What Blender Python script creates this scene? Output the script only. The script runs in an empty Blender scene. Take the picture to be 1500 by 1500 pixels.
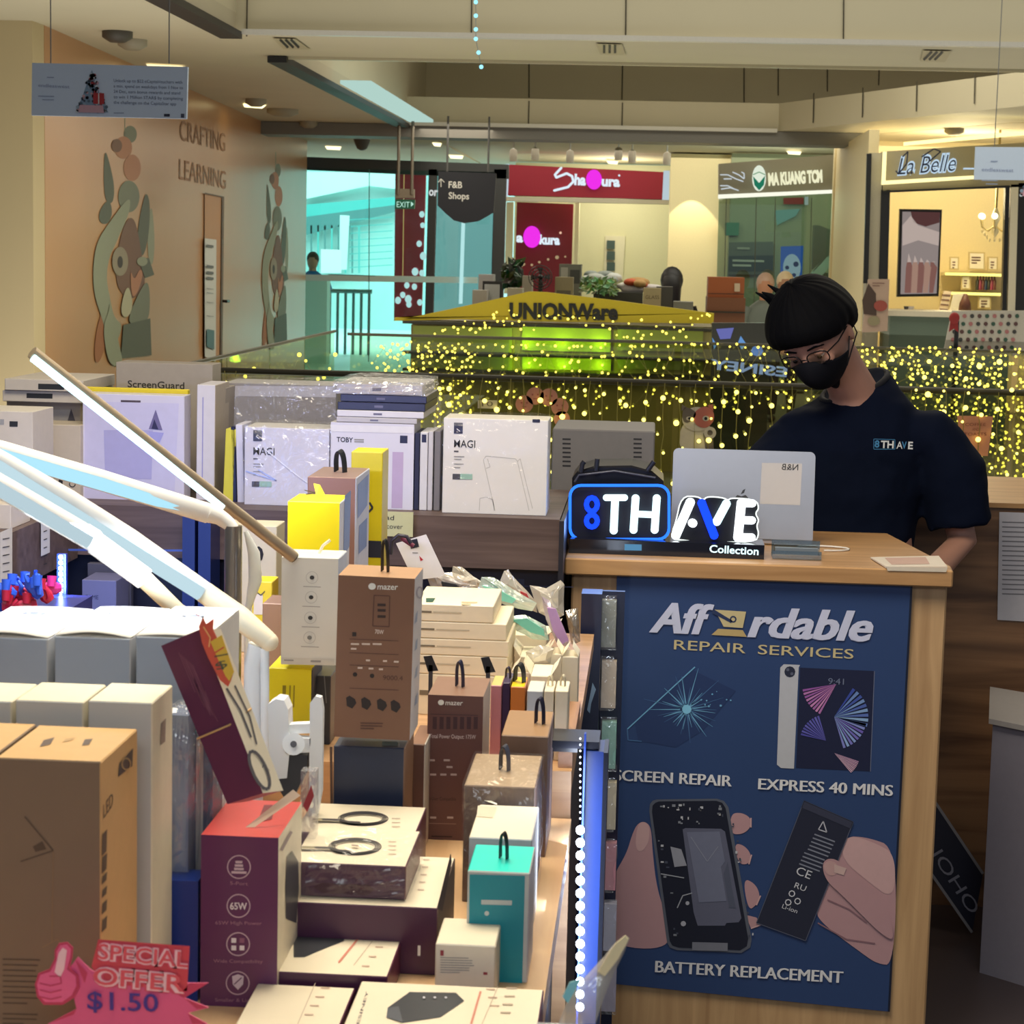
import bpy, bmesh, math, random
from mathutils import Vector as V, Matrix as Mx
random.seed(7)
sc = bpy.context.scene
COL = sc.collection
# ------------------------------------------------------------ camera
CH = 1.66; F = 3000.0
RC = Mx.Rotation(math.atan(200/3000), 3, 'Z') @ Mx.Rotation(math.radians(90-7.14), 3, 'X') @ Mx.Rotation(0.024, 3, 'Z')
cam = bpy.data.cameras.new('camera'); cam.sensor_width = 36; cam.lens = 72; cam.clip_start = .05; cam.clip_end = 200
camo = bpy.data.objects.new('camera', cam); COL.objects.link(camo); sc.camera = camo
camo.matrix_world = Mx.Translation((0, 0, CH)) @ RC.to_4x4()
cam.dof.use_dof = True; cam.dof.focus_distance = 4.2; cam.dof.aperture_fstop = 22
# ------------------------------------------------------------ world, lights, exposure
sc.view_settings.view_transform = 'Standard'; sc.view_settings.look = 'None'
sc.view_settings.gamma = 1; sc.view_settings.exposure = 0.0
w = bpy.data.worlds.new('world'); sc.world = w; w.use_nodes = True
w.node_tree.nodes['Background'].inputs[0].default_value = (.80, .86, .95, 1)
w.node_tree.nodes['Background'].inputs[1].default_value = .30
def area(name, loc, sx, sy, e, col, rot=(0, 0, 0), spread=math.pi):
    l = bpy.data.lights.new(name, 'AREA'); l.shape = 'RECTANGLE'; l.size = sx; l.size_y = sy; l.energy = e; l.color = col; l.spread = spread
    o = bpy.data.objects.new(name, l); o.location = loc; o.rotation_euler = rot; COL.objects.link(o); return o
WARM = (1, .87, .68)
area('ceiling_and_fill_light', (-.5, 2.8, 2.98), 1.2, 1.2, 66, (1, .89, .70))
area('ceiling_and_fill_light', (.1, -.6, 2.98), 2.2, 1.6, 52, (.86, .94, 1), (.6, 0, 0))  # added front fill above and behind the camera
area('ceiling_and_fill_light', (.9, 3.2, 2.98), 1.0, 1.0, 12, (1, .84, .62))
area('ceiling_and_fill_light', (.8, 6.3, 2.98), 1.5, 1.5, 20, WARM)
area('ceiling_and_fill_light', (-2.0, 13.5, 3.0), .8, 3, 28, WARM)
area('ceiling_and_fill_light', (-2.2, 20, 3.0), .8, 5, 42, WARM)
area('ceiling_and_fill_light', (2, 10.5, 4.5), 7, 3, 150, (1, .95, .80))
area('ceiling_and_fill_light', (2, 18, 4.5), 7, 3, 180, (1, .95, .80))
area('ceiling_and_fill_light', (1, 26, 3.0), 8, 5, 180, (1, .92, .75))
area('upward_bounce_fill', (2, 17, 1.0), 9, 10, 135, (1, .96, .82), (math.pi, 0, 0))  # added upward fill standing in for floor bounce, no fixture here
area('upward_bounce_fill', (-3, 11, .4), 3, 4, 75, (1, .95, .85), (math.pi, 0, 0))  # second added upward fill, brightens the ceiling on the left
# ------------------------------------------------------------ pixel rays
def ray(px, py):
    return RC @ V(((px-750)/F, -(py-750)/F, -1))
CAM = V((0, 0, CH))
def P(px, py, D):
    d = ray(px, py); return CAM + d*(D/d.y)
def PZ(px, py, z):
    d = ray(px, py); return CAM + d*((z-CH)/d.z)
def PP(px, py, p0, n):
    d = ray(px, py); return CAM + d*((p0-CAM).dot(n)/d.dot(n))
# ------------------------------------------------------------ materials
def lin(c): return tuple((x/255/12.92 if x/255 <= .04045 else ((x/255+.055)/1.055)**2.4) for x in c)
_m = {}
def C(r, g, b, rough=.55, metal=0, nz=.06, sc_=60, alpha=1, coat=0):
    k = (r, g, b, rough, metal, nz, sc_, alpha, coat)
    if k in _m: return _m[k]
    m = bpy.data.materials.new('surface_%d_%d_%d' % (r, g, b)); m.use_nodes = True; nt = m.node_tree; p = nt.nodes['Principled BSDF']
    col = lin((r, g, b))
    t = nt.nodes.new('ShaderNodeTexCoord'); n = nt.nodes.new('ShaderNodeTexNoise'); n.inputs['Scale'].default_value = sc_; n.inputs['Detail'].default_value = 4
    nt.links.new(t.outputs['Object'], n.inputs['Vector'])
    mx = nt.nodes.new('ShaderNodeMix'); mx.data_type = 'RGBA'
    mx.inputs[6].default_value = (*[x*(1-nz) for x in col], 1); mx.inputs[7].default_value = (*[min(1, x*(1+nz)) for x in col], 1)
    nt.links.new(n.outputs['Fac'], mx.inputs[0]); nt.links.new(mx.outputs[2], p.inputs['Base Color'])
    p.inputs['Roughness'].default_value = rough; p.inputs['Metallic'].default_value = metal
    if coat: p.inputs['Coat Weight'].default_value = coat; p.inputs['Coat Roughness'].default_value = .08
    if alpha < 1: p.inputs['Alpha'].default_value = alpha
    _m[k] = m; return m
def E(r, g, b, s=1.0):
    k = ('e', r, g, b, s)
    if k in _m: return _m[k]
    m = bpy.data.materials.new('glow_%d_%d_%d' % (r, g, b)); m.use_nodes = True; nt = m.node_tree; nt.nodes.remove(nt.nodes['Principled BSDF'])
    e = nt.nodes.new('ShaderNodeEmission'); e.inputs[0].default_value = (*lin((r, g, b)), 1); e.inputs[1].default_value = s
    nt.links.new(e.outputs[0], nt.nodes['Material Output'].inputs[0]); _m[k] = m; return m
def wood(c1, c2, rough=.45, axis=0, scale=3, stretch=12, coat=0):
    k = ('w', c1, c2, rough, axis, scale, stretch)
    if k in _m: return _m[k]
    m = bpy.data.materials.new('wood_grain'); m.use_nodes = True; nt = m.node_tree; p = nt.nodes['Principled BSDF']
    t = nt.nodes.new('ShaderNodeTexCoord'); mp = nt.nodes.new('ShaderNodeMapping'); s = [scale*stretch]*3; s[axis] = scale
    mp.inputs['Scale'].default_value = s; nt.links.new(t.outputs['Object'], mp.inputs[0])
    n = nt.nodes.new('ShaderNodeTexNoise'); n.inputs['Scale'].default_value = 1; n.inputs['Detail'].default_value = 6; n.inputs['Distortion'].default_value = .6
    nt.links.new(mp.outputs[0], n.inputs['Vector'])
    r = nt.nodes.new('ShaderNodeValToRGB'); r.color_ramp.elements[0].position = .32; r.color_ramp.elements[1].position = .68
    r.color_ramp.elements[0].color = (*lin(c1), 1); r.color_ramp.elements[1].color = (*lin(c2), 1)
    nt.links.new(n.outputs['Fac'], r.inputs[0]); nt.links.new(r.outputs[0], p.inputs['Base Color']); p.inputs['Roughness'].default_value = rough
    _m[k] = m; return m
def glass(r, g, b, gl=.10, rough=.02, name='glass'):
    k = ('g', r, g, b, gl, rough)
    if k in _m: return _m[k]
    m = bpy.data.materials.new(name); m.use_nodes = True; nt = m.node_tree; nt.nodes.remove(nt.nodes['Principled BSDF'])
    a = nt.nodes.new('ShaderNodeBsdfTransparent'); a.inputs[0].default_value = (*lin((r, g, b)), 1)
    q = nt.nodes.new('ShaderNodeBsdfGlossy'); q.inputs['Roughness'].default_value = rough; q.inputs[0].default_value = (.9, .95, .95, 1)
    x = nt.nodes.new('ShaderNodeMixShader'); x.inputs[0].default_value = gl
    nt.links.new(a.outputs[0], x.inputs[1]); nt.links.new(q.outputs[0], x.inputs[2]); nt.links.new(x.outputs[0], nt.nodes['Material Output'].inputs[0])
    _m[k] = m; return m
def film(gl=.12, tr=.25, col=(235, 235, 240)):
    """crinkled clear plastic: transparent + diffuse haze + gloss with bump"""
    k = ('f', gl, tr, col)
    if k in _m: return _m[k]
    m = bpy.data.materials.new('clear_plastic_film'); m.use_nodes = True; nt = m.node_tree; nt.nodes.remove(nt.nodes['Principled BSDF'])
    a = nt.nodes.new('ShaderNodeBsdfTransparent'); d = nt.nodes.new('ShaderNodeBsdfDiffuse'); d.inputs[0].default_value = (*lin(col), 1)
    q = nt.nodes.new('ShaderNodeBsdfGlossy'); q.inputs['Roughness'].default_value = .12
    n = nt.nodes.new('ShaderNodeTexNoise'); n.inputs['Scale'].default_value = 22; n.inputs['Distortion'].default_value = 1.5; b = nt.nodes.new('ShaderNodeBump'); b.inputs['Strength'].default_value = .6; b.inputs['Distance'].default_value = .02
    t = nt.nodes.new('ShaderNodeTexCoord'); nt.links.new(t.outputs['Object'], n.inputs['Vector'])
    nt.links.new(n.outputs['Fac'], b.inputs['Height']); nt.links.new(b.outputs[0], q.inputs['Normal'])
    x = nt.nodes.new('ShaderNodeMixShader'); x.inputs[0].default_value = tr; y = nt.nodes.new('ShaderNodeMixShader'); y.inputs[0].default_value = gl
    nt.links.new(a.outputs[0], x.inputs[1]); nt.links.new(d.outputs[0], x.inputs[2]); nt.links.new(x.outputs[0], y.inputs[1]); nt.links.new(q.outputs[0], y.inputs[2])
    nt.links.new(y.outputs[0], nt.nodes['Material Output'].inputs[0]); _m[k] = m; return m
# ------------------------------------------------------------ text geometry
_t = {}
def textgeo(s, bold=0, shear=0):
    k = (s, bold, shear)
    if k in _t: return _t[k]
    cu = bpy.data.curves.new('t', 'FONT'); cu.body = s; cu.size = 1; cu.offset = bold; cu.shear = shear; cu.resolution_u = 3
    ob = bpy.data.objects.new('t', cu); me = bpy.data.meshes.new_from_object(ob)
    vs = [(v.co.x, v.co.y) for v in me.vertices]; fs = [tuple(p.vertices) for p in me.polygons]
    bpy.data.objects.remove(ob); bpy.data.curves.remove(cu); bpy.data.meshes.remove(me)
    _t[k] = (vs, fs); return _t[k]
# ------------------------------------------------------------ mesh builder (world coordinates)
class MB:
    def __init__(s): s.v = []; s.f = []; s.mi = []; s.ms = []; s.sm = []
    def m(s, mat):
        if mat not in s.ms: s.ms.append(mat)
        return s.ms.index(mat)
    def add(s, vs, fs, mat, smooth=False):
        o = len(s.v); s.v += [V(v) for v in vs]; i = s.m(mat) if not isinstance(mat, list) else None
        for k, f in enumerate(fs):
            s.f.append(tuple(o+j for j in f)); s.mi.append(i if i is not None else s.m(mat[k])); s.sm.append(smooth)
    def box(s, x0, x1, y0, y1, z0, z1, mat, M=None, **kw):
        vs = [V((x, y, z)) for z in (z0, z1) for y in (y0, y1) for x in (x0, x1)]
        if M: vs = [M @ v for v in vs]
        fs = [(0, 2, 3, 1), (4, 5, 7, 6), (0, 1, 5, 4), (2, 6, 7, 3), (0, 4, 6, 2), (1, 3, 7, 5)]
        names = ['bottom', 'top', 'front', 'back', 'left', 'right']
        s.add(vs, fs, [kw.get(n, mat) for n in names]); return s
    def poly(s, pts, mat): s.add(pts, [tuple(range(len(pts)))], mat); return s
    def prism(s, pts, vec, mat, side=None):
        n = len(pts); vec = V(vec); vs = [V(p) for p in pts]+[V(p)+vec for p in pts]
        fs = [tuple(range(n)), tuple(range(2*n-1, n-1, -1))]+[(i, i+n, (i+1) % n+n, (i+1) % n) for i in range(n)]
        s.add(vs, fs, [mat, mat]+[side or mat]*n); return s
    def tube(s, pts, r, mat, seg=10, caps=True, sx=1, smooth=True):
        pts = [V(p) for p in pts]; rs = r if isinstance(r, (list, tuple)) else [r]*len(pts); vs = []; up = None
        for i, p in enumerate(pts):
            t = (pts[min(i+1, len(pts)-1)]-pts[max(i-1, 0)]).normalized()
            if up is None:
                up = V((0, 0, 1)) if abs(t.z) < .9 else V((1, 0, 0))
            a = t.cross(up)
            if a.length < 1e-4: a = t.orthogonal()
            a.normalize(); b = a.cross(t).normalized(); up = b
            for k in range(seg):
                th = 2*math.pi*k/seg; vs.append(p+a*(math.cos(th)*rs[i]*sx)+b*(math.sin(th)*rs[i]))
        fs = [(i*seg+k, i*seg+(k+1) % seg, (i+1)*seg+(k+1) % seg, (i+1)*seg+k) for i in range(len(pts)-1) for k in range(seg)]
        s.add(vs, fs, mat, smooth)
        if caps:
            s.add(vs[:seg][::-1], [tuple(range(seg))], mat); s.add(vs[-seg:], [tuple(range(seg))], mat)
        return s
    def ball(s, c, r, mat, seg=12, rings=8, M=None):
        c = V(c); r = r if isinstance(r, (list, tuple)) else (r, r, r); vs = []
        for i in range(rings+1):
            ph = math.pi*i/rings
            for k in range(seg):
                th = 2*math.pi*k/seg; d = V((r[0]*math.sin(ph)*math.cos(th), r[1]*math.sin(ph)*math.sin(th), r[2]*math.cos(ph)))
                if M: d = M @ d
                vs.append(c+d)
        fs = [(i*seg+k, (i+1)*seg+k, (i+1)*seg+(k+1) % seg, i*seg+(k+1) % seg) for i in range(rings) for k in range(seg)]
        s.add(vs, fs, mat, True); return s
    def loft(s, rings, mat, seg=20, M=None):
        """rings: (center, rx, ry[, slope in x, slope in y]) ellipses bottom to top"""
        vs = []
        for rg in rings:
            c, rx, ry = rg[:3]; tx, ty = (rg[3], rg[4]) if len(rg) > 3 else (0, 0)
            for k in range(seg):
                th = 2*math.pi*k/seg; v = V(c)+V((rx*math.cos(th), ry*math.sin(th), tx*rx*math.cos(th)+ty*ry*math.sin(th))); vs.append(M @ v if M else v)
        n = len(rings); fs = [(i*seg+k, i*seg+(k+1) % seg, (i+1)*seg+(k+1) % seg, (i+1)*seg+k) for i in range(n-1) for k in range(seg)]
        fs += [tuple(range(seg))[::-1], tuple(range((n-1)*seg, n*seg))]
        s.add(vs, fs, mat, True); return s
    def lathe(s, c, prof, mat, seg=16, axis=None):
        c = V(c); q = V((0, 0, 1)).rotation_difference(V(axis)) if axis is not None else None; vs = []
        for r, z in prof:
            for k in range(seg):
                th = 2*math.pi*k/seg; d = V((r*math.cos(th), r*math.sin(th), z)); vs.append(c+(q @ d if q else d))
        n = len(prof); s.add(vs, [(i*seg+k, i*seg+(k+1) % seg, (i+1)*seg+(k+1) % seg, (i+1)*seg+k) for i in range(n-1) for k in range(seg)], mat, True)
        s.add([vs[k] for k in range(seg)][::-1], [tuple(range(seg))], mat); s.add(vs[-seg:], [tuple(range(seg))], mat); return s
    def build(s, name, parent=None, M=None, label=None, bevel=0):
        """M = world matrix of the root this mesh belongs to"""
        me = bpy.data.meshes.new(name); inv = M.inverted() if M is not None else None
        vs = [inv @ v for v in s.v] if inv is not None else s.v
        me.from_pydata([tuple(v) for v in vs], [], s.f)
        for mt in s.ms: me.materials.append(mt)
        me.polygons.foreach_set('material_index', s.mi); me.polygons.foreach_set('use_smooth', s.sm); me.update()
        o = bpy.data.objects.new(name, me); COL.objects.link(o)
        if parent: o.parent = parent
        elif M is not None: o.matrix_world = M
        if label: o['label'] = label
        if bevel:
            b = o.modifiers.new('bevel', 'BEVEL'); b.width = bevel; b.segments = 1; b.limit_method = 'ANGLE'; b.angle_limit = 1.2
        return o
def T3(v): return Mx.Translation(V(v))
def tag(o, label, cat, group=None, kind=None):
    o['label'] = label; o['category'] = cat
    if group: o['group'] = group
    if kind: o['kind'] = kind
    return o
def struct(name, mb, label=None):
    o = mb.build(name); o['kind'] = 'structure'
    if label: o['label'] = label
    return o
class Thing:
    """an Empty that parents its parts; all part meshes are given in world coordinates"""
    def __init__(s, name, label, cat, origin, group=None):
        s.M = T3(origin) if not isinstance(origin, Mx) else origin
        s.o = bpy.data.objects.new(name, None); s.o.empty_display_size = .05; COL.objects.link(s.o); s.o.matrix_world = s.M; tag(s.o, label, cat, group)
    def part(s, name, mb, label=None, parent=None, bevel=0): return mb.build(name, parent or s.o, s.M, label, bevel)
def single(name, mb, label, cat, origin=None, group=None, kind=None, bevel=0):
    if origin is None:
        xs = [v.x for v in mb.v]; ys = [v.y for v in mb.v]; origin = ((min(xs)+max(xs))/2, (min(ys)+max(ys))/2, min(v.z for v in mb.v))
    M = origin if isinstance(origin, Mx) else T3(origin)
    return tag(mb.build(name, None, M, None, bevel), label, cat, group, kind)
# ------------------------------------------------------------ drawing printed matter on a plane, by where it is seen
class PD:
    def __init__(s, mb, p0, n, eps=.0005, clip=None): s.mb = mb; s.p0 = V(p0); s.n = V(n).normalized(); s.eps = eps
    def pt(s, px, py, L=1): return PP(px, py, s.p0+s.n*(s.eps*L), s.n)
    smooth = False
    def poly(s, pts, mat, L=1, thick=0):
        if s.smooth and 5 <= len(pts) < 40:
            for _ in range(3): pts = [c for i in range(len(pts)) for c in ((pts[i][0]*.75+pts[(i+1) % len(pts)][0]*.25, pts[i][1]*.75+pts[(i+1) % len(pts)][1]*.25), (pts[i][0]*.25+pts[(i+1) % len(pts)][0]*.75, pts[i][1]*.25+pts[(i+1) % len(pts)][1]*.75))]
        q = [s.pt(x, y, L) for x, y in pts]
        if thick: s.mb.prism(q, -s.n*thick, mat)
        else: s.mb.poly(q, mat)
        return s
    def rect(s, x0, y0, x1, y1, mat, L=1, thick=0):
        k = .024*(x1-x0); return s.poly([(x0, y0), (x1, y0+k), (x1-.02*(y1-y0), y1+k), (x0-.02*(y1-y0), y1)], mat, L, thick)
    def disc(s, cx, cy, rx, mat, L=1, ry=None, seg=20, thick=0):
        ry = ry or rx; return s.poly([(cx+rx*math.cos(a*2*math.pi/seg), cy+ry*math.sin(a*2*math.pi/seg)) for a in range(seg)], mat, L, thick)
    def ring(s, cx, cy, rx, wd, mat, L=1, ry=None, seg=24):
        ry = ry or rx
        for a in range(seg):
            t0, t1 = a*2*math.pi/seg, (a+1)*2*math.pi/seg
            s.poly([(cx+rx*math.cos(t0), cy+ry*math.sin(t0)), (cx+rx*math.cos(t1), cy+ry*math.sin(t1)), (cx+(rx-wd)*math.cos(t1), cy+(ry-wd)*math.sin(t1)), (cx+(rx-wd)*math.cos(t0), cy+(ry-wd)*math.sin(t0))], mat, L)
        return s
    def line(s, pts, wd, mat, L=1, w2=None):
        for i in range(len(pts)-1):
            (x0, y0), (x1, y1) = pts[i], pts[i+1]; d = math.hypot(x1-x0, y1-y0) or 1; nx, ny = -(y1-y0)/d/2, (x1-x0)/d/2; b = wd if w2 is None else w2
            s.poly([(x0-nx*wd, y0-ny*wd), (x1-nx*b, y1-ny*b), (x1+nx*b, y1+ny*b), (x0+nx*wd, y0+ny*wd)], mat, L)
        return s
    def text(s, txt, a, b, cap, mat, L=1, bold=0, shear=0, thick=0, upflip=1):
        """baseline from pixel a to pixel b, capital height cap px"""
        vs, fs = textgeo(txt, bold, shear); x0 = min(v[0] for v in vs); x1 = max(v[0] for v in vs)
        A = s.pt(*a, L); B = s.pt(*b, L); r = (B-A); wd = r.length; r.normalize(); up = s.n.cross(r)*upflip
        # metres per px measured on the plane, perpendicular to baseline
        q = s.pt(a[0], a[1]-10, L)-A; hh = abs(q.dot(up))/10 if abs(q.dot(up)) > 1e-6 else q.length/10
        k = cap*hh/.70; sx = wd/(x1-x0)
        pts = [A+r*((v[0]-x0)*sx)+up*(v[1]*k) for v in vs]
        if thick:
            n = len(pts); from collections import Counter
            ed = Counter(); 
            for f in fs:
                for i in range(len(f)): e = (f[i], f[(i+1) % len(f)]); ed[tuple(sorted(e))] += 1
            allp = pts+[p-s.n*thick for p in pts]
            s.mb.add(allp, list(fs)+[(e[0], e[1], e[1]+n, e[0]+n) for e, c in ed.items() if c == 1], mat)
        else: s.mb.add(pts, fs, mat)
        return s
    def bars(s, x0, y0, wd, n, dy, mat, h=2, L=1, slope=.024, seed=1):
        rnd = random.Random(seed*7+n)
        for i in range(n):
            ww = wd*(1 if i < n-1 else .6)*rnd.uniform(.8, 1); y = y0+i*dy
            s.poly([(x0, y), (x0+ww, y+slope*ww), (x0+ww, y+h+slope*ww), (x0, y+h)], mat, L)
        return s
class Box:
    """cuboid package whose front face lies in the plane Y=D; optional roll (bl->br slope) via tbox"""
    def __init__(s, name, label, cat, x0, x1, yt, D, dep, zb=None, yb=None, mat=None, group=None, bevel=.0012, tilt=None, yaw=0, lean=0, **fm):
        mid = (x0+x1)/2
        if tilt is None:
            ym = yb if yb is not None else yt+100
            ym = (yt+min(ym, yt+200))/2
            X0 = P(x0, ym, D).x; X1 = P(x1, ym, D).x; z1 = P(mid, yt, D).z; z0 = zb if zb is not None else P(mid, yb, D).z
            w_ = X1-X0; h = z1-z0; M = T3(((X0+X1)/2, D, z0))
        else:  # tilt = (bl, br, tl) pixels in plane Y=D
            bl, br, tl = [P(*q, D) for q in tilt]; ux = (br-bl); w_ = ux.length; ux.normalize(); uz = ux.cross(V((0, 1, 0))); h = (tl-bl).dot(uz)
            R = Mx((ux, V((0, 1, 0)), uz)).transposed().to_4x4(); M = T3((bl+br)/2) @ R
        if yaw or lean: M = M @ Mx.Rotation(yaw, 4, 'Z') @ Mx.Rotation(lean, 4, 'X')
        M = M @ T3((0, dep/2, 0)); s.M = M; s.w, s.d, s.h = w_, dep, h
        s.mb = MB(); s.mb.box(-w_/2, w_/2, -dep/2, dep/2, 0, h, mat, M, **fm)
        R3 = M.to_3x3(); s.R3 = R3
        s.f = PD(s.mb, M @ V((0, -dep/2, 0)), R3 @ V((0, -1, 0))); s.t = PD(s.mb, M @ V((0, 0, h)), R3 @ V((0, 0, 1)))
        s.r = PD(s.mb, M @ V((w_/2, 0, 0)), R3 @ V((1, 0, 0))); s.l = PD(s.mb, M @ V((-w_/2, 0, 0)), R3 @ V((-1, 0, 0)))
        s.meta = (name, label, cat, group, bevel); s.top = (M @ V((0, 0, h))).z
    def L(s, x, y, z): return s.M @ V((x*s.w/2, y*s.d/2, z*s.h))
    def ftext(s, txt, u0, u1, v, cap, mat, bold=0, shear=0, face='f'):
        """text on a face in face fractions (u 0..1, v 0..1 from top); cap as fraction of height"""
        vs, fs = textgeo(txt, bold, shear); x0 = min(q[0] for q in vs); x1 = max(q[0] for q in vs); e = .0005
        def mp(u, vv):
            if face == 'f': return s.M @ V(((u-.5)*s.w, -s.d/2-e, (1-vv)*s.h))
            if face == 't': return s.M @ V(((u-.5)*s.w, (.5-vv)*s.d, s.h+e))
            if face == 'r': return s.M @ V((s.w/2+e, (u-.5)*s.d, (1-vv)*s.h))
        k = cap/.7
        s.mb.add([mp(u0+(q[0]-x0)/(x1-x0)*(u1-u0), v-q[1]*k) for q in vs], fs, mat); return s
    def frect(s, u0, v0, u1, v1, mat, face='f', e=.0004):
        def mp(u, vv):
            if face == 'f': return s.M @ V(((u-.5)*s.w, -s.d/2-e, (1-vv)*s.h))
            if face == 't': return s.M @ V(((u-.5)*s.w, (.5-vv)*s.d, s.h+e))
            if face == 'r': return s.M @ V((s.w/2+e, (u-.5)*s.d, (1-vv)*s.h))
            if face == 'l': return s.M @ V((-s.w/2-e, (u-.5)*s.d, (1-vv)*s.h))
        s.mb.poly([mp(u0, v0), mp(u1, v0), mp(u1, v1), mp(u0, v1)], mat); return s
    def fring(s, u, v, r, wd, mat, seg=20, face='f', e=.0005):
        """r, wd in metres"""
        def mp(a, rr):
            dx, dz = rr*math.cos(a), rr*math.sin(a)
            if face == 'f': return s.M @ V(((u-.5)*s.w+dx, -s.d/2-e, (1-v)*s.h+dz))
            if face == 't': return s.M @ V(((u-.5)*s.w+dx, (.5-v)*s.d+dz, s.h+e))
            return s.M @ V((s.w/2+e, (u-.5)*s.d+dx, (1-v)*s.h+dz))
        for i in range(seg):
            a, b = 2*math.pi*i/seg, 2*math.pi*(i+1)/seg
            if wd >= r: s.mb.poly([mp(a, r), mp(b, r), mp(0, 0)], mat)
            else: s.mb.poly([mp(a, r), mp(b, r), mp(b, r-wd), mp(a, r-wd)], mat)
        return s
    def done(s):
        n, l, c, g, b = s.meta; s.o = tag(s.mb.build(n, None, s.M, None, b), l, c, g); return s
    def part(s, name, mb, label=None): return mb.build(name, s.o, s.M, label)
def hanger(b, mat, u=0, wd=.012, h=.035, label=None, tiltx=.3):
    """folded hang-tab loop standing on a box lid"""
    mb = MB(); t = .0012
    A = b.M @ T3((u*b.w/2, 0, b.h)) @ Mx.Rotation(tiltx, 4, 'X') @ Mx.Rotation(1.1, 4, 'Z')
    pts = []
    for i in range(13):
        a = math.pi*i/12; pts.append(V((0, -math.cos(a)*wd*.8, math.sin(a)**.6*h)))
    for i in range(12):
        p, q = pts[i], pts[i+1]
        vs = [A @ V((x, v.y, v.z)) for v in (p, q) for x in (-wd/2, wd/2)]
        vs += [A @ V((x, v.y*.82, v.z*.94)) for v in (p, q) for x in (-wd/2, wd/2)]
        mb.add(vs, [(0, 1, 3, 2), (4, 6, 7, 5), (0, 2, 6, 4), (1, 5, 7, 3)], mat)
    b.part('hang_tab', mb, label)
# ============================================================ SETTING
CZ = 3.05; UP = 4.7
ceil_m = C(196, 186, 160, .8, nz=.05, sc_=2); bulk_m = C(205, 196, 168, .7, nz=.05, sc_=1.5); trim_g = C(120, 118, 112, .5); black = C(18, 19, 24, .45)
white = C(225, 225, 225, .5); seam = C(70, 64, 52, .8)
m = MB(); m.box(-9, -2.75, -3, 32, CZ, CZ+.12, ceil_m); struct('ceiling', m)
m = MB(); m.box(-2.75, 9, -3, 5.5, CZ, CZ+.12, ceil_m); struct('ceiling', m)
m = MB(); m.box(-2.75, 9, 13.35, 14.95, CZ, CZ+.5, ceil_m, front=bulk_m); struct('trim_1', m)
pl = PD(m2 := MB(), (0, 13.35, 0), (0, -1, 0), .004)
m = MB(); m.box(-2.9, 9, 13.36, 13.5, CZ+.5, UP, bulk_m); struct('wall_upper_near', m)
m = MB()
bq = [(-2.9, 22.5), (1.27, 22.5), (3.14, 18.3), (9, 17.0), (9, 19), (3.4, 20.4), (1.6, 24.0), (-2.9, 24.0)]
m.prism([V((x, y, CZ)) for x, y in bq], (0, 0, P(900, 147, 22.5).z-CZ), bulk_m); struct('wall_upper_far', m)
for a_, b_ in (((585, 92), (585, 140)), ((775, 92), (775, 143)), ((912, 94), (911, 146)), ((1090, 98), (1090, 150)), ((1140, 98), (1140, 140)), ((1212, 98), (1212, 134)), ((1288, 98), (1287, 125))): q = PD(mm := MB(), (0, 24.3, 0), (0, -1, 0), .01); q.line([a_, b_], 1.6, seam); struct('trim_seam', mm)
for k, pts in enumerate([[(585, 146), (585, 185)], [(775, 148), (774, 187)], [(912, 150), (911, 188)]]):
    q = PD(mm := MB(), (0, 22.5, 0), (0, -1, 0), .01); q.line(pts, 1.6, seam); struct('trim_seam', mm)
for x in (319, 362, 691, 917, 1236): q = PD(mm := MB(), (0, 13.35, 0), (0, -1, 0), .01); q.line([(x, -4), (x-.6, 50+.009*x)], 2, seam); struct('trim_seam', mm)
for a, b in ((1192, 180), (1264, 172), (1343, 163), (1428, 152)):
    d_ = V((3.14-1.27, 18.3-22.5, 0)); n_ = V((-4.2, -1.87, 0)).normalized()
    q = PD(mm := MB(), (1.27, 22.5, 0), n_, .01); q.line([(a, b-44), (a-1, b)], 1.6, seam); struct('trim_seam', mm)
m = MB(); m.box(-2.9, -2.75, 5.5, 24.5, CZ+.12, UP, bulk_m); struct('wall_upper_left', m)
zb_ = P(900, 147, 22.5).z
m = MB(); m.box(-2.9, 9, 24.3, 24.5, CZ+.1, UP, bulk_m); struct('wall_upper_back', m)
m = MB(); m.box(-2.9, 9, 5.5, 24.5, UP, UP+.1, ceil_m); struct('ceiling_upper', m)
m = MB(); m.box(-9, 9, 24.6, 34, CZ+.02, CZ+.12, ceil_m); struct('ceiling_far', m)
m = MB(); m.prism([V((x, y, CZ)) for x, y in [(1.6, 24.05), (3.4, 20.45), (9, 19.05), (9, 24.6), (1.6, 24.6)]], (0, 0, .1), ceil_m); m.box(-2.74, 1.6, 24.05, 24.6, CZ, CZ+.1, ceil_m); struct('ceiling_right', m)
# grey beam under the far opening and its bright edge
m = MB(); m.box(-4.7, 2.2, 22.45, 23.0, CZ-.14, CZ-.005, trim_g); struct('trim_beam', m)
m = MB(); m.box(-2.9, 1.25, 22.36, 22.44, CZ-.02, CZ+.02, C(215, 212, 200, .35)); struct('trim_edge', m)
m = MB(); m.box(-2.7, 9, 13.28, 13.345, CZ-.02, CZ+.012, C(200, 196, 186, .3)); struct('trim_edge', m)
m = MB(); m.box(-2.74, 9, 14.96, 15.0, CZ-.02, CZ+.02, C(190, 180, 150, .3)); struct('trim_edge', m)
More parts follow.
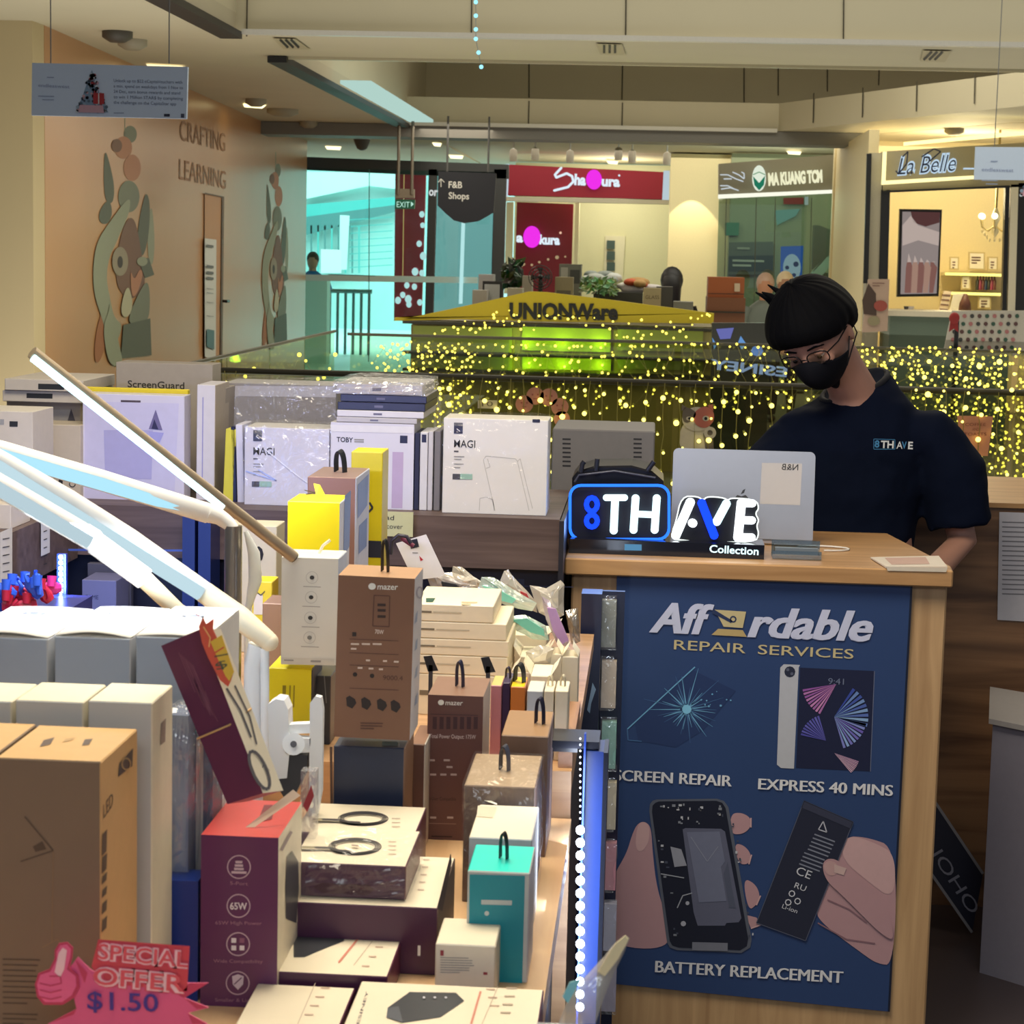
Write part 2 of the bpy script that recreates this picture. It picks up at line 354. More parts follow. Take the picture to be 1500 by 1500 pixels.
# long slot along the left of the opening with luminous panes
m = MB(); m.box(-2.84, -2.70, 14.9, 22.4, CZ-.05, CZ-.005, black); struct('trim_slot', m)
m = MB(); m.box(-2.84, -2.70, 5.6, 13.3, CZ-.05, CZ-.005, black); struct('trim_slot', m)
for k in range(5):
    m = MB(); m.box(-2.68, -2.42, 17.3+k*.98, 18.22+k*.98, CZ-.0, CZ+.03, E(190, 225, 215, .85))
    single('ceiling_light', m, 'luminous pane in the row beside the black ceiling slot', 'ceiling light', group='luminous panes beside the ceiling slot')
# walls
LW0 = V((-3.951, 13.153, 0)); LW1 = V((-4.511, 26.43, 0)); LN = V((13.28, .56, 0)).normalized()
wall_m = wood((184, 134, 88), (192, 142, 98), .3, 2, .5, 1.2)
m = MB(); m.prism([LW0, LW1, LW1+V((-.3, 0, 0)), LW0+V((-.3, .0, 0))], (0, 0, CZ), wall_m); struct('wall_left', m)
m = MB(); m.box(-9, -3.953, 12.9, 13.15, 0, CZ, C(196, 178, 138, .6, nz=.03, sc_=1)); struct('wall_left_front', m)
wf = C(150, 146, 138, .4, nz=.03)
fl_m = C(112, 106, 96, .35, nz=.12, sc_=3)
m = MB(); m.box(-9, 9, -3, 8.95, -.3, 0, C(74, 66, 70, .35, nz=.1, sc_=2)); struct('floor', m)
m = MB(); m.box(-9, -2.1, 8.95, 40, -.3, 0, fl_m); m.box(-2.1, 9, 13.6, 40, -.3, 0, fl_m); struct('floor_far', m)
m = MB(); m.box(-2.1, 9, 8.95, 13.6, -4.3, -4, fl_m); struct('floor_lower', m)
# ---------------------------------------------------------- mural on the left wall
q = PD(m := MB(), LW0, LN, .0012)
gr = C(118, 124, 108, .6); gr2 = C(88, 96, 84, .6); gr3 = C(146, 152, 130, .6); br = C(118, 86, 72, .6); pk = C(178, 124, 96, .6); pw = C(182, 178, 150, .6); dk = C(52, 46, 44, .6)
def mural(q, X, Y, a, b):
    q.smooth = True
    f = lambda pts: [(X+x*a, Y+y*b) for x, y in pts]
    el = lambda cx, cy, rx, ry, mt, L: q.disc(X+cx*a, Y+cy*b, rx*a, mt, L, ry*b, 18)
    q.line(f([(52, -20), (52, 40)]), 1.2, gr3, 1)
    el(60, 15, 10, 13, gr, 1); el(50, 35, 13, 17, pk, 2); el(63, 65, 13, 20, pk, 2); el(40, 32, 8, 10, br, 3)
    q.poly(f([(22, 35), (30, 60), (37, 95), (34, 120), (22, 115), (20, 75)]), gr2, 2)
    q.poly(f([(13, 130), (28, 110), (34, 130), (28, 150), (14, 148)]), gr2, 3)
    el(58, 108, 16, 24, gr, 3)
    q.poly(f([(84, 100), (90, 118), (88, 165), (80, 200), (70, 190), (72, 150), (78, 120)]), gr2, 3)
    q.poly(f([(92, 115), (97, 170), (94, 215), (86, 200), (86, 150)]), gr3, 2)
    q.poly(f([(54, 140), (68, 140), (78, 200), (84, 240), (66, 262), (50, 258), (38, 235), (40, 190)]), br, 4)
    q.poly(f([(60, 105), (60, 130), (40, 175), (28, 200), (24, 230), (30, 262), (36, 290), (50, 300), (38, 330), (28, 330), (18, 290), (6, 255), (4, 215), (10, 175), (30, 145)]), gr3, 6)
    el(45, 205, 12, 22, C(150, 140, 120, .6), 7); el(45, 206, 4, 9, dk, 8)
    q.poly(f([(72, 200), (88, 200), (96, 225), (82, 230)]), gr2, 7)
    el(78, 205, 8, 7, gr3, 8)
    q.poly(f([(60, 215), (66, 235), (74, 215), (80, 222), (72, 250), (62, 262)]), pk, 7)
    q.poly(f([(48, 262), (56, 240), (62, 255), (64, 275), (56, 290), (46, 285)]), pw, 9)
    q.poly(f([(62, 275), (84, 230), (90, 250), (88, 300), (56, 300)]), gr, 8)
    q.poly(f([(50, 300), (90, 290), (92, 345), (46, 350)]), gr2, 9)
    q.poly(f([(20, 300), (28, 280), (30, 262), (36, 300), (44, 330), (50, 360), (30, 362), (22, 330)]), gr3, 10)
    q.poly(f([(14, 288), (22, 276), (28, 300), (20, 345), (8, 362), (6, 330)]), C(160, 104, 70, .6), 5)
mural(q, 132, 182, .98, .98); single('wall_mural', m, 'painted mural of stacked stones, leaves and grey creatures on the orange wall near the pillar', 'mural', group=None)
q = PD(m := MB(), LW0, LN, .0012); mural(q, 382, 238, .42, .76); single('wall_mural', m, 'narrow far repeat of the stone and leaf mural beyond the wall door', 'mural')
q = PD(m := MB(), LW0, LN, .006); tm = C(150, 108, 80, .6)
q.text('CRAFTING', (264, 205), (330, 222), 30, tm); q.text('LEARNING', (263, 262), (331, 277), 30, tm)
single('wall_lettering', m, 'tall thin brown wall lettering above the door, reading crafting and learning', 'lettering')
q = PD(m := MB(), LW0, LN, .02)
m1 = MB(); q = PD(m1, LW0, LN, .01); q.poly([(300, 283), (327, 289), (323, 560), (299, 545)], C(180, 132, 92, .5), 1); q.line([(327, 288), (324, 560)], 3, C(96, 66, 48, .5), 2); q.line([(300, 283), (328, 289)], 2, C(96, 66, 48, .5), 2)
o = struct('door_1', m1)
mh = MB(); a = PP(326, 441, LW0+LN*.03, LN); mh.tube([a, a+LN*.06, a+LN*.06+V((0, -.12, 0))], .014, C(60, 60, 60, .3, 1)); h = mh.build('door_handle', o)
m1 = MB(); q = PD(m1, LW0, LN, .012); q.poly([(300, 349), (317, 351), (316, 530), (300, 522)], C(205, 205, 200, .5), 2)
for y in (358, 388, 397, 405, 422, 428, 442, 462): q.poly([(303, y), (313, y+1.5), (313, y+(5 if y < 410 else 2)), (303, y+(4 if y < 410 else 1))], C(90, 92, 94, .5), 3)
q.poly([(303, 482), (314, 484), (314, 512), (303, 508)], C(70, 110, 118, .5), 3)
single('paper_notice', m1, 'tall white paper notice stuck on the wall door', 'notice')
# ---------------------------------------------------------- far glass doors and the bright outside
Yd = 27.0
fr = C(62, 64, 66, .5)
m = MB(); q = PD(m, (0, Yd, 0), (0, -1, 0)); q.poly([(430, 229), (745, 241), (745, 262), (430, 248)], fr, 1, .12); struct('trim_header', m)
def vpost(name, x0, x1, y0, y1, mt, dep=.1, Y=Yd): 
    m = MB(); q = PD(m, (0, Y, 0), (0, -1, 0)); q.poly([(x0, y0), (x1, y0), (x1-.027*(y1-y0), y1), (x0-.027*(y1-y0), y1)], mt, 1, dep); return struct(name, m)
vpost('trim_post', 628, 640, 248, 560, fr); vpost('trim_post', 724, 742, 248, 560, fr)
m = MB(); q = PD(m, (0, Yd, 0), (0, -1, 0)); q.poly([(440, 246), (628, 250), (620, 570), (432, 570)], glass(205, 250, 242, .05, name='teal_glass'), 1); o = struct('window_1', m)
mb = MB(); q = PD(mb, (0, Yd, 0), (0, -1, 0)); q.poly([(445, 402), (700, 406), (700, 415), (445, 411)], C(200, 230, 228, .4), 2, .01); mb.build('frosted_band', o)
mb = MB(); q = PD(mb, (0, Yd, 0), (0, -1, 0)); q.line([(541, 248), (540, 530)], 1.3, C(90, 130, 130, .4), 2); q.line([(481, 402), (550, 404)], 1, fr, 2); mb.build('pane_joint', o)
m = MB(); q = PD(m, (0, Yd, 0), (0, -1, 0)); q.poly([(640, 250), (724, 252), (717, 570), (633, 570)], glass(124, 146, 146, .10, name='smoked_glass'), 1); struct('window_2', m)
m = MB(); q = PD(m, (0, Yd-.045, 0), (0, -1, 0)); q.poly([(676, 325), (681, 325), (677, 445), (672, 445)], E(190, 240, 240, .9), 1, .04); single('light_tube', m, 'tall white light tube in the smoked glass door', 'light')
# outside
outm = C(188, 226, 222, .6, nz=.2, sc_=.6)
m = MB(); m.box(-14, 2, 44, 44.2, -6, 12, outm); struct('wall_outside', m)
m = MB(); q = PD(m, (0, 43.8, 0), (0, -1, 0)); a1 = C(90, 190, 186, .6); a2 = C(225, 248, 244, .6); a3 = C(90, 140, 140, .6)
q.poly([(445, 252), (620, 252), (620, 282), (540, 272), (445, 292)], a2, 1); q.poly([(445, 300), (620, 285), (620, 300), (445, 322)], a1, 1)
for i in range(9): q.line([(446+i*10, 330), (446+i*10, 400)], 2.4, a3 if i % 2 else a1, 2)
q.poly([(498, 315), (512, 316), (508, 395), (497, 395)], a2, 3); q.poly([(445, 318), (580, 300), (580, 310), (445, 345)], a3, 2)
for j in range(8): q.line([(512, 322+j*10), (575, 318+j*10)], 1.2, a1, 3)
q.poly([(470, 365), (500, 366), (500, 400), (470, 400)], C(235, 235, 235), 4)
struct('trim_facade', m)
m = MB(); m.box(-14, 2, 27.3, 44, -.31, .004, C(215, 235, 232, .4)); struct('floor_outside', m)
t = Thing('metal_railing', 'steel walkway railing seen through the bright teal glass', 'railing', (-6, 33, 0)); rl = C(120, 150, 150, .3, .6)
mb = MB(); a, b = P(440, 425, 33), P(545, 427, 33); mb.tube([a, b], .04, rl); t.part('handrail', mb)
for i in range(9):
    mb = MB(); a = P(449+i*11.5, 427, 33); mb.tube([a, V((a.x, a.y, 0))], .025, rl, 6); t.part('baluster', mb)
area('daylight', (-6, 38, 9), 10, 10, 2000, (.80, 1, .98)); area('daylight', (-7, 30.5, 6.5), 7, 5, 520, (.85, 1, .98))
def figure(name, label, x, yh, Y, skin, cloth, hair, s=1.0, seated=False, cap=None):
    """small far figure: one body mesh + hair, shirt"""
    h = P(x, yh, Y); sk = C(*skin); cl = C(*cloth); z = h.z
    t = MB(); t.ball(h, (.085*s, .10*s, .125*s), sk); t.tube([h-V((0, 0, .08)), h-V((0, 0, .2))], [.055, .06], sk)
    for sg in (-1, 1): t.tube([h+V((sg*.19, 0, -.26)), h+V((sg*.25, -.05, -.52)), h+V((sg*.2, -.22, -.66))], [.05, .042, .035], sk); t.ball(h+V((sg*.2, -.25, -.67)), (.04, .05, .03), sk)
    for sg in (-1, 1):
        if not seated: t.tube([h+V((sg*.1, 0, -.75)), h+V((sg*.11, 0, -1.2)), V((h.x+sg*.11, h.y, .08))], [.085, .06, .045], C(40, 42, 55))
        else: t.tube([h+V((sg*.1, 0, -.72)), h+V((sg*.12, -.42, -.72)), V((h.x+sg*.12, h.y-.42, .08))], [.085, .07, .05], C(40, 42, 55))
        fy = h.y-(.42 if seated else 0); t.ball((h.x+sg*.11, fy-.05, .04), (.045, .12, .04), C(30, 30, 34))
    root = tag(t.build('person', None, T3((h.x, h.y, 0))), label, 'person'); M = T3((h.x, h.y, 0))
    c = MB(); c.loft([(h+V((0, 0, -.80)), .17, .12), (h+V((0, 0, -.55)), .17, .115), (h+V((0, 0, -.32)), .21, .12), (h+V((0, 0, -.2)), .15, .09), (h+V((0, 0, -.14)), .07, .06)], cl)
    for sg in (-1, 1): c.tube([h+V((sg*.17, 0, -.22)), h+V((sg*.24, -.03, -.42))], [.07, .07], cl)
    c.build('shirt', root, M)
    hb = MB(); hb.ball(h+V((0, .02, .035)), (.095*s, .11*s, .115*s), C(*hair)); (hb.loft([(h+V((0, -.03, -.36)), .06, .06), (h+V((0, -.04, -.14)), .085, .09), (h+V((0, -.03, -.02)), .09, .11), (h+V((0, -.02, .06)), .085, .105), (h+V((0, 0, .12)), .045, .06)], C(*hair)) if s > 1.1 else 0); hb.build('cap' if cap else 'hair', root, M); return root
figure('person', 'person in a blue shirt standing outside behind the teal glass', 458, 383, 30.5, (190, 140, 120), (40, 110, 180), (60, 50, 48))
m = MB(); a, b = P(436, 404, 30), P(481, 404, 30); m.box(a.x, b.x, 29.9, 30.2, 0, a.z, C(214, 236, 232)); single('reception_desk', m, 'pale desk hiding the lower half of the person outside the teal glass', 'desk')
# red panel beyond the glass with white dots
m = MB(); q = PD(m, (0, 27.6, 0), (0, -1, 0), .01); q.poly([(579, 246), (624, 248), (617, 470), (577, 470)], C(214, 60, 84, .5), 1, .08); q.line([(592, 248), (590, 405)], 1.2, E(230, 190, 120, .7), 2)
rr = random.Random(4)
for (x, y, r) in [(614, 357, 4), (619, 330, 3.5), (620, 375, 5), (608, 398, 5), (618, 400, 4), (596, 418, 4), (607, 420, 4), (583, 440, 4.5), (590, 432, 4), (598, 438, 5), (615, 443, 4), (599, 446, 4), (618, 314, 4)]: q.disc(x, y, r, E(225, 240, 245, .9), 3, r*1.2, 10)
single('sign_panel', m, 'dark red panel with white dots outside the glass door', 'sign')
m = MB(); q = PD(m, (0, 26.95, 0), (0, -1, 0), .01); q.text('or', (628, 286), (641, 287), 12, E(230, 235, 235, .8), 2, .03); single('lit_and_reflected_lettering', m, 'fragment of white lit lettering left of the dark hanging direction board', 'lettering')
# hanging exit sign and directory
t = Thing('exit_sign', 'green exit sign hanging from two thin rods before the teal glass', 'sign', P(593, 300, 22))
for x in (583, 603): mb = MB(); a = P(x, 285, 22); mb.tube([a, V((a.x, a.y, CZ+.03))], .018, C(120, 112, 100, .4, .5), 6); t.part('rod', mb)
mb = MB(); q = PD(mb, (0, 22, 0), (0, -1, 0)); q.poly([(580, 276), (606, 277), (606, 290), (579, 290)], C(120, 108, 92), 1, .12); t.part('housing', mb)
mb = MB(); q = PD(mb, (0, 22, 0), (0, -1, 0), .006); q.poly([(579, 292), (608, 292.5), (607, 306), (578, 306)], C(14, 90, 66, .4), 1, .05); q.text('EXIT', (581, 303.5), (600, 304), 8.5, E(190, 240, 220, .9), 2); q.poly([(602, 295), (606, 299), (602, 303)], E(190, 240, 220, .9), 2); t.part('sign_face', mb)
m = MB(); q = PD(m, (0, 21.5, 0), (0, -1, 0), .006); nv = C(15, 18, 30, .6)
pts = [(642, 251), (727, 254), (723, 311), (713, 317), (700, 324), (680, 327), (665, 323), (652, 312), (641, 301)]
q.poly(pts, nv, 1, .05); gy = C(205, 205, 200, .5)
q.text('F&B', (657, 275), (677, 275.5), 9.5, gy, 2, .02); q.text('Shops', (657, 291), (687, 292), 9.5, gy, 2, .02)
q.line([(646, 274), (646, 263)], 1.2, gy, 2); q.line([(642, 267), (646, 262), (651, 267)], 1.2, gy, 2)
for x in (655, 715): a = P(x, 252, 21.52); m.tube([a, V((a.x, a.y, CZ+.03))], .012, C(80, 80, 80), 6)
single('directory_sign', m, 'dark hanging direction board with a rounded lower edge, reading F&B Shops', 'sign')
# ---------------------------------------------------------- red sign shop
Ys = 28.4; red = C(150, 18, 44, .5)
m = MB(); m.box(-2.15, 6, 31.2, 31.35, 0, CZ, C(214, 214, 180, .6)); struct('wall_back', m)
m = MB(); q = PD(m, (0, Ys, 0), (0, -1, 0), .008); q.poly([(741, 240), (746, 240), (742, 287), (738, 287)], E(215, 235, 245, .8), 1, .3); single('light_strip', m, 'white light strip at the left end of the red shop sign', 'light')
m = MB(); q = PD(m, (0, Ys, 0), (0, -1, 0), .008); q.poly([(972, 250), (981, 250), (980, 292), (970, 292)], E(215, 235, 245, .7), 1, .3); single('light_strip', m, 'white light strip at the right end of the red shop sign', 'light')
t = Thing('shop_sign', 'long red shop sign with white script and a glowing pink disc', 'sign', P(860, 290, Ys))
mb = MB(); q = PD(mb, (0, Ys, 0), (0, -1, 0), .008); q.poly([(746, 241), (972, 252), (970, 292), (744, 286)], red, 1, .3); t.part('sign_board', mb)
lw = E(225, 240, 250, 1.0); pkn = E(240, 50, 235, 1.0)
def ring3(q, pts, w, mt, L): q.line(pts, w, mt, L); [q.disc(x, y, w/2, mt, L, seg=8) for x, y in pts]
mb = MB(); q = PD(mb, (0, Ys, 0), (0, -1, 0), .012); ring3(q, [(822, 246), (813, 256), (815, 260), (830, 254), (838, 258), (840, 266), (832, 274), (812, 279)], 3.6, lw, 3)
q.text('ha', (841, 270), (858, 271), 15, lw, 3, .05); q.text('ura', (881, 272), (908, 273), 14, lw, 3, .05); q.disc(907, 257, 1.6, lw, 3, seg=8); t.part('lettering', mb)
mb = MB(); q = PD(mb, (0, Ys-.06, 0), (0, -1, 0), .012); q.disc(870, 263, 11.5, pkn, 3, 14.5, 24, .05); t.part('pink_disc', mb)
m = MB(); q = PD(m, (0, Ys, 0), (0, -1, 0)); q.poly([(738, 288), (980, 293), (980, 299), (738, 294)], C(196, 190, 170), 1, .3); struct('trim_sill', m)
t = Thing('logo_panel', 'tall dark red inner panel with a second pink disc and small blossoms', 'sign', P(797, 400, 30))
mb = MB(); q = PD(mb, (0, 30, 0), (0, -1, 0), .008); q.poly([(757, 296), (840, 299), (832, 560), (750, 560)], C(122, 20, 36, .4), 1, .1)
for (x, y, r) in [(767, 387, 2.6), (779, 388, 2), (790, 384, 2), (803, 380, 2), (816, 377, 3), (828, 376, 1.6), (764, 389, 2)]: q.disc(x, y, r, C(240, 220, 190), 2, seg=6)
t.part('panel', mb)
mb = MB(); q = PD(mb, (0, 29.9, 0), (0, -1, 0), .012); q.text('a', (756, 354), (766, 354.4), 13, lw, 2, .05); q.text('kura', (790, 357), (820, 358), 13, lw, 2, .05); q.disc(821, 341, 2, E(250, 200, 170, .9), 2, seg=6); t.part('lettering', mb)
mb = MB(); q = PD(mb, (0, 29.84, 0), (0, -1, 0), .012); q.disc(779, 347, 12.5, pkn, 2, 16, 24, .05); t.part('pink_disc', mb)
for (x0, x1) in ((742, 752), (843, 849)): vpost('trim_column', x0, x1, 296, 430, C(226, 222, 190), .12, 29.8)
m = MB(); q = PD(m, (0, 31.15, 0), (0, -1, 0), .01); q.poly([(887, 345), (916, 346), (912, 410), (884, 410)], C(216, 214, 190), 1, .06); o = struct('door_2', m)
mb = MB(); q = PD(mb, (0, 31.1, 0), (0, -1, 0), .01)
for y in (352, 368, 384): q.poly([(889, y), (901, y+.4), (900.5, y+13), (888.5, y+12.6)], C(64, 84, 84, .3), 2)
mb.build('door_pane', o)
for k, (x0, x1, y) in enumerate([(788, 832, 296), (905, 960, 291)]):
    m = MB(); a = P(x0, y, 29.4); b = P(x1, y+1.5, 29.4); m.box(a.x, b.x, 29.3, 29.5, a.z, a.z+.04, E(255, 225, 150, 1.2))
    single('ceiling_light', m, ['warm tube light over the dark red inner panel', 'warm tube light at the right end of the red sign soffit'][k], 'ceiling light')
l = bpy.data.lights.new('shop_lamp', 'POINT'); l.energy = 60; l.color = (1, .9, .65); l.shadow_soft_size = .3; o = bpy.data.objects.new('shop_lamp', l); o.location = (-.6, 29.9, 2.6); COL.objects.link(o)
m = MB(); m.box(.16, .95, 27.6, 28.3, 0, CZ, C(236, 222, 176, .6)); struct('wall_pier', m)
sp = bpy.data.lights.new('wall_washer', 'SPOT'); sp.energy = 50; sp.color = (1, .85, .55); sp.spot_size = 1.0; o = bpy.data.objects.new('wall_washer', sp); o.location = (.45, 27.2, 2.95); o.rotation_euler = (.18, 0, 0); COL.objects.link(o)
# ---------------------------------------------------------- clinic shop with white lit frame
Yc = 24.3
cg = C(128, 124, 104, .5)
m = MB(); q = PD(m, (0, Yc, 0), (0, -1, 0)); q.poly([(1053, 240), (1278, 222), (1276, 276), (1256, 274), (1252, 278), (1053, 286)], cg, 1, .3); struct('wall_fascia', m)
vpost('wall_column', 1252, 1274, 262, 640, cg, .4, Yc)
t = Thing('border_light', 'white lit frame line around the clinic window', 'light', P(1250, 280, Yc))
mb = MB(); q = PD(mb, (0, Yc-.05, 0), (0, -1, 0), .01); q.poly([(1052, 285), (1252, 276.5), (1252, 281.5), (1052, 291)], E(245, 245, 225, 1.1), 1, .05); t.part('light_bar', mb)
mb = MB(); q = PD(mb, (0, Yc-.05, 0), (0, -1, 0), .01); q.poly([(1248, 282), (1252.5, 282), (1246, 470), (1241.5, 470)], E(245, 245, 225, 1.1), 1, .05); t.part('light_bar', mb)
t = Thing('shop_sign', 'lit clinic shop name with an oval green and white emblem', 'sign', P(1150, 280, Yc))
mb = MB(); q = PD(mb, (0, Yc-.1, 0), (0, -1, 0), .01); q.text('MA KUANG TCM', (1126, 271), (1205, 266), 17, E(240, 238, 200, 1.0), 2, .05, thick=.05); t.part('lettering', mb)
mb = MB(); q = PD(mb, (0, Yc-.1, 0), (0, -1, 0), .01); q.disc(1112, 261, 10, E(235, 245, 225, .9), 1, 19, 20, .05); q.poly([(1103, 258), (1112, 268), (1121, 257), (1119, 271), (1112, 279), (1105, 271)], E(40, 130, 100, .8), 2); q.line([(1103, 256), (1112, 252), (1121, 256)], 1.5, E(120, 170, 130, .8), 2); t.part('emblem', mb)
mb = MB(); q = PD(mb, (0, Yc-.06, 0), (0, -1, 0), .01); wl = E(215, 225, 230, .8)
for pts in ([(1055, 256), (1066, 256), (1078, 262), (1089, 266)], [(1073, 252), (1082, 256), (1090, 262), (1090, 254), (1086, 252)], [(1055, 272), (1066, 272), (1074, 276)], [(1056, 277), (1070, 275), (1082, 279)], [(1060, 262), (1072, 262)]): q.line(pts, 1.8, wl, 2)
t.part('calligraphy', mb)
for (ch, x, y) in (('馬', 1249, 384), ('光', 1246, 413)):
    m = MB(); q = PD(m, (0, Yc-.1, 0), (0, -1, 0), .01); q.text(ch, (x, y), (x+13, y+.3), 16, E(245, 245, 215, 1.1), 2, .03, thick=.04)
    single('lit_character', m, 'upper glowing character on the clinic corner column' if ch == '馬' else 'lower glowing character on the clinic corner column', 'lettering')
m = MB(); q = PD(m, (0, Yc, 0), (0, -1, 0)); q.poly([(1053, 290), (1248, 282), (1240, 560), (1046, 560)], glass(150, 172, 160, .10, name='green_glass'), 1); o = struct('window_3', m)
mb = MB(); q = PD(mb, (0, Yc-.02, 0), (0, -1, 0))
for x in (1064, 1108, 1136, 1189): q.line([(x, 290), (x-4, 470)], 1.2, C(90, 98, 86, .4), 2)
mb.build('pane_joint', o)
m = MB(); m.box(.95, 4.2, 27.2, 27.35, 0, CZ, C(150, 158, 128, .6)); struct('wall_clinic', m)
q = PD(m := MB(), (0, 27.14, 0), (0, -1, 0), .01); q.poly([(1068, 355), (1133, 354), (1132, 402), (1066, 402)], C(96, 104, 92), 1, .05); q.poly([(1068, 375), (1133, 374), (1132, 397), (1067, 397)], C(44, 62, 60), 2); q.bars(1073, 380, 52, 2, 7, C(190, 195, 180), 3, 3); q.bars(1080, 362, 36, 1, 5, C(160, 165, 150), 3, 3)
single('clinic_poster', m, 'grey and dark green notice board inside the clinic window', 'poster')
q = PD(m := MB(), (0, 26.4, 0), (0, -1, 0), .01); a_ = P(1160, 420, 26.4); m.box(a_.x-.04, a_.x+.04, 26.42, 26.46, 0, a_.z, black); m.box(a_.x-.2, a_.x+.2, 26.3, 26.6, 0, .02, black); q.poly([(1144, 361), (1177, 360), (1174, 420), (1143, 420)], E(70, 120, 215, .8), 1, .05); q.disc(1160, 392, 13, E(205, 225, 245, .8), 2, 20); q.disc(1166, 387, 4, E(50, 70, 120, .6), 3); q.disc(1153, 392, 3, E(50, 70, 120, .6), 3); q.disc(1163, 403, 3, E(50, 80, 140, .6), 3)
single('display_screen', m, 'blue lit screen with a pale round figure behind the clinic glass', 'screen')
q = PD(m := MB(), (0, 27.14, 0), (0, -1, 0), .01); q.poly([(1062, 326), (1083, 326), (1082, 345), (1062, 345)], C(60, 130, 100), 1, .05); single('exit_sign', m, 'small green sign high inside the clinic window', 'sign')
q = PD(m := MB(), (0, 27.14, 0), (0, -1, 0), .01); q.poly([(1148, 290), (1177, 289), (1177, 299), (1148, 299)], C(150, 40, 40), 1, .05); q.poly([(1179, 288), (1184, 288), (1184, 300), (1179, 300)], E(225, 235, 235, .8), 1, .05); single('exit_sign', m, 'small red sign hanging at the top of the clinic window', 'sign')
# escalator seen in the clinic glass
q = PD(m := MB(), (0, 26.2, 0), (0, -1, 0), .01)
q.poly([(1190, 400), (1245, 340), (1246, 352), (1206, 402), (1190, 412)], C(160, 190, 180), 1, .3); q.poly([(1192, 330), (1200, 330), (1245, 348), (1190, 395)], C(70, 84, 78), 1, .2); a_ = P(1215, 400, 26.2); m.box(a_.x-.12, a_.x+.2, 26.22, 26.45, 0, a_.z, C(70, 84, 78))
single('escalator', m, 'pale escalator flank slanting inside the clinic window', 'escalator')
q = PD(m := MB(), (0, 27.16, 0), (0, -1, 0), .01); q.poly([(1136, 308), (1172, 306), (1166, 316), (1138, 330)], E(160, 220, 200, .6), 1, .03); single('light_box', m, 'slanting pale teal light panel high behind the clinic glass', 'light')
l = bpy.data.lights.new('shop_lamp', 'POINT'); l.energy = 30; l.color = (.85, 1, .8); l.shadow_soft_size = .3; o = bpy.data.objects.new('shop_lamp', l); o.location = (1.4, 25.6, 2.4); COL.objects.link(o)
figure('person', 'person with a bald pale head seen from behind near the clinic', 1121, 420, 21.5, (176, 124, 92), (96, 104, 96), (180, 150, 130))
figure('person', 'person in a pale cap partly behind the black hair of the shop worker', 1150, 417, 22.5, (176, 130, 100), (90, 84, 76), (226, 206, 170), cap=True)
figure('person', 'person with long black hair and black clothes beyond the yellow kiosk', 984, 416, 19.2, (60, 44, 40), (20, 20, 26), (18, 18, 22), 1.12, seated=False)
# ---------------------------------------------------------- nail shop
Yn = 20.0
ng = C(150, 140, 112, .5); yel = C(232, 216, 170, .6)
m = MB(); q = PD(m, (0, Yn, 0), (0, -1, 0)); q.poly([(1293, 222), (1560, 205), (1560, 272), (1293, 280)], ng, 1, .2); struct('wall_sign_band', m)
vpost('wall_column_right', 1274, 1293, 224, 640, C(168, 160, 138), .3, Yn+.02); vpost('trim_black', 1270, 1277, 225, 415, black, .05, Yn-.05); vpost('trim_black', 1291, 1304, 278, 470, black, .1, Yn); vpost('trim_black', 1473, 1479, 272, 470, black, .1, Yn)
m = MB(); q = PD(m, (0, Yn-.02, 0), (0, -1, 0)); q.line([(1293, 281), (1480, 273)], 3, black, 1); struct('trim_black_bar', m)
vpost('trim_white_post', 1481, 1492, 270, 480, C(222, 214, 190), .12, Yn); vpost('trim_black', 1492, 1560, 268, 480, C(30, 30, 34), .1, Yn)
t = Thing('border_light', 'warm lit strip framing the nail shop sign on two sides', 'light', P(1300, 265, Yn)); wy = E(255, 240, 170, 1.5)
mb = MB(); q = PD(mb, (0, Yn-.1, 0), (0, -1, 0)); q.poly([(1294, 222), (1299, 222), (1297, 270), (1292, 270)], wy, 1, .06); t.part('light_bar', mb)
mb = MB(); q = PD(mb, (0, Yn-.1, 0), (0, -1, 0)); q.poly([(1292, 265), (1428, 257), (1428, 262), (1292, 270.5)], wy, 1, .06); t.part('light_bar', mb)
m = MB(); q = PD(m, (0, Yn-.3, 0), (0, -1, 0)); q.poly([(1325, 208), (1560, 186), (1560, 192), (1325, 213)], E(255, 238, 160, 1.8), 1, .08); single('light_strip', m, 'long warm light line on the ceiling edge above the nail shop', 'light')
t = Thing('shop_sign', 'dark script shop name with pale halo above the nail shop window', 'sign', P(1360, 255, Yn))
mb = MB(); q = PD(mb, (0, Yn-.06, 0), (0, -1, 0), .01); q.text('La Belle', (1314, 256), (1402, 250), 26, E(200, 225, 245, .9), 1, .05, .35); q.text('La Belle', (1315, 256), (1401, 250), 25, C(40, 44, 70, .3), 3, -.005, .35)
q.line([(1322, 230), (1330, 222), (1328, 240), (1316, 255), (1312, 250)], 2, C(40, 44, 70, .3), 4); q.line([(1350, 230), (1368, 218), (1378, 222), (1362, 236)], 2, C(40, 44, 70, .3), 4); q.line([(1411, 247), (1427, 247)], 2.4, E(200, 225, 245, .9), 2); t.part('lettering', mb)
m = MB(); m.box(2.0, 8, 23.9, 24.05, 0, CZ, yel); struct('wall_nail_shop', m)
m = MB(); m.box(2.02, 2.12, 20.3, 23.9, 0, 2.95, yel); struct('wall_nail_shop_side', m)
t = Thing('display_screen', 'tall black framed picture of manicured hands in the nail shop window', 'picture', P(1348, 436, 20.6))
mb = MB(); q = PD(mb, (0, 20.6, 0), (0, -1, 0), .006); q.poly([(1318, 306), (1380, 307), (1375, 434), (1314, 435)], C(28, 26, 28, .4), 1, .08); t.part('frame', mb)
mb = MB(); sk1 = E(205, 165, 145, .55); sk2 = E(170, 120, 110, .5); sk3 = E(225, 205, 195, .6); sk4 = E(120, 80, 78, .45)
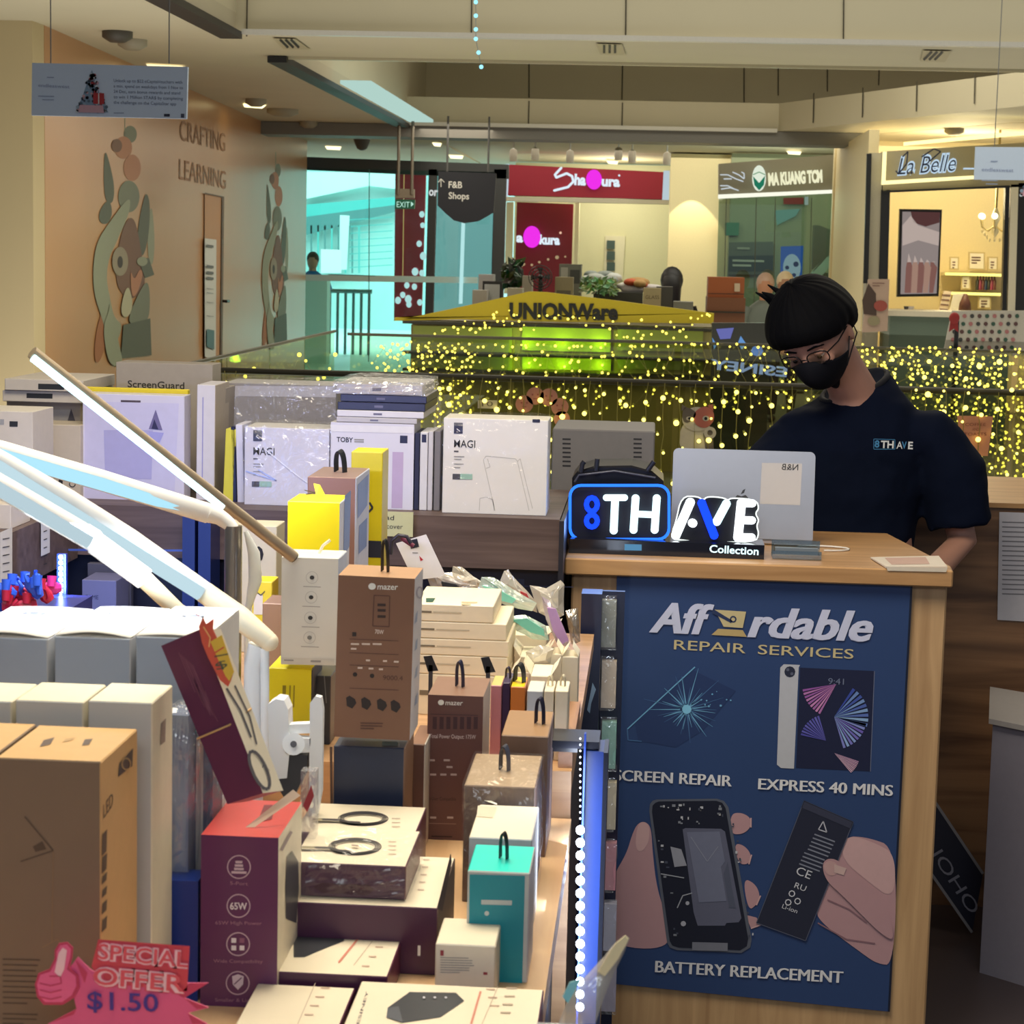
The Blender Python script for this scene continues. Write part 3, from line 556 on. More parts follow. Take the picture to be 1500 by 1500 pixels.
q.mb = mb; q.poly([(1322, 310), (1377, 311), (1372, 430), (1319, 431)], E(190, 175, 170, .5), 2); q.poly([(1334, 310), (1377, 311), (1376, 326), (1356, 332), (1338, 326)], sk4, 3)
q.poly([(1322, 330), (1334, 316), (1345, 330), (1376, 340), (1375, 360), (1345, 352), (1322, 360)], sk3, 3)
for i in range(5): q.poly([(1327+i*9, 392-i*2), (1331+i*9, 372+i*3), (1337+i*9, 392), (1335+i*8, 429), (1325+i*9, 429)], sk1 if i % 2 else sk2, 4); q.poly([(1329+i*9, 384), (1331+i*9, 371+i*3), (1335+i*9, 384)], sk3, 5)
t.part('picture', mb)
l = bpy.data.lights.new('shop_lamp', 'POINT'); l.energy = 85; l.color = (1, .85, .5); l.shadow_soft_size = .3; o = bpy.data.objects.new('shop_lamp', l); o.location = (3.2, 22.0, 2.5); COL.objects.link(o)
t = Thing('wall_shelf', 'three glowing shelf boards on the back wall of the nail shop', 'shelf', P(1425, 456, 23.7))
for y in (399, 427, 455):
    a, b = P(1381, y, 23.7), P(1466, y, 23.7); mb = MB(); mb.box(a.x, b.x, 23.5, 23.88, a.z-.03, a.z, C(240, 230, 190)); mb.box(a.x, b.x, 23.48, 23.495, a.z-.03, a.z, E(255, 245, 130, 1.6)); t.part('shelf_board', mb)
for (x0, x1, y0, y1, lab) in [(1391, 1405, 376, 395, 'small cream picture at the left end of the top lit shelf'), (1419, 1443, 369, 395, 'gold edged framed certificate on the top lit shelf'), (1447, 1462, 376, 396, 'small tilted picture at the right of the top lit shelf'), (1408, 1422, 403, 424, 'small pink picture on the middle lit shelf'), (1433, 1452, 433, 452, 'black and white flower picture on the lowest lit shelf')]:
    m = MB(); q = PD(m, (0, 23.55, 0), (0, -1, 0), .006); q.rect(x0, y0, x1, y1, C(200, 180, 130), 1, .03); q.rect(x0+2, y0+2, x1-2, y1-2, C(236, 228, 210), 2); q.bars(x0+4, y0+7, (x1-x0)-9, 3, 4, C(110, 80, 70), 2, 3)
    single('picture_frame', m, lab, 'picture')
for k in range(7):
    m = MB(); a = P(1431+k*4.2, 424.5, 23.6); m.lathe((a.x, a.y, a.z), [(.02, 0), (.02, .1), (.008, .12), (.008, .17)], C([60, 150, 110, 40][k % 4], 60, [50, 90][k % 2], .3), 8)
    single('nail_polish_bottle', m, 'tiny bottle in the row on the middle lit shelf', 'bottle', group='bottles on the middle lit shelf')
m = MB(); a_ = P(1374, 459, 22.5); b_ = P(1440, 459, 22.5); m.box(a_.x-.05, b_.x, 22.3, 22.8, 0, a_.z-.002, C(226, 214, 180)); single('display_counter', m, 'cream inner counter under the striped chart in the nail shop', 'counter')
m = MB(); q = PD(m, (0, 22.6, 0), (0, -1, 0), .006); q.poly([(1383, 426), (1394, 427), (1388, 460), (1374, 459)], C(214, 200, 186), 1, .05)
for i in range(4): q.line([(1380-i*1.2, 432+i*7), (1392-i*1.2, 433+i*7)], 2.4, C(110, 84, 80), 2)
single('colour_chart', m, 'striped leaning sample chart on the nail shop counter', 'sample chart')
m = MB(); q = PD(m, (0, 22.5, 0), (0, -1, 0), .006); q.poly([(1397, 431), (1416, 430), (1411, 459), (1390, 459)], C(226, 224, 214), 1, .05); single('table_card', m, 'white slanting card beside the striped chart on the nail shop counter', 'card')
m = MB(); a = P(1413, 458, 22.4); m.loft([(a, .07, .05), (a+V((0, 0, .1)), .06, .05), (a+V((0, 0, .2)), .02, .03)], C(90, 54, 48)); single('ornament', m, 'small dark peaked ornament on the nail shop counter', 'ornament')
for (x, w_, lab) in ((1327, 5, 'small dark slab ornament on the counter under the hand picture'), (1334, 7, 'small pale figurine on the counter under the hand picture')):
    m = MB(); a = P(x, 461, 20.1); m.loft([(a, .03*w_/6, .03), (a+V((0, 0, .05)), .02*w_/6, .03), (a+V((0, 0, .08)), .03*w_/6, .02)], C(60, 54, 54) if w_ == 5 else C(190, 180, 170)); single('ornament', m, lab, 'ornament')
t = Thing('chandelier', 'small crystal chandelier with round bulbs glowing in the nail shop', 'chandelier', P(1458, 345, 21.5)); c0 = P(1458, 330, 21.5)
mb = MB(); mb.tube([V((c0.x, c0.y, CZ+.01)), c0], .012, C(190, 170, 110, .2, 1)); mb.lathe(c0+V((0, 0, -.12)), [(.005, 0), (.04, .05), (.02, .12), (.05, .2), (.01, .3)], C(230, 220, 180, .1, .3)); t.part('stem', mb)
for k in range(6):
    a = k*math.pi/3+.3; d = V((math.cos(a), math.sin(a), 0)); mb = MB(); mb.tube([c0, c0+d*.08+V((0, 0, -.06)), c0+d*.15+V((0, 0, -.02)), c0+d*.16+V((0, 0, .05))], .008, C(220, 200, 140, .2, .8), 6); ar = t.part('arm', mb)
    mb = MB(); mb.ball(c0+d*.16+V((0, 0, .09)), .032, E(255, 250, 215, 2.5), 10, 6); t.part('bulb', mb, parent=ar)
    mb = MB()
    for j in range(4): mb.ball(c0+d*(.15-.03*j)+V((0, 0, -.06-.03*j)), (.01, .01, .02), C(250, 235, 190, .1), 6, 4)
    t.part('crystal', mb)
m = MB(); a, b = P(1302, 462, 19.6), P(1478, 466, 19.6); m.box(a.x, b.x, 19.5, 20.3, 0, a.z-.0, C(96, 112, 98, .4)); m.box(a.x-.02, b.x+.02, 19.46, 20.3, a.z, a.z+.05, C(214, 204, 180)); single('shop_counter', m, 'long pale topped counter across the nail shop front', 'counter')
m = MB(); q = PD(m, (0, 18.4, 0), (0, -1, 0), .006); q.poly([(1395, 455), (1520, 455), (1510, 521), (1381, 522)], C(190, 184, 172), 1, .04)
for j in range(5):
    for i in range(9): q.disc(1402+i*11-j*2, 463+j*11.5, 3.2, C(*[(50, 84, 70), (90, 60, 60), (60, 60, 60), (170, 110, 110)][(i*3+j*5) % 4]), 2, seg=8)
single('sample_board', m, 'tilted board of round colour samples at the right edge by the counter', 'sample board')
t = Thing('floor_stand', 'thin black stand with a small red rosette before the nail shop', 'stand', P(1402, 600, 17.8)); a = P(1402, 470, 17.8)
mb = MB(); mb.tube([a, V((a.x, a.y, .02))], .02, black, 8); mb.lathe((a.x, a.y, 0), [(.16, 0), (.16, .02), (.03, .03)], black); t.part('pole', mb)
mb = MB(); b = P(1398, 466, 17.75); mb.ball(b, (.045, .02, .05), C(150, 36, 36)); mb.prism([b+V((-.03, 0, 0)), b+V((.03, 0, 0)), b+V((.04, 0, -.12)), b+V((0, 0, -.09)), b+V((-.04, 0, -.12))], (0, .01, 0), C(150, 36, 36)); t.part('rosette', mb)
m = MB(); q = PD(m, (0, 19.3, 0), (0, -1, 0), .006); q.poly([(1272, 409), (1303, 409), (1300, 485), (1263, 487)], C(176, 150, 132), 1, .04); q.poly([(1263, 440), (1272, 415), (1283, 430), (1284, 462), (1265, 460)], C(70, 52, 44), 2); q.disc(1290, 448, 10, C(150, 70, 60), 3, 8); q.disc(1280, 470, 9, C(140, 130, 100), 3, 7); q.bars(1278, 414, 20, 2, 4, C(120, 90, 80), 1.4, 3)
single('menu_poster', m, 'food poster standing right behind the shop worker near the black post', 'poster')
# big advertising banners hanging near
def banner(pts, Y, lab, flip=False):
    t = Thing('hanging_banner', lab, 'banner', P(sum(p[0] for p in pts)/4, pts[3][1], Y)); bl = C(208, 224, 246, .5, nz=.02)
    mb = MB(); q = PD(mb, (0, Y, 0), (0, -1, 0), .003); q.poly(pts, bl, 1, .02); x0, y0 = pts[0]; W = pts[1][0]-x0; k = W/229
    f = lambda x, y: (x0+x*k, y0+(y)*k+(pts[1][1]-y0)*x*k/W)
    tx = C(112, 128, 158, .5); tp = C(200, 150, 150, .5)
    for i, (y, w_) in enumerate([(20, 20), (48, 46), (53, 34)]): a = f(9+(46-w_)/2, y); q.bars(a[0], a[1], w_*k, 1, 1, C(150, 165, 196, .5), 1.4*k, 2)
    q.text('endlesswest', f(9, 35), f(55, 36), 5*k, C(146, 160, 192, .5), 2)
    for i, (tt, ww) in enumerate((('Unlock up to $22 eCapitaVouchers with', 101), ('a min. spend on weekdays from 1 Nov to', 102), ('24 Dec, earn bonus rewards and stand', 98), ('to win 1 Million STAR$ by completing', 102), ('the challenge on the CapitaStar app', 92))): q.text(tt, f(120, 25+i*8), f(120+ww, 25+i*8), 4.6*k, C(96, 112, 144, .5), 2)
    a = f(120, 70); q.bars(a[0], a[1], 30*k, 1, 1, C(140, 156, 186, .5), 1.2*k, 2, .01)
    a = f(194, 70); q.bars(a[0], a[1], 17*k, 1, 1, C(40, 46, 70), 4*k, 2, .01); q.poly([f(219, 69), f(224, 69), f(224, 75), f(219, 75)], C(60, 70, 96), 2)
    rr = random.Random(3); cs = [(90, 110, 130), (150, 170, 190), (170, 60, 66), (205, 215, 225), (60, 66, 84), (200, 160, 170)]
    q.poly([f(88, 8), f(95, 30), f(102, 50), f(112, 70), f(64, 70), (f(74, 48)), f(80, 30)], C(130, 158, 184), 2)
    for i in range(110):
        yy = rr.uniform(14, 70); hw = (yy-6)*.4; xx = 88+rr.uniform(-hw, hw); c = cs[rr.randrange(6)]
        q.disc(*f(xx, yy), rr.uniform(1.2, 3)*k, C(*c), 3, seg=7)
    q.poly([f(70, 60), f(104, 60), f(106, 71), f(68, 71)], C(206, 164, 178), 4); q.poly([f(90, 42), f(106, 42), f(106, 58), f(90, 58)], C(176, 44, 50), 4); q.line([f(98, 42), f(98, 58)], 1.6*k, C(225, 215, 215), 5)
    t.part('panel', mb)
    for x in (.12, .88):
        a = P(x0+W*x, y0+1, Y); mb = MB(); mb.tube([a, V((a.x, a.y, CZ if a.x < -2.7 else UP))], .003, C(120, 120, 120), 5); t.part('wire', mb)
banner([(47, 92), (275, 98), (273, 174), (46, 169)], 9.0, 'pale blue hanging banner with small text and a heap of gifts, upper left')
banner([(1429, 215), (1660, 217), (1655, 266), (1427, 263)], 12.5, 'pale hanging banner cut by the right edge below the warm light line')
# ceiling fittings
q = PD(m := MB(), (0, 0, CZ-.005), (0, 0, -1), .004); q.poly([(214, 94), (272, 97), (252, 100), (216, 97)], E(255, 235, 180, 1.6), 1); single('ceiling_light', m, 'bright flat downlight just behind the pale blue banner top', 'ceiling light')
q = PD(m := MB(), (0, 0, CZ-.005), (0, 0, -1), .004); q.poly([(356, 152), (390, 154), (384, 159), (358, 157)], E(255, 240, 180, 2.5), 1); a = P(374, 148, 20); single('ceiling_light', m, 'star bright downlight near the top of the orange wall', 'ceiling light')
for k, (x, y, w_) in enumerate([(488, 217, 12), (640, 212, 7), (668, 230, 11), (1163, 224, 11), (897, 238, 9)]):
    q = PD(m := MB(), (0, 0, CZ-.004), (0, 0, -1), .004); q.poly([(x-w_, y-3), (x+w_, y-2), (x+w_-2, y+3), (x-w_+3, y+2)], E(255, 245, 200, 1.8), 1)
    single('ceiling_light', m, ['warm downlight above the left end of the teal glass doors', 'small downlight above the hanging exit sign', 'warm downlight just above the dark direction board', 'downlight above the lit clinic name', 'small downlight above the red shop sign'][k], 'ceiling light')
for k, (x, y) in enumerate([(752, 226), (784, 224), (835, 228), (906, 224), (926, 228), (977, 231)]):
    t = Thing('track_spotlight', 'small grey track spotlight in the row on the far ceiling', 'spotlight', P(x, y, 26.0), 'track spotlights on the far ceiling'); a = P(x, y, 26)
    mb = MB(); mb.tube([V((a.x, a.y, CZ+.02)), V((a.x, a.y, a.z+.03))], .012, white, 6); t.part('stem', mb)
    mb = MB(); mb.lathe(a+V((0, 0, -.09)), [(.045, 0), (.05, .05), (.045, .14), (.02, .16)], C(150, 142, 128), 10); t.part('lamp_head', mb)
m = MB(); a = P(530, 226, 24.8); m.lathe((a.x, a.y, CZ), [(.10, 0), (.10, -.06), (.085, -.1), (.06, -.16), (.02, -.18)], C(80, 80, 78)); m.lathe((a.x, a.y, CZ), [(.105, 0), (.105, -.05)], white); single('security_camera', m, 'dark dome camera on the ceiling before the teal glass doors', 'camera')
for k, (x, y) in enumerate([(172, 46), (194, 58), (375, 145), (414, 160), (1398, 188), (452, 178)]):
    m = MB(); a = PZ(x, y, CZ); s_ = .1 if k != 3 else .16; m.lathe((a.x, a.y, CZ), [(s_, 0), (s_, -.04), (s_*.5, -.07)], C(150, 142, 122) if k else C(70, 64, 56)); single('smoke_detector', m, ['dark ceiling disc nearest the top left corner', 'small round detector above the pale banner', 'flat fitting beside the star bright downlight', 'wide speaker box beside the star bright downlight', 'round detector above the warm ceiling light line', 'small round detector near the end of the orange wall'][k], 'ceiling fitting')
for k, (x, y, sgn) in enumerate([(425, 64, 1), (895, 72, 0), (1370, 82, -1)]):
    q = PD(m := MB(), (0, 0, CZ-.006), (0, 0, -1), .003)
    q.poly([(x-22-sgn*4, y-8), (x+16-sgn*8, y-7), (x+22+sgn*8, y+9), (x-16+sgn*6, y+8)], C(178, 166, 134), 1)
    for i in range(3 if k != 1 else 3): q.line([(x-10+i*8-sgn*5, y-6), (x-10+i*8+sgn*7, y+6)], 3.4, C(28, 26, 24), 2)
    single('air_vent', m, ['slotted air vent left on the ceiling strip', 'slotted air vent at the middle of the ceiling strip', 'slotted air vent at the right of the ceiling strip'][k], 'air vent')
t = Thing('light_string', 'short vertical string of pale blue bulbs hanging at the top of the view', 'string light', P(700, 98, 10))
mb = MB(); mb.tube([P(697, -10, 10), P(697, 57, 10), P(705, 99, 10)], .0015, C(150, 160, 160), 4); t.part('wire', mb)
for (x, y) in [(697, 3), (697, 23), (697, 43), (697, 57), (701, 77), (705, 98)]: mb = MB(); mb.ball(P(x, y, 10), .0105, E(150, 225, 245, 1.5), 8, 6); t.part('bulb', mb)
# ============================================================ YELLOW KIOSK ACROSS THE VOID
ky = C(200, 178, 24, .45); ko = C(152, 140, 78, .4); kd = C(40, 38, 24, .5)
t = Thing('kiosk', 'yellow gabled kiosk across the void with black lettering and green lit panels', 'kiosk', P(830, 640, 16))
xa, xb = P(600, 480, 16).x, P(1046, 480, 16).x
mb = MB(); q = PD(mb, (0, 16, 0), (0, -1, 0)); q.poly([(578, 470), (700, 444), (775, 427), (800, 428), (900, 440), (1046, 459), (1045, 474), (800, 471), (578, 465)], ky, 1, .08); t.part('fascia', mb)
mb = MB(); q = PD(mb, (0, 15.99, 0), (0, -1, 0)); q.text('UNIONWare', (746, 466), (905, 468), 22, C(24, 22, 18, .4), 1, .045, thick=.02); t.part('lettering', mb)
mb = MB(); mb.box(xa, xb, 16.1, 16.14, 0, 1.10, ko); t.part('body', mb)
mb = MB(); mb.box(xa, xb, 16.15, 18.3, 0, 1.14, C(120, 112, 80)); single('kiosk_counter', mb, 'cluttered counter inside the yellow gabled kiosk', 'counter')
for (x0, x1) in ((765, 895), (905, 1030), (605, 750)):
    for (y0, y1) in ((477, 513), (520, 540)):
        mb = MB(); q = PD(mb, (0, 16.06, 0), (0, -1, 0)); q.rect(x0, y0, x1, y1, C(150, 160, 60, .35), 1, .03); t.part('panel', mb)
for y in (472, 516, 541):
    mb = MB(); a, b = P(590, y-2, 15.95), P(1046, y+4, 15.95); mb.box(a.x, b.x, 15.93, 16.09, a.z-.02, a.z, kd); t.part('ledge', mb)
for y in (511, 539):
    for x in (770, 822, 878):
        l = bpy.data.lights.new('kiosk_uplight', 'POINT'); l.energy = 1.6; l.color = (.55, 1, .02); l.shadow_soft_size = .03
        o = bpy.data.objects.new('kiosk_uplight', l); a = P(x, y-(6 if y < 520 else 2), 15.93); o.location = a; COL.objects.link(o)
def kz(px, py, Y): return P(px, py, Y)
def kbox(name, label, cat, x0, x1, y0, Y, dep, col, draw=None, group=None):
    b = Box(name, label, cat, x0, x1, y0, Y, dep, zb=1.14, mat=C(*col), group=group, bevel=0)
    if draw: draw(b)
    b.done(); return b
kbox('display_monitor', 'black edged monitor at the left end of the kiosk top', 'monitor', 706, 734, 412, 16.8, .05, (30, 30, 34), lambda b: b.frect(.1, .08, .9, .8, C(190, 195, 200)))
kbox('cardboard_box', 'white box behind the monitor on the kiosk', 'box', 700, 722, 402, 17.3, .2, (200, 200, 205))
kbox('cardboard_box', 'pale box with a bright side at the far left of the kiosk top', 'box', 691, 712, 425, 16.6, .2, (180, 176, 170))
kbox('cardboard_box', 'tan box just right of the small fan on the kiosk', 'box', 812, 838, 406, 16.7, .2, (160, 150, 120), lambda b: b.frect(.1, .3, .9, .55, C(110, 104, 90)))
kbox('cardboard_box', 'grey patterned box highest of those on the kiosk', 'box', 818, 850, 387, 17.2, .25, (130, 132, 122), lambda b: [b.frect(.08, .06, .4, .3, C(190, 190, 180)), b.frect(.5, .1, .95, .35, C(80, 84, 80))])
kbox('cardboard_box', 'beige box marked glass near the right of the kiosk', 'box', 941, 967, 422, 16.5, .2, (186, 172, 138), lambda b: b.ftext('GLASS', .12, .9, .3, .1, C(96, 86, 66)))
kbox('cardboard_box', 'dark grey crate right of the beige box on the kiosk', 'box', 960, 984, 420, 17.0, .3, (86, 84, 80))
kbox('cardboard_box', 'low white box left of the small fan on the kiosk', 'box', 742, 764, 422, 16.7, .2, (190, 186, 170))
kbox('cardboard_box', 'pale upright box behind the low white box on the kiosk', 'box', 764, 778, 404, 17.2, .2, (178, 172, 160))
kbox('cardboard_box', 'dark low box behind the right slope of the kiosk', 'box', 868, 940, 428, 16.9, .4, (70, 72, 70))
kbox('plastic_tub', 'clear grey tub above the right end of the kiosk', 'tub', 985, 1014, 442, 16.6, .25, (140, 140, 132))
# fan
t = Thing('desk_fan', 'small black round desk fan standing on the yellow kiosk', 'fan', V((P(792, 420, 16.6).x, 16.6, 1.14))); c = P(792, 406, 16.6)
mb = MB(); mb.lathe((c.x, c.y, 1.14), [(.1, 0), (.1, .02), (.02, .04), (.015, c.z-1.14)], black); t.part('base', mb)
mb = MB()
for r in (.095, .07, .045): mb.tube([c+V((r*math.cos(a*.3927), -.05, r*math.sin(a*.3927))) for a in range(17)], .004, C(50, 50, 54, .3), 5)
for a in range(12): mb.tube([c+V((.02*math.cos(a*.5236), -.055, .02*math.sin(a*.5236))), c+V((.095*math.cos(a*.5236), -.05, .095*math.sin(a*.5236)))], .002, C(50, 50, 54, .3), 4)
t.part('guard', mb)
for a in range(4):
    th = a*math.pi/2; mb = MB(); f = lambda r, o: c+V((r*math.cos(th+o), -.02+.02*o, r*math.sin(th+o))); mb.prism([f(.02, -.3), f(.08, -.25), f(.085, .35), f(.02, .4)], (0, .003, 0), C(40, 40, 46, .3)); t.part('blade', mb)
mb = MB(); mb.ball(c, (.022, .04, .022), black); t.part('hub', mb)
def leafy(name, label, x0, x1, y0, y1, Y, col, n, ls, seed, zb=1.14):
    rr = random.Random(seed); M = V(((P(x0, y1, Y).x+P(x1, y1, Y).x)/2, Y, zb)); t = Thing(name, label, 'plant', M)
    mb = MB()
    for i in range(n):
        p = P(rr.uniform(x0, x1), rr.uniform(y0, y1), Y+rr.uniform(-.12, .12)); d = V((rr.uniform(-1, 1), rr.uniform(-.6, .3), rr.uniform(-.3, 1))).normalized(); s_ = d.orthogonal().normalized(); l_ = ls*rr.uniform(.7, 1.2)
        mb.add([p-d*l_*.5, p+s_*l_*.28, p+d*l_*.5, p-s_*l_*.28, p+d*l_*.1+s_.cross(d)*l_*.1], [(0, 1, 4), (1, 2, 4), (2, 3, 4), (3, 0, 4)], C(*[max(0, k+rr.choice((-18, 0, 18))) for k in col], .4))
    t.part('foliage', mb)
    mb = MB(); mb.lathe(M, [(.07, 0), (.09, .12), (.09, .13)], C(90, 84, 76)); t.part('pot', mb)
    mb = MB(); mb.tube([M+V((0, 0, .1)), V((M.x, M.y, P((x0+x1)/2, (y0+y1)/2, Y).z))], .008, C(70, 80, 50), 6); t.part('stem', mb)
leafy('potted_plant', 'dark leafy plant on the left slope of the kiosk', 738, 764, 384, 420, 17.4, (40, 62, 40), 70, .12, 1)
leafy('potted_plant', 'bright green small leaved plant in the middle of the kiosk top', 852, 902, 408, 430, 16.7, (120, 160, 96), 130, .07, 2)
def heap(name, label, cat, x0, x1, y0, y1, Y, cols, seed):
    rr = random.Random(seed); mb = MB()
    for i in range(9):
        a = P(rr.uniform(x0+8, x1-8), rr.uniform((y0+y1)/2, y1), Y+rr.uniform(-.15, .15)); mb.ball(a, (rr.uniform(.05, .11), .1, rr.uniform(.03, .05)), C(*cols[i % len(cols)], .7), 10, 6)
    xs = (P(x0, y1, Y).x+P(x1, y1, Y).x)/2; single(name, mb, label, cat, (xs, Y, 1.14))
heap('plastic_wrapping', 'heap of clear and white plastic wrapping on the kiosk top', 'wrapping', 856, 906, 392, 412, 17.3, [(190, 196, 190), (150, 160, 156), (210, 214, 210)], 3)
heap('cloth_heap', 'heap of orange and white cloths at the right of the kiosk top', 'cloth', 905, 966, 400, 424, 17.2, [(200, 90, 50), (225, 222, 216), (190, 150, 90), (210, 205, 205)], 4)
m = MB(); a, b = P(1036, 440, 18.6), P(1092, 440, 18.6); m.box(a.x, b.x, 18.6, 19.2, 0, P(1060, 436, 18.6).z, C(118, 72, 42, .5)); m.box(a.x, b.x, 18.58, 18.6, P(1060, 458, 18.6).z, P(1060, 456, 18.6).z, kd)
single('wooden_cabinet', m, 'brown wooden cabinet right of the yellow kiosk', 'cabinet')
m = MB(); a, b = P(1037, 420, 18.7), P(1090, 420, 18.7); m.box(a.x, b.x, 18.65, 19.1, P(1060, 436, 18.6).z+.001, P(1060, 406, 18.7).z, C(156, 84, 40, .5)); q = PD(m, (0, 18.64, 0), (0, -1, 0)); q.rect(1076, 415, 1084, 427, C(200, 180, 150)); q.line([(1037, 430), (1090, 431)], 1, kd)
single('storage_box', m, 'orange brown box on top of the cabinet beside the yellow kiosk', 'box')
# things reflected / lit behind the kiosk at right
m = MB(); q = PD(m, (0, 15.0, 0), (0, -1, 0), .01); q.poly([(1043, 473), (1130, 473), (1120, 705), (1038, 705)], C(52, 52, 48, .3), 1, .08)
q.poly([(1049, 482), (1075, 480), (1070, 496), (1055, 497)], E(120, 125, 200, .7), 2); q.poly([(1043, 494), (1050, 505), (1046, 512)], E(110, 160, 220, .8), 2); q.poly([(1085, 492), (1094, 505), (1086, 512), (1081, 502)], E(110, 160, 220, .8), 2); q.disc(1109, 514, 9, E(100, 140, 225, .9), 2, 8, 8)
single('display_case', m, 'dark display case with blue lit shapes left of the shop worker', 'display case')
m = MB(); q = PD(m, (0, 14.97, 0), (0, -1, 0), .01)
# mirror reflection of the booth's lit name, built as glowing letters
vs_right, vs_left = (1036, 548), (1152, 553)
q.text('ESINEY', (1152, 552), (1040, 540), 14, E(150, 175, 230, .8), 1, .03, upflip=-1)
single('lit_and_reflected_lettering', m, 'reflection of pale blue lit letters, back to front, left of the shop worker', 'lettering')
# ============================================================ GLASS BALUSTRADES
bg = glass(238, 240, 226, .04, name='balustrade_glass'); railm = C(60, 56, 40, .5)
def balus(label, pts, zt, npan, rail_r=.014):
    t = Thing('glass_balustrade', label, 'balustrade', V(((pts[0].x+pts[1].x)/2, (pts[0].y+pts[1].y)/2, 0))); a, b = pts; d = (b-a)
    n = V((-d.y, d.x, 0)).normalized()
    for i in range(npan):
        p = a+d*(i/npan+.003); r = a+d*((i+1)/npan-.003); mb = MB(); mb.prism([V((p.x, p.y, .06)), V((r.x, r.y, .06)), V((r.x, r.y, zt)), V((p.x, p.y, zt))], n*.012, bg); t.part('glass_pane', mb)
    mb = MB(); mb.tube([V((a.x, a.y, zt+rail_r)), V((b.x, b.y, zt+rail_r))], rail_r, railm, 8); t.part('handrail', mb)
    mb = MB(); u = d.normalized()*.0; mb.prism([V((a.x, a.y, 0)), V((b.x, b.y, 0)), V((b.x, b.y, .1)), V((a.x, a.y, .1))], n*.05, C(120, 118, 108, .4)); t.part('base_rail', mb)
    return t
balus('nearest long glass balustrade behind the laptop, carrying paper stickers', (V((-2.0, 8.8, 0)), V((3.4, 8.8, 0))), 1.12, 5)
balus('far glass balustrade before the yellow kiosk', (V((-2.05, 13.7, 0)), V((4.6, 13.7, 0))), 1.10, 6, .01)
balus('side glass balustrade running away beside the orange wall', (V((-2.12, 9.0, 0)), V((-2.12, 13.6, 0))), 1.12, 4, .01)
yb_ = E(255, 238, 110, 3.2); wirem = C(150, 140, 70, .5)
bulbme = None
rs = random.Random(11)
# near curtain strings: each a thing with bulb parts
src = None
def near_string(x, ytop, ybot, k):
    global bulbme
    a = P(x, ytop, 8.772); b = P(x, ybot, 8.772); zt_ = a.z; a.z = 1.135
    o = bpy.data.objects.new('light_string', None); COL.objects.link(o); o.location = (a.x, a.y, b.z); o.empty_display_size = .03
    tag(o, 'hanging string of warm round bulbs on the nearest glass balustrade', 'string light', 'hanging light strings on the nearest balustrade')
    mb = MB(); pts = [V((a.x+rs.uniform(-.006, .006), a.y, a.z+(b.z-a.z)*i/6)) for i in range(7)]; mb.tube(pts, .0016, wirem, 4); mb.build('wire', o, T3(o.location))
    z = zt_-rs.uniform(0, .08)
    while z > b.z:
        if bulbme is None:
            q = MB(); q.ball((0, 0, 0), .0105, yb_, 8, 6); bo = q.build('bulb', o); bulbme = bo.data
        else:
            bo = bpy.data.objects.new('bulb', bulbme); bo.parent = o; COL.objects.link(bo)
        bo.location = (rs.uniform(-.022, .022), rs.uniform(-.03, 0), z-b.z); s_ = rs.uniform(.4, 1.2); bo.scale = (s_, s_, s_)
        z -= rs.uniform(.055, .11)
x = 596
while x < 1100:
    near_string(x, 566+rs.uniform(-3, 3), 712, 0); x += rs.uniform(17, 25)
x = 1100
while x < 1600:
    near_string(x, (566 if x < 1300 else 520)+rs.uniform(-3, 6), 730, 0); x += rs.uniform(20, 32)
for x in (316, 330, 345): near_string(x, 545, 625, 0)
# far strings: small, one mesh each
yb2 = E(250, 230, 90, 2.6)
def far_string(x, ytop, ybot, Y, step, group, label, sp=.05, br=.0085):
    a = P(x, ytop, Y); b = P(x, ybot, Y); mb = MB(); z = a.z; pts = [a]
    while z > b.z:
        c = V((a.x+rs.uniform(-sp, sp), Y+rs.uniform(-.03, 0), z)); pts.append(c); mb.ball(c, br*rs.uniform(.7, 1.25), yb2, 6, 4); z -= rs.uniform(.5, 1.5)*step
    mb.tube(pts, .0014, wirem, 3); single('light_string', mb, label, 'string light', group=group)
G1 = 'dense light strings at the left end of the far balustrade'; G2 = 'thin light strings along the middle of the far balustrade'; G3 = 'dense light strings at the right end of the far balustrade'
x = 556
while x < 700: far_string(x, rs.uniform(500, 512)-max(0, (x-600))*.0, 620, 13.62, .035, G1, 'far tangled string of small warm bulbs left of the kiosk lettering'); x += rs.uniform(7, 12)
x = 706
while x < 1260: far_string(x, rs.uniform(503, 510), 600, 13.62, .085, G2, 'far thin string of small warm bulbs below the kiosk'); x += rs.uniform(9, 14)
x = 1262
while x < 1600: far_string(x, rs.uniform(508, 516), 700, 13.62, .038, G3, 'far dense string of small warm bulbs right of the shop worker'); x += rs.uniform(7, 12)
for x0, y0, x1, y1, lab in ((640, 500, 760, 455, 'string of small warm bulbs climbing the left slope of the kiosk'), (690, 470, 940, 480, 'string of small warm bulbs scattered along the kiosk lettering'), (900, 505, 1040, 470, 'string of small warm bulbs over the right half of the kiosk')):
    mb = MB(); pts = []
    for i in range(26):
        u = i/25; c = P(x0+(x1-x0)*u+rs.uniform(-4, 4), y0+(y1-y0)*u+rs.uniform(-14, 16), 15.7); pts.append(c); mb.ball(c, .009*rs.uniform(.6, 1.3), yb2, 6, 4)
    mb.tube(pts, .001, wirem, 3); single('light_string', mb, lab, 'string light')
mb = MB(); pts = []
for i in range(20):
    u = i/19; c = V((-2.1, 9.1+4.4*u, 1.12-.05-.22*abs(math.sin(u*9)))); pts.append(c); mb.ball(c, .010*rs.uniform(.7, 1.4), yb2, 6, 4)
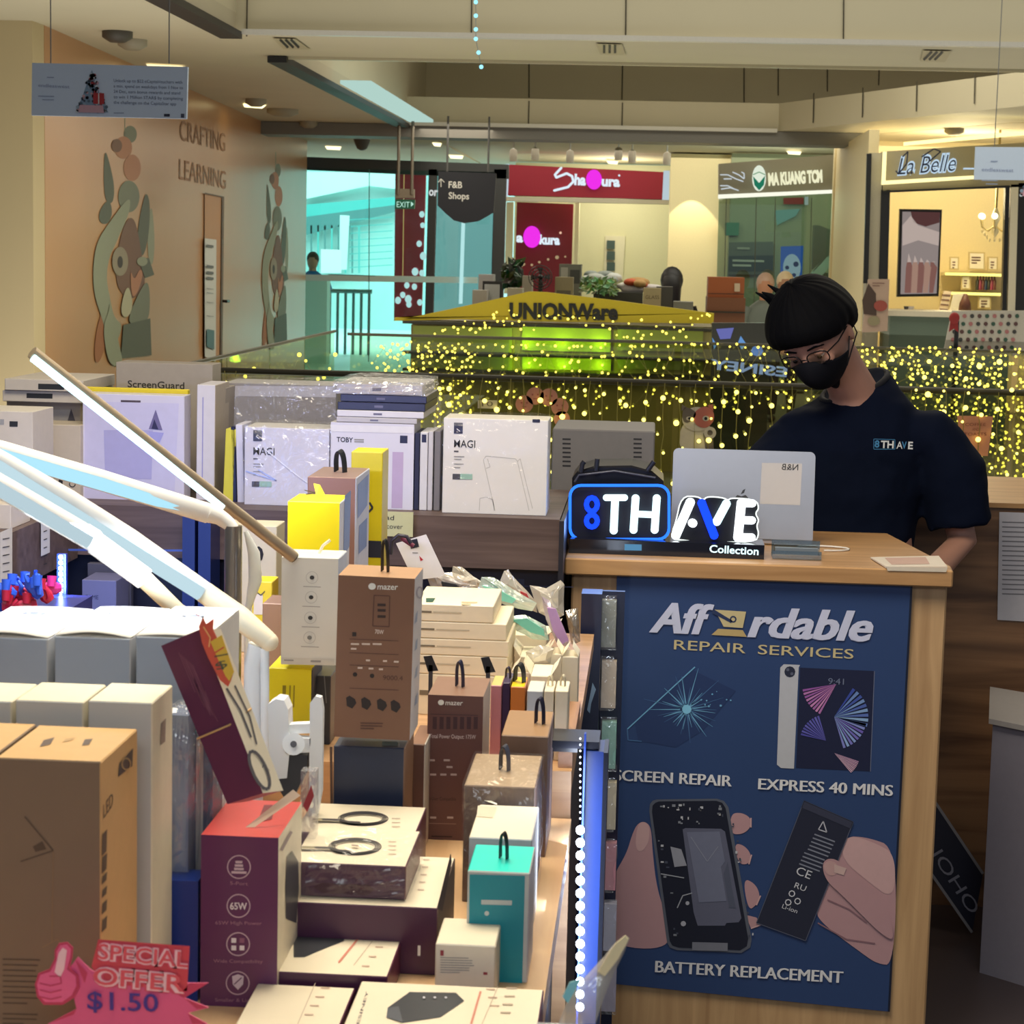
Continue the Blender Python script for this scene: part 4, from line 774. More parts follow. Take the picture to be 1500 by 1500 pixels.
mb.tube(pts, .001, wirem, 3); single('light_string', mb, 'sagging string of warm bulbs on the side balustrade by the orange wall', 'string light')
# stickers on the near glass
m = MB(); q = PD(m, (0, 8.78, 0), (0, -1, 0), .003); pc = C(205, 140, 120, .6); pd_ = C(170, 90, 84, .6)
for (x, y, r) in [(768, 592, 13), (784, 580, 13), (804, 582, 13), (820, 596, 13), (823, 614, 12)]: q.disc(x, y, r, pc, 1, seg=16, thick=.002); q.disc(x-4, y-2, 1.5, pd_, 2, seg=6); q.disc(x+4, y-2, 1.5, pd_, 2, seg=6); q.line([(x-3, y+4), (x+3, y+4)], 1.2, pd_, 2)
single('paper_cutout', m, 'pink scalloped paper ring of little faces on the balustrade glass', 'decoration')
m = MB(); q = PD(m, (0, 8.78, 0), (0, -1, 0), .003); q.smooth = True; cw = C(214, 204, 184, .6); cgx = C(110, 100, 92, .6)
q.poly([(998, 662), (994, 640), (1000, 622), (1010, 616), (1036, 618), (1044, 632), (1043, 664)], cw, 1, .002); q.poly([(1030, 635), (1043, 625), (1046, 662), (1034, 662)], cgx, 2)
q.disc(1021, 614, 22, cw, 3, 18, 18); q.poly([(999, 612), (1001, 596), (1012, 598), (1022, 606), (1012, 618), (1003, 620)], cgx, 4); q.poly([(1020, 600), (1034, 594), (1046, 602), (1046, 618), (1034, 628), (1020, 624), (1014, 612)], C(196, 112, 96, .6), 4)
q.disc(1009, 613, 4, cw, 5, 3); q.disc(1034, 613, 5, cw, 5, 4); q.disc(1010, 613, 2, black, 6); q.disc(1034, 613, 2.4, black, 6); q.poly([(998, 602), (999, 592), (1006, 597)], cgx, 4); q.poly([(1036, 594), (1044, 592), (1045, 602)], C(196, 112, 96, .6), 4); q.ring(1040, 634, 9, 5, cw, 5)
single('paper_cutout', m, 'paper cutout of a white and pink masked animal on the balustrade glass', 'decoration')
m = MB(); q = PD(m, (0, 8.78, 0), (0, -1, 0), .003); q.poly([(1402, 609), (1455, 610), (1447, 668), (1410, 668)], C(214, 146, 116, .6), 1, .002)
for (tx_, a, b) in (('COFFEE', (1414, 624), (1444, 624)), ('AND', (1424, 631), (1434, 631)), ('TOASTS', (1412, 638), (1445, 638))): q.text(tx_, a, b, 4.5, C(150, 84, 70, .6), 2)
single('paper_cutout', m, 'coral paper cup cutout on the balustrade glass right of the worker', 'decoration')
m = MB(); q = PD(m, (0, 8.78, 0), (0, -1, 0), .003); q.rect(700, 586, 729, 598, cw, 1, .002); q.text('10', (706, 595), (722, 595), 7, cgx, 2); single('paper_cutout', m, 'small cream paper tag above the white case box', 'decoration')
# ============================================================ BOOTH FURNITURE
TZ = .88; RZ = .945; LZ = 1.13; CT = 1.045
oak = wood((176, 140, 100), (206, 170, 126), .45, 2, 2.5, 14); oakt = wood((170, 128, 84), (198, 156, 108), .35, 0, 2.5, 14)
wal = wood((78, 62, 58), (104, 86, 80), .5, 0, 3, 16); walr = wood((84, 58, 42), (150, 112, 80), .4, 0, 1.4, 14); lt = wood((222, 178, 130), (238, 200, 154), .4, 1, 4, 10)
navy = C(28, 34, 62, .35); nvy2 = C(22, 30, 74, .3); bluef = C(36, 70, 150, .25)
wt = C(236, 234, 228, .4); cream = C(240, 228, 196, .45); ink = C(38, 40, 46, .5); gtx = C(150, 150, 150, .5)
R_X = -.0925
m = MB(); m.box(-1.12, R_X, 1.25, 2.79, TZ-.035, TZ, lt); m.box(-1.10, R_X-.02, 1.3, 2.77, .06, TZ-.035, C(60, 52, 50)); m.box(-1.08, R_X-.05, 1.35, 2.72, 0, .06, black)
single('display_table', m, 'pale wood topped display table carrying the foreground boxes', 'table')
m = MB(); m.box(-.84, R_X-.002, 2.80, 3.86, RZ-.03, RZ, wood((176, 136, 96), (200, 160, 118), .45, 0, 4, 12)); m.box(-.84, R_X-.002, 2.80, 2.82, .1, RZ-.03, wood((166, 126, 90), (190, 150, 110), .45, 0, 4, 12)); m.box(-.82, R_X-.02, 2.82, 3.84, 0, RZ-.03, C(54, 48, 50))
pass; m.box(R_X-.022, R_X-.002, 2.82, 3.12, RZ, RZ+.03, wood((150, 108, 76), (184, 140, 104), .45, 1, 4, 12))
single('display_shelf_unit', m, 'wooden display step behind the foreground table holding stacks of small white boxes', 'shelf unit')
m = MB(); m.box(-1.16, -.86, 2.85, 3.8, 0, .799, C(26, 28, 40)); single('display_plinth', m, 'dark plinth under the blue tray at the left edge', 'plinth')
# glass frame at front of the step and dark posts
t = Thing('display_stand', 'dark metal frame with a blue lit panel at the right end of the foreground table', 'frame', V((-.06, 2.6, 0))); fm_ = C(40, 42, 54, .3, .6)
a = P(805, 1066, 2.795); b = P(880, 1072, 2.795)
mb = MB(); mb.box(a.x, b.x, 2.72, 2.792, a.z-.010, a.z, fm_); t.part('top_bar', mb)
a = P(806, 1100, 2.79); b_ = P(846, 1100, 2.79); mb = MB(); mb.box(a.x, b_.x, 2.785, 2.79, P(820, 1100, 2.79).z, P(820, 1072, 2.79).z, C(24, 28, 44, .2)); t.part('dark_strip', mb)
xa, xb = P(852, 1250, 2.72).x, P(880, 1250, 2.72).x
mb = MB(); mb.box(xa, xb, 2.715, 2.785, .0, a.z+.02, C(30, 52, 116, .3)); t.part('blue_panel', mb, 'blue lit panel')
mb = MB(); x0 = xb; mb.box(x0, x0+.006, 2.71, 2.79, 0, a.z+.02, fm_); t.part('post', mb)
t2 = Thing('light_strip', 'blazing white vertical light strip at the right edge of the foreground table', 'light', V((xa, 2.7, 0)))
mb = MB(); mb.box(xa-.0005, xa+.002, 2.70, 2.713, .55, P(845, 1075, 2.7).z, C(40, 80, 190, .4)); t2.part('backing', mb)
ledw = E(215, 232, 255, 22)
for i in range(15):
    c = P(850-.03*i, 1216+i*18.5, 2.695); mb = MB(); mb.ball(c, (.0060, .003, .0066), ledw, 8, 5); t2.part('diode', mb)
for i in range(14):
    c = P(850, 1082+i*9, 2.695); mb = MB(); mb.ball(c, (.0012, .001, .0016), E(225, 235, 255, 5), 6, 4); t2.part('diode', mb)
area('light_strip_glow', (xa-.012, 2.66, .80), .03, .36, .8, (.72, .82, 1), (math.pi/2, 0, -.5))
area('light_strip_glow', (-.0935, 2.4, .97), .3, .04, .22, (.75, .85, 1), (0, math.pi*.55, 0))
# far dark post
t = Thing('display_post', 'tall dark navy post behind the blue lit panel', 'post', V((P(866, 1000, 3.9).x, 3.9, 0)))
a, b = P(851, 900, 3.9), P(881, 900, 3.9); mb = MB(); mb.box(a.x, b.x, 3.9, 3.96, 0, P(866, 870, 3.9).z, navy); t.part('post', mb)
mb = MB(); c = P(862, 990, 3.88); q = PD(mb, (0, 3.895, 0), (0, -1, 0)); q.poly([(868, 1000), (873, 1010), (866, 1030), (864, 1045), (860, 1040), (864, 1020)], C(150, 180, 210, .2), 1); t.part('tape', mb)
# hanging phone case packs column
cols = [(150, 156, 150), (220, 206, 190), (150, 204, 196), (226, 218, 196), (222, 160, 178), (196, 200, 226), (180, 176, 200)]
labs = ['grey topmost', 'cream second', 'mint green third', 'ivory fourth', 'pink fifth', 'lilac white sixth', 'grey violet lowest']
rack = MB(); a = P(893, 868, 3.97); rack.box(a.x-.02, a.x+.03, 3.985, 4.0, 0, a.z, navy); single('pack_rack', rack, 'dark rack board that carries the column of phone case packs', 'rack')
for i, c_ in enumerate(cols):
    y0 = 872+i*89; a, b = P(881, y0+40, 3.95), P(906, y0+40, 3.95); z1 = P(893, y0, 3.95).z; z0 = P(893, y0+80, 3.95).z
    t = Thing('phone_case_pack', labs[i]+' pack in the column left of the navy repair poster', 'phone case', V(((a.x+b.x)/2, 3.97, z0)), None)
    mb = MB(); mb.box(a.x, b.x-.005, 3.955, 3.98, z0+.004, z1-.012, C(*c_, .35)); t.part('case', mb)
    mb = MB(); rr = random.Random(i); n = 9
    pts = [V((b.x-.006+rr.uniform(-.005, .005), 3.95, z0+(z1-z0)*k/n)) for k in range(n+1)]
    mb.add([V((a.x-.002, 3.948, z0)), V((a.x-.002, 3.948, z1))]+pts, [(0, 1)+tuple(range(2+n, 1, -1))], film(.12, .08)); t.part('plastic_sleeve', mb)
# rear ledge
XL = -1.42; XR = -.175
m = MB(); m.box(XL, XR, 4.12, 4.66, LZ-.018, LZ, wal); m.box(XL, XR, 4.12, 4.14, LZ-.105, LZ-.018, wal); m.box(XL, XR, 4.16, 4.64, 0, LZ-.105, C(24, 27, 46, .4)); m.box(-1.16, XR-.03, 4.05, 4.10, .80, .815, nvy2)
m.box(-1.16, XR, 4.0, 4.14, .0, .84, C(20, 24, 46, .4))
a, b = P(806, 800, 4.13), P(838, 800, 4.13); m.box(XR-.002, XR+.008, 4.10, 4.6, LZ-.14, LZ, C(30, 32, 44, .4))
q = PD(m, (0, 4.159, 0), (0, -1, 0)); q.line([(640, 856), (840, 860)], 1, C(60, 70, 110), 2); q.rect(752, 848, 768, 860, C(50, 56, 82), 2)
single('rear_ledge', m, 'long dark wood ledge across the rear of the booth carrying white tablet case boxes', 'ledge')
m = MB(); m.box(-1.45, -1.17, 3.0, 4.11, LZ-.018, LZ, wal); m.box(-1.19, -1.17, 3.0, 4.11, LZ-.11, LZ-.018, wal); m.box(-1.45, -1.22, 3.02, 4.1, 0, LZ-.11, C(40, 34, 36)); single('side_ledge', m, 'dark wood side ledge at the left with white paper price strips', 'ledge')
for (x0, x1, y0, y1, lab) in ((0, 18, 780, 862, 'white handwritten price strip at the left edge of the side ledge'), (60, 73, 757, 815, 'narrow white size label strip on the side ledge')):
    m = MB(); q = PD(m, (-1.168, 0, 0), (1, 0, 0), .001); sl = -.45; q.poly([(x0, y0), (x1, y0+sl*(x1-x0)), (x1, y1+sl*(x1-x0)), (x0, y1)], C(214, 212, 206), 1)
    for k in range(6): q.line([(x0+4, y0+10+k*12), (x1-4, y0+8+k*12)], 1.4, ink, 2)
    single('price_strip', m, lab, 'label')
for x0 in (272, 295):
    m = MB(); a, b = P(x0, 820, 4.06), P(x0+18, 820, 4.06); m.box(a.x, b.x, 4.03, 4.12, .5, P(x0, 748, 4.06).z-.003, C(24, 40, 100, .3)); single('shelf_post', m, ['left', 'right'][x0 > 280]+' one of the twin dark blue uprights under the rear ledge', 'post')
m = MB(); q = PD(m, (0, 4.04, 0), (0, -1, 0)); q.poly([(100, 804), (273, 805), (273, 808), (100, 807)], C(70, 90, 160, .2), 1, .004); single('glass_shelf_edge', m, 'thin blue glass shelf edge below the rear ledge', 'shelf')
# ============================================================ COUNTER
xc0, xc1 = P(836, 900, 4.2).x, P(1386, 900, 4.2).x
m = MB(); m.box(xc0, xc1, 4.2, 4.68, 0, CT-.035, oak); single('service_counter', m, 'light oak service counter that carries the navy repair poster', 'counter', bevel=.004)
a, b = P(828, 820, 4.18), P(1396, 828, 4.18); top = MB()
top.prism([V((a.x, 4.17, CT-.035)), V((b.x, 4.17, CT-.035)), V((b.x+.005, 4.24, CT-.035)), V((b.x-.07, 4.73, CT-.035)), V((a.x, 4.73, CT-.035))], (0, 0, .035), oakt)
single('counter_top', top, 'oak worktop slab of the service counter under the laptop and neon sign', 'worktop', bevel=.003)
# poster
Yp = 4.192
m = MB(); q = PD(m, (0, Yp, 0), (0, -1, 0), .0006); pn = C(44, 68, 116, .42, nz=.03)
q.poly([(904, 828), (1337, 845), (1303, 1482), (888, 1440)], pn, 0, .006); edge = C(22, 30, 52, .4); q.line([(904, 829), (1337, 846)], 3, edge, 1); q.line([(1336, 845), (1302, 1482)], 3, edge, 1)
pw_ = C(206, 212, 240, .4); gold = C(204, 190, 146, .4)
for dx in (-1.5, 0, 1.5): q.text('Aff', (952+dx, 925), (1043+dx, 929), 43, pw_, 4+dx*.6, .02, .28); q.text('rdable', (1096+dx, 932), (1277+dx, 939), 43, pw_, 4+dx*.6, .02, .28)
q.poly([(1047, 893), (1093, 896), (1088, 920), (1060, 918)], gold, 4); q.poly([(1042, 930), (1052, 921), (1088, 923), (1094, 933)], C(190, 168, 116, .4), 4); q.line([(1044, 895), (1072, 911)], 6, C(44, 58, 96, .4), 5, 4); q.ring(1074, 907, 5, 2, C(44, 58, 96, .4), 5, seg=10)
q.text('REPAIR', (987, 951), (1092, 957), 14, gold, 3, .004); q.text('SERVICES', (1110, 958), (1250, 965), 14, gold, 3, .004)
ice = C(110, 170, 214, .4); ice2 = C(70, 110, 160, .4)
def bold(s, a, b, cap): [q.text(s, (a[0]+dx, a[1]), (b[0]+dx, b[1]), cap, C(226, 228, 236, .4), 4+dx, 0) for dx in (-.8, 0, .8)]
bold('SCREEN REPAIR', (900, 1143), (1071, 1152), 16); bold('EXPRESS 40 MINS', (1111, 1156), (1307, 1166), 16); bold('BATTERY REPLACEMENT', (960, 1424), (1234, 1440), 17)
# shattered phone
q.line([(919, 1068), (932, 1056), (1018, 977)], 1.8, ice, 2); q.line([(919, 1068), (920, 1084), (940, 1086)], 1.5, ice2, 2); q.poly([(930, 1062), (1016, 982), (1078, 1012), (1030, 1070), (990, 1095), (935, 1085)], C(38, 58, 104, .4), 1)
rr = random.Random(9); cx, cy = 1006, 1039
for i in range(34):
    th = i*2*math.pi/34+rr.uniform(-.08, .08); r = rr.uniform(26, 58)*(1 if i % 3 else 1.15); r1 = rr.uniform(2, 10)
    q.line([(cx+r1*math.cos(th), cy+r1*math.sin(th)*.95), (cx+r*math.cos(th+.03), cy+r*math.sin(th+.03)*.95)], rr.uniform(1.4, 2.6), ice if i % 2 else ice2, 2, .4)
for i in range(10): th = rr.uniform(-.75, -.1); r = rr.uniform(25, 72); q.disc(cx+r*math.cos(th), cy+r*math.sin(th)*.8, rr.uniform(.8, 2), ice, 3, seg=5)
q.disc(cx, cy, 7, C(130, 200, 240, .4), 3, seg=9)
# tablet
sil = C(190, 194, 206, .35); q.poly([(1148, 973), (1172, 974), (1170, 978), (1163, 1126), (1144, 1125), (1138, 1120), (1143, 978)], sil, 2); q.disc(1157, 984, 8, C(36, 42, 66), 3, 8, 12); q.disc(1154, 981, 2.4, C(90, 96, 120), 4, seg=8); q.disc(1160, 987, 2.4, C(90, 96, 120), 4, seg=8)
q.poly([(1172, 978), (1281, 983), (1275, 1130), (1166, 1125)], C(28, 34, 66, .4), 1); q.line([(1281, 983), (1275, 1130)], 1, C(110, 120, 150), 2)
fans = [((1225, 1002), 2.95, 2.1, 50, (150, 90, 170), (214, 150, 200)), ((1222, 1050), -.95, .25, 50, (60, 80, 170), (150, 190, 230)), ((1222, 1050), .25, 1.25, 48, (110, 90, 190), (150, 190, 235)), ((1180, 1060), -.5, -1.35, 0, (0, 0, 0), (0, 0, 0)), ((1210, 1085), 3.4, 4.4, 38, (80, 80, 170), (110, 110, 200)), ((1222, 1103), .35, .85, 38, (190, 150, 190), (220, 190, 210))]
for (c, t0, t1, r, c1, c2) in fans:
    if not r: continue
    n = 9
    for i in range(n):
        th = t0+(t1-t0)*i/(n-1); hw = abs(t1-t0)/n*.36; col = C(*[int(c1[k]+(c2[k]-c1[k])*((i*5) % n)/n) for k in range(3)], .4)
        q.poly([c, (c[0]+r*math.cos(th-hw), c[1]+r*math.sin(th-hw)), (c[0]+r*math.cos(th+hw), c[1]+r*math.sin(th+hw))], col, 3)
q.text('9:41', (1213, 1002), (1236, 1003), 9, C(110, 120, 150), 4)
# hand with opened phone
q.smooth = True
sk = C(184, 146, 154, .5, nz=.03); skd = C(140, 106, 118, .5); skl = C(204, 168, 172, .5)
q.poly([(934, 1206), (945, 1203), (954, 1212), (956, 1250), (962, 1300), (975, 1340), (985, 1392), (889, 1386), (888, 1320), (900, 1280), (918, 1250), (926, 1222)], sk, 2); q.poly([(934, 1206), (945, 1203), (952, 1212), (950, 1236), (938, 1250), (930, 1240)], skl, 3)
for pts in ([(1070, 1192), (1086, 1190), (1100, 1198), (1100, 1212), (1088, 1222), (1070, 1222)], [(1075, 1235), (1090, 1238), (1101, 1252), (1097, 1266), (1082, 1266)], [(1088, 1286), (1106, 1294), (1114, 1312), (1108, 1326), (1096, 1334)], [(1092, 1340), (1108, 1344), (1116, 1354), (1100, 1360)]): q.poly(pts, sk, 2); q.line(pts[2:4], 2, skl, 3)
ph = C(26, 30, 48, .35)
q.smooth = False
q.poly([(956, 1173), (962, 1171), (1050, 1170), (1060, 1173), (1067, 1182), (1101, 1376), (1099, 1388), (1086, 1396), (992, 1392), (981, 1388), (977, 1380), (951, 1188), (952, 1178)], C(90, 96, 112, .35), 3); q.poly([(960, 1176), (965, 1174), (1049, 1173), (1058, 1176), (1063, 1184), (1096, 1375), (1094, 1386), (1084, 1392), (994, 1388), (985, 1385), (981, 1378), (955, 1189), (956, 1180)], ph, 4)
q.poly([(1000, 1215), (1004, 1213), (1056, 1214), (1062, 1218), (1086, 1345), (1082, 1351), (1064, 1352), (1062, 1356), (1022, 1356), (1016, 1336)], C(96, 100, 124, .35), 5); q.poly([(1006, 1219), (1054, 1218), (1062, 1262), (1056, 1270), (1064, 1320), (1024, 1322)], C(112, 118, 144, .35), 6); q.poly([(1066, 1262), (1072, 1300), (1078, 1330), (1068, 1330), (1060, 1280)], C(84, 90, 112, .35), 6); q.line([(1012, 1226), (1036, 1262), (1052, 1240)], 1, C(140, 146, 168), 7); q.poly([(982, 1240), (998, 1244), (1006, 1268), (988, 1270)], C(150, 154, 170), 6)
q.line([(968, 1280), (1002, 1286)], 1.5, C(160, 166, 180), 6); q.line([(992, 1330), (1000, 1312), (1014, 1308)], 1.5, C(160, 166, 180), 6); q.disc(1007, 1323, 3, C(170, 174, 190), 6, seg=8); q.disc(1001, 1353, 4, C(170, 174, 190), 6, seg=8); q.rect(1014, 1380, 1066, 1392, C(120, 124, 140), 6)
rr = random.Random(5)
for i in range(46):
    x = rr.uniform(965, 1058) if i < 24 else (rr.uniform(953, 962) if i % 2 else rr.uniform(1064, 1072)); y = rr.uniform(1176, 1186) if i < 14 else (rr.uniform(1190, 1206) if i < 24 else rr.uniform(1200, 1370)); x += (y-1180)*.16 if i >= 24 else 0
    q.rect(x, y, x+rr.uniform(1.5, 5), y+rr.uniform(1.5, 4), C(*rr.choice([(190, 194, 206), (130, 136, 150), (70, 76, 96)])), 6)
# battery and hand
q.smooth = True
q.poly([(1234, 1225), (1270, 1226), (1314, 1242), (1310, 1414), (1285, 1412), (1262, 1396), (1200, 1350), (1195, 1330), (1212, 1300)], sk, 2)
q.poly([(1232, 1232), (1250, 1224), (1285, 1236), (1312, 1252), (1310, 1320), (1270, 1290), (1236, 1262)], skl, 3); q.line([(1198, 1352), (1240, 1376), (1282, 1382)], 2, skd, 4); q.line([(1212, 1318), (1244, 1332), (1270, 1352)], 2, skd, 4)
q.poly([(1178, 1173), (1250, 1204), (1180, 1378), (1108, 1352)], C(38, 42, 62, .35), 5); q.poly([(1178, 1173), (1250, 1204), (1246, 1214), (1174, 1183)], C(58, 62, 84, .35), 6); q.line([(1178, 1173), (1250, 1204), (1180, 1378), (1108, 1352), (1178, 1173)], 1.2, C(84, 90, 112, .35), 6)
for i in range(9): c = (1195-i*2.4-(3 if i > 4 else 0), 1222+i*5.4); q.line([(c[0]-2, c[1]), (c[0]+28, c[1]+11)], 2, C(130, 136, 156, .4), 6)
tri = [(1206, 1203), (1199, 1215), (1211, 1219), (1206, 1203)]; q.line(tri, 1.6, C(190, 194, 210), 7)
lg = C(206, 210, 224, .4); q.text('CE', (1165, 1280), (1186, 1288), 13, lg, 7); q.text('RU', (1163, 1300), (1179, 1306), 9, lg, 7); q.text('Li-ion', (1145, 1330), (1167, 1338), 7, lg, 7)
for a_ in range(3):
    th = a_*2.094+.4; c = (1161+8*math.cos(th), 1317+8*math.sin(th)); q.ring(c[0], c[1], 5, 1.6, lg, 7, seg=8)
q.poly([(1204, 1268), (1210, 1258), (1224, 1258), (1240, 1270), (1268, 1290), (1300, 1330), (1312, 1380), (1290, 1368), (1262, 1340), (1232, 1310), (1210, 1290)], sk, 8); q.poly([(1206, 1266), (1214, 1260), (1226, 1264), (1228, 1280), (1216, 1284), (1208, 1276)], C(196, 160, 162, .4), 9); q.poly([(1222, 1266), (1240, 1272), (1236, 1282), (1222, 1278)], C(206, 178, 176, .3), 10)
single('repair_poster', m, 'tall navy poster on the oak counter advertising affordable phone repair services', 'poster')
# neon sign
def npos(x, y, D=4.27): return P(x, y, D)
t = Thing('neon_sign', 'lit blue and white neon name sign on a black plinth standing on the counter', 'neon sign', V((P(977, 815, 4.27).x, 4.29, CT)))
a, b = P(833, 812, 4.25), P(1119, 812, 4.25); zp = P(977, 793, 4.25).z; mb = MB(); mb.box(a.x, b.x, 4.24, 4.33, CT, zp, C(14, 16, 30, .12)); q = PD(mb, (0, 4.24, 0), (0, -1, 0)); q.text('Collection', (1039, 809), (1111, 813), 11, E(215, 245, 250, 1.6), 1, .02); q.rect(915, 797, 940, 806, E(120, 190, 240, .5), 1); t.part('plinth', mb, 'black glossy plinth with a lit word')
def rrect(x0, y0, x1, y1, r, n=5):
    pts = []
    for (cx, cy, a0) in ((x1-r, y0+r, -90), (x1-r, y1-r, 0), (x0+r, y1-r, 90), (x0+r, y0+r, 180)):
        for i in range(n+1): th = math.radians(a0+90*i/n); pts.append((cx+r*math.cos(th), cy+r*math.sin(th)))
    return pts
mb = MB(); mb.prism([npos(x, y, 4.285) for x, y in rrect(836, 712, 980, 791, 16)], (0, .006, 0), C(3, 5, 26, .5)); t.part('backing_panel', mb)
o_out0 = [(998, 727), (1022, 727), (1030, 733), (1036, 727), (1060, 729), (1066, 733), (1072, 729), (1108, 732), (1112, 745), (1106, 752), (1112, 762), (1108, 770), (1112, 782), (1106, 795), (990, 793), (984, 780), (990, 765)]
o_out = o_out0
for _ in range(2): o_out = [c for i in range(len(o_out)) for c in ((o_out[i][0]*.75+o_out[(i+1) % len(o_out)][0]*.25, o_out[i][1]*.75+o_out[(i+1) % len(o_out)][1]*.25), (o_out[i][0]*.25+o_out[(i+1) % len(o_out)][0]*.75, o_out[i][1]*.25+o_out[(i+1) % len(o_out)][1]*.75))]
mb = MB(); mb.prism([npos(x, y, 4.285) for x, y in o_out], (0, .006, 0), C(4, 6, 18, .5)); t.part('backing_panel', mb)
def ntube(name, pts, rpx, mt, lab=None, D=4.272, close=False):
    r = rpx/3000*D; mb = MB(); pp = [npos(x, y, D) for x, y in pts]; pp = pp+[pp[0], pp[1]] if close else pp; mb.tube(pp, r, mt, 10)
    if not close:
        for e in (pp[0], pp[-1]): mb.ball(e, r, mt, 10, 6)
    t.part(name, mb, lab)
nb = E(20, 60, 255, 2.2); nbl = E(40, 110, 255, 2.0); nw = E(205, 240, 250, 2.2); nww = E(240, 248, 255, 2.4)
ntube('border_tube', rrect(835, 711, 980, 790, 16), 2.2, nbl, 'blue border tube', close=True)
ntube('digit_tube', [(867+8*math.cos(a*.524), 739+10*math.sin(a*.524)) for a in range(12)], 4, nb, 'blue upper ring of the digit eight', close=True)
ntube('digit_tube', [(867+8*math.cos(a*.524), 763+9*math.sin(a*.524)) for a in range(12)], 4, nb, 'blue lower ring of the digit eight', close=True)
ntube('letter_tube', [(888, 729), (915, 729)], 5, nw); ntube('letter_tube', [(901, 732), (899, 777)], 6, nw); ntube('letter_tube', [(931, 730), (928, 776)], 6, nw); ntube('letter_tube', [(962, 730), (959, 776)], 6, nw); ntube('letter_tube', [(934, 753), (956, 754)], 5, nw)
ntube('letter_tube', [(1011, 736), (990, 784)], 7, nww); ntube('letter_tube', [(1014, 766), (1015, 766.5)], 6.5, nww); ntube('letter_tube', [(1028, 737), (1046, 784)], 6.5, nb, 'blue slanting stroke'); ntube('letter_tube', [(1064, 738), (1050, 764)], 6.5, nw)
ntube('letter_tube', [(1086, 737), (1081, 787)], 7, nww)
for y in (737, 762, 787): ntube('letter_tube', [(1088, y), (1102-(y-737)*.02, y+.3)], 6, nww)
ntube('border_tube', o_out, 1.0, E(235, 245, 240, 1.6), 'thin white outline tube', D=4.278, close=True)
area('neon_glow', (P(907, 750, 4.25).x, 4.24, P(907, 750, 4.25).z), .18, .1, .35, (.25, .45, 1), (-math.pi/2, 0, 0)); area('neon_glow', (P(1050, 750, 4.25).x, 4.24, P(1050, 750, 4.25).z), .15, .1, .35, (.85, .95, 1), (-math.pi/2, 0, 0))
# laptop
Yl = 4.46; silv = C(196, 196, 204, .32, .85, nz=.02)
a = P(985, 797, Yl); b = P(1187, 800, Yl); t = Thing('laptop', 'open silver laptop seen from behind its lid on the oak counter', 'laptop', V(((a.x+b.x)/2, Yl, CT)))
ln = Mx.Rotation(-.10, 4, 'X'); zt = P(1087, 661, Yl).z; h = (zt-CT-.012)
Ml = T3(((a.x+b.x)/2, Yl, CT+.014)) @ ln; w_ = (b.x-a.x)/2*1.03
mb = MB(); rc = []
for (cx, cz, a0) in ((w_-.012, h-.012, 0), (-w_+.012, h-.012, 90)):
    for i in range(6): th = math.radians(a0+90*i/5); rc.append((cx+.012*math.cos(th), cz+.012*math.sin(th)))
rc += [(-w_, 0), (w_, 0)]
mb.prism([Ml @ V((x, 0, z)) for x, z in rc], (Ml.to_3x3() @ V((0, .005, 0))), silv, C(150, 150, 156, .3, .8)); t.part('lid', mb)
mb = MB(); mb.box((a.x+b.x)/2-w_, (a.x+b.x)/2+w_, Yl+.004, Yl+.222, CT+.001, CT+.013, silv); base = t.part('base', mb, bevel=.003)
mb = MB(); mb.box((a.x+b.x)/2-w_+.02, (a.x+b.x)/2+w_-.02, Yl+.04, Yl+.13, CT+.0131, CT+.0145, C(30, 30, 34)); t.part('keyboard', mb)
mb = MB(); q = PD(mb, Ml @ V((0, 0, 0)), Ml.to_3x3() @ V((0, -1, 0)), .0004); dk_ = C(66, 66, 72, .3)
q.poly([(1076, 730), (1080, 725), (1086, 727), (1092, 725), (1096, 729), (1093, 734), (1097, 740), (1092, 748), (1080, 748), (1075, 740)], dk_, 1); q.poly([(1085, 724), (1088, 718), (1092, 716), (1090, 722)], dk_, 1); t.part('lid_emblem', mb, 'dark fruit shaped emblem')
mb = MB(); q = PD(mb, Ml @ V((0, 0, 0)), Ml.to_3x3() @ V((0, -1, 0)), .0004); q.poly([(1116, 678), (1175, 679), (1172, 740), (1113, 738)], C(205, 203, 206, .6, nz=.02), 1)
q.text('N&B', (1169, 689), (1145, 688), 9, C(44, 44, 50), 3, upflip=-1); t.part('lid_sticker', mb, 'pale rectangular sticker with marker letters')
# card holder, cable, card, terminal
m = MB(); a, b = P(1131, 815, 4.27), P(1202, 818, 4.27); m.box(a.x, b.x, 4.25, 4.31, CT+.001, CT+.006, glass(190, 205, 215, .25)); m.box(a.x, b.x, 4.30, 4.304, CT+.006, CT+.034, glass(190, 205, 215, .25)); m.box(a.x, b.x, 4.25, 4.254, CT+.006, CT+.018, glass(190, 205, 215, .25)); m.box(a.x+.006, b.x-.006, 4.27, 4.285, CT+.0065, CT+.022, C(120, 130, 140, .3))
single('card_holder', m, 'small clear acrylic card holder right of the neon sign', 'card holder')
m = MB(); pts = [V((P(1190, 795, 4.47).x+.02+.055*math.cos(a_*.4)*1.0, 4.42+.035*math.sin(a_*.4), CT+.003)) for a_ in range(-4, 9)]; m.tube(pts, .0022, C(225, 225, 225, .4), 6); single('charging_cable', m, 'white charging cable curled on the counter beside the laptop', 'cable')
m = MB(); q = PD(m, (0, 0, CT+.004), (0, 0, 1), .0005); q.poly([(1275, 816), (1375, 814), (1388, 830), (1298, 830)], C(222, 212, 200, .4), 1, .003); q.poly([(1296, 817), (1356, 816), (1362, 826), (1306, 827)], C(196, 160, 148, .4), 2)
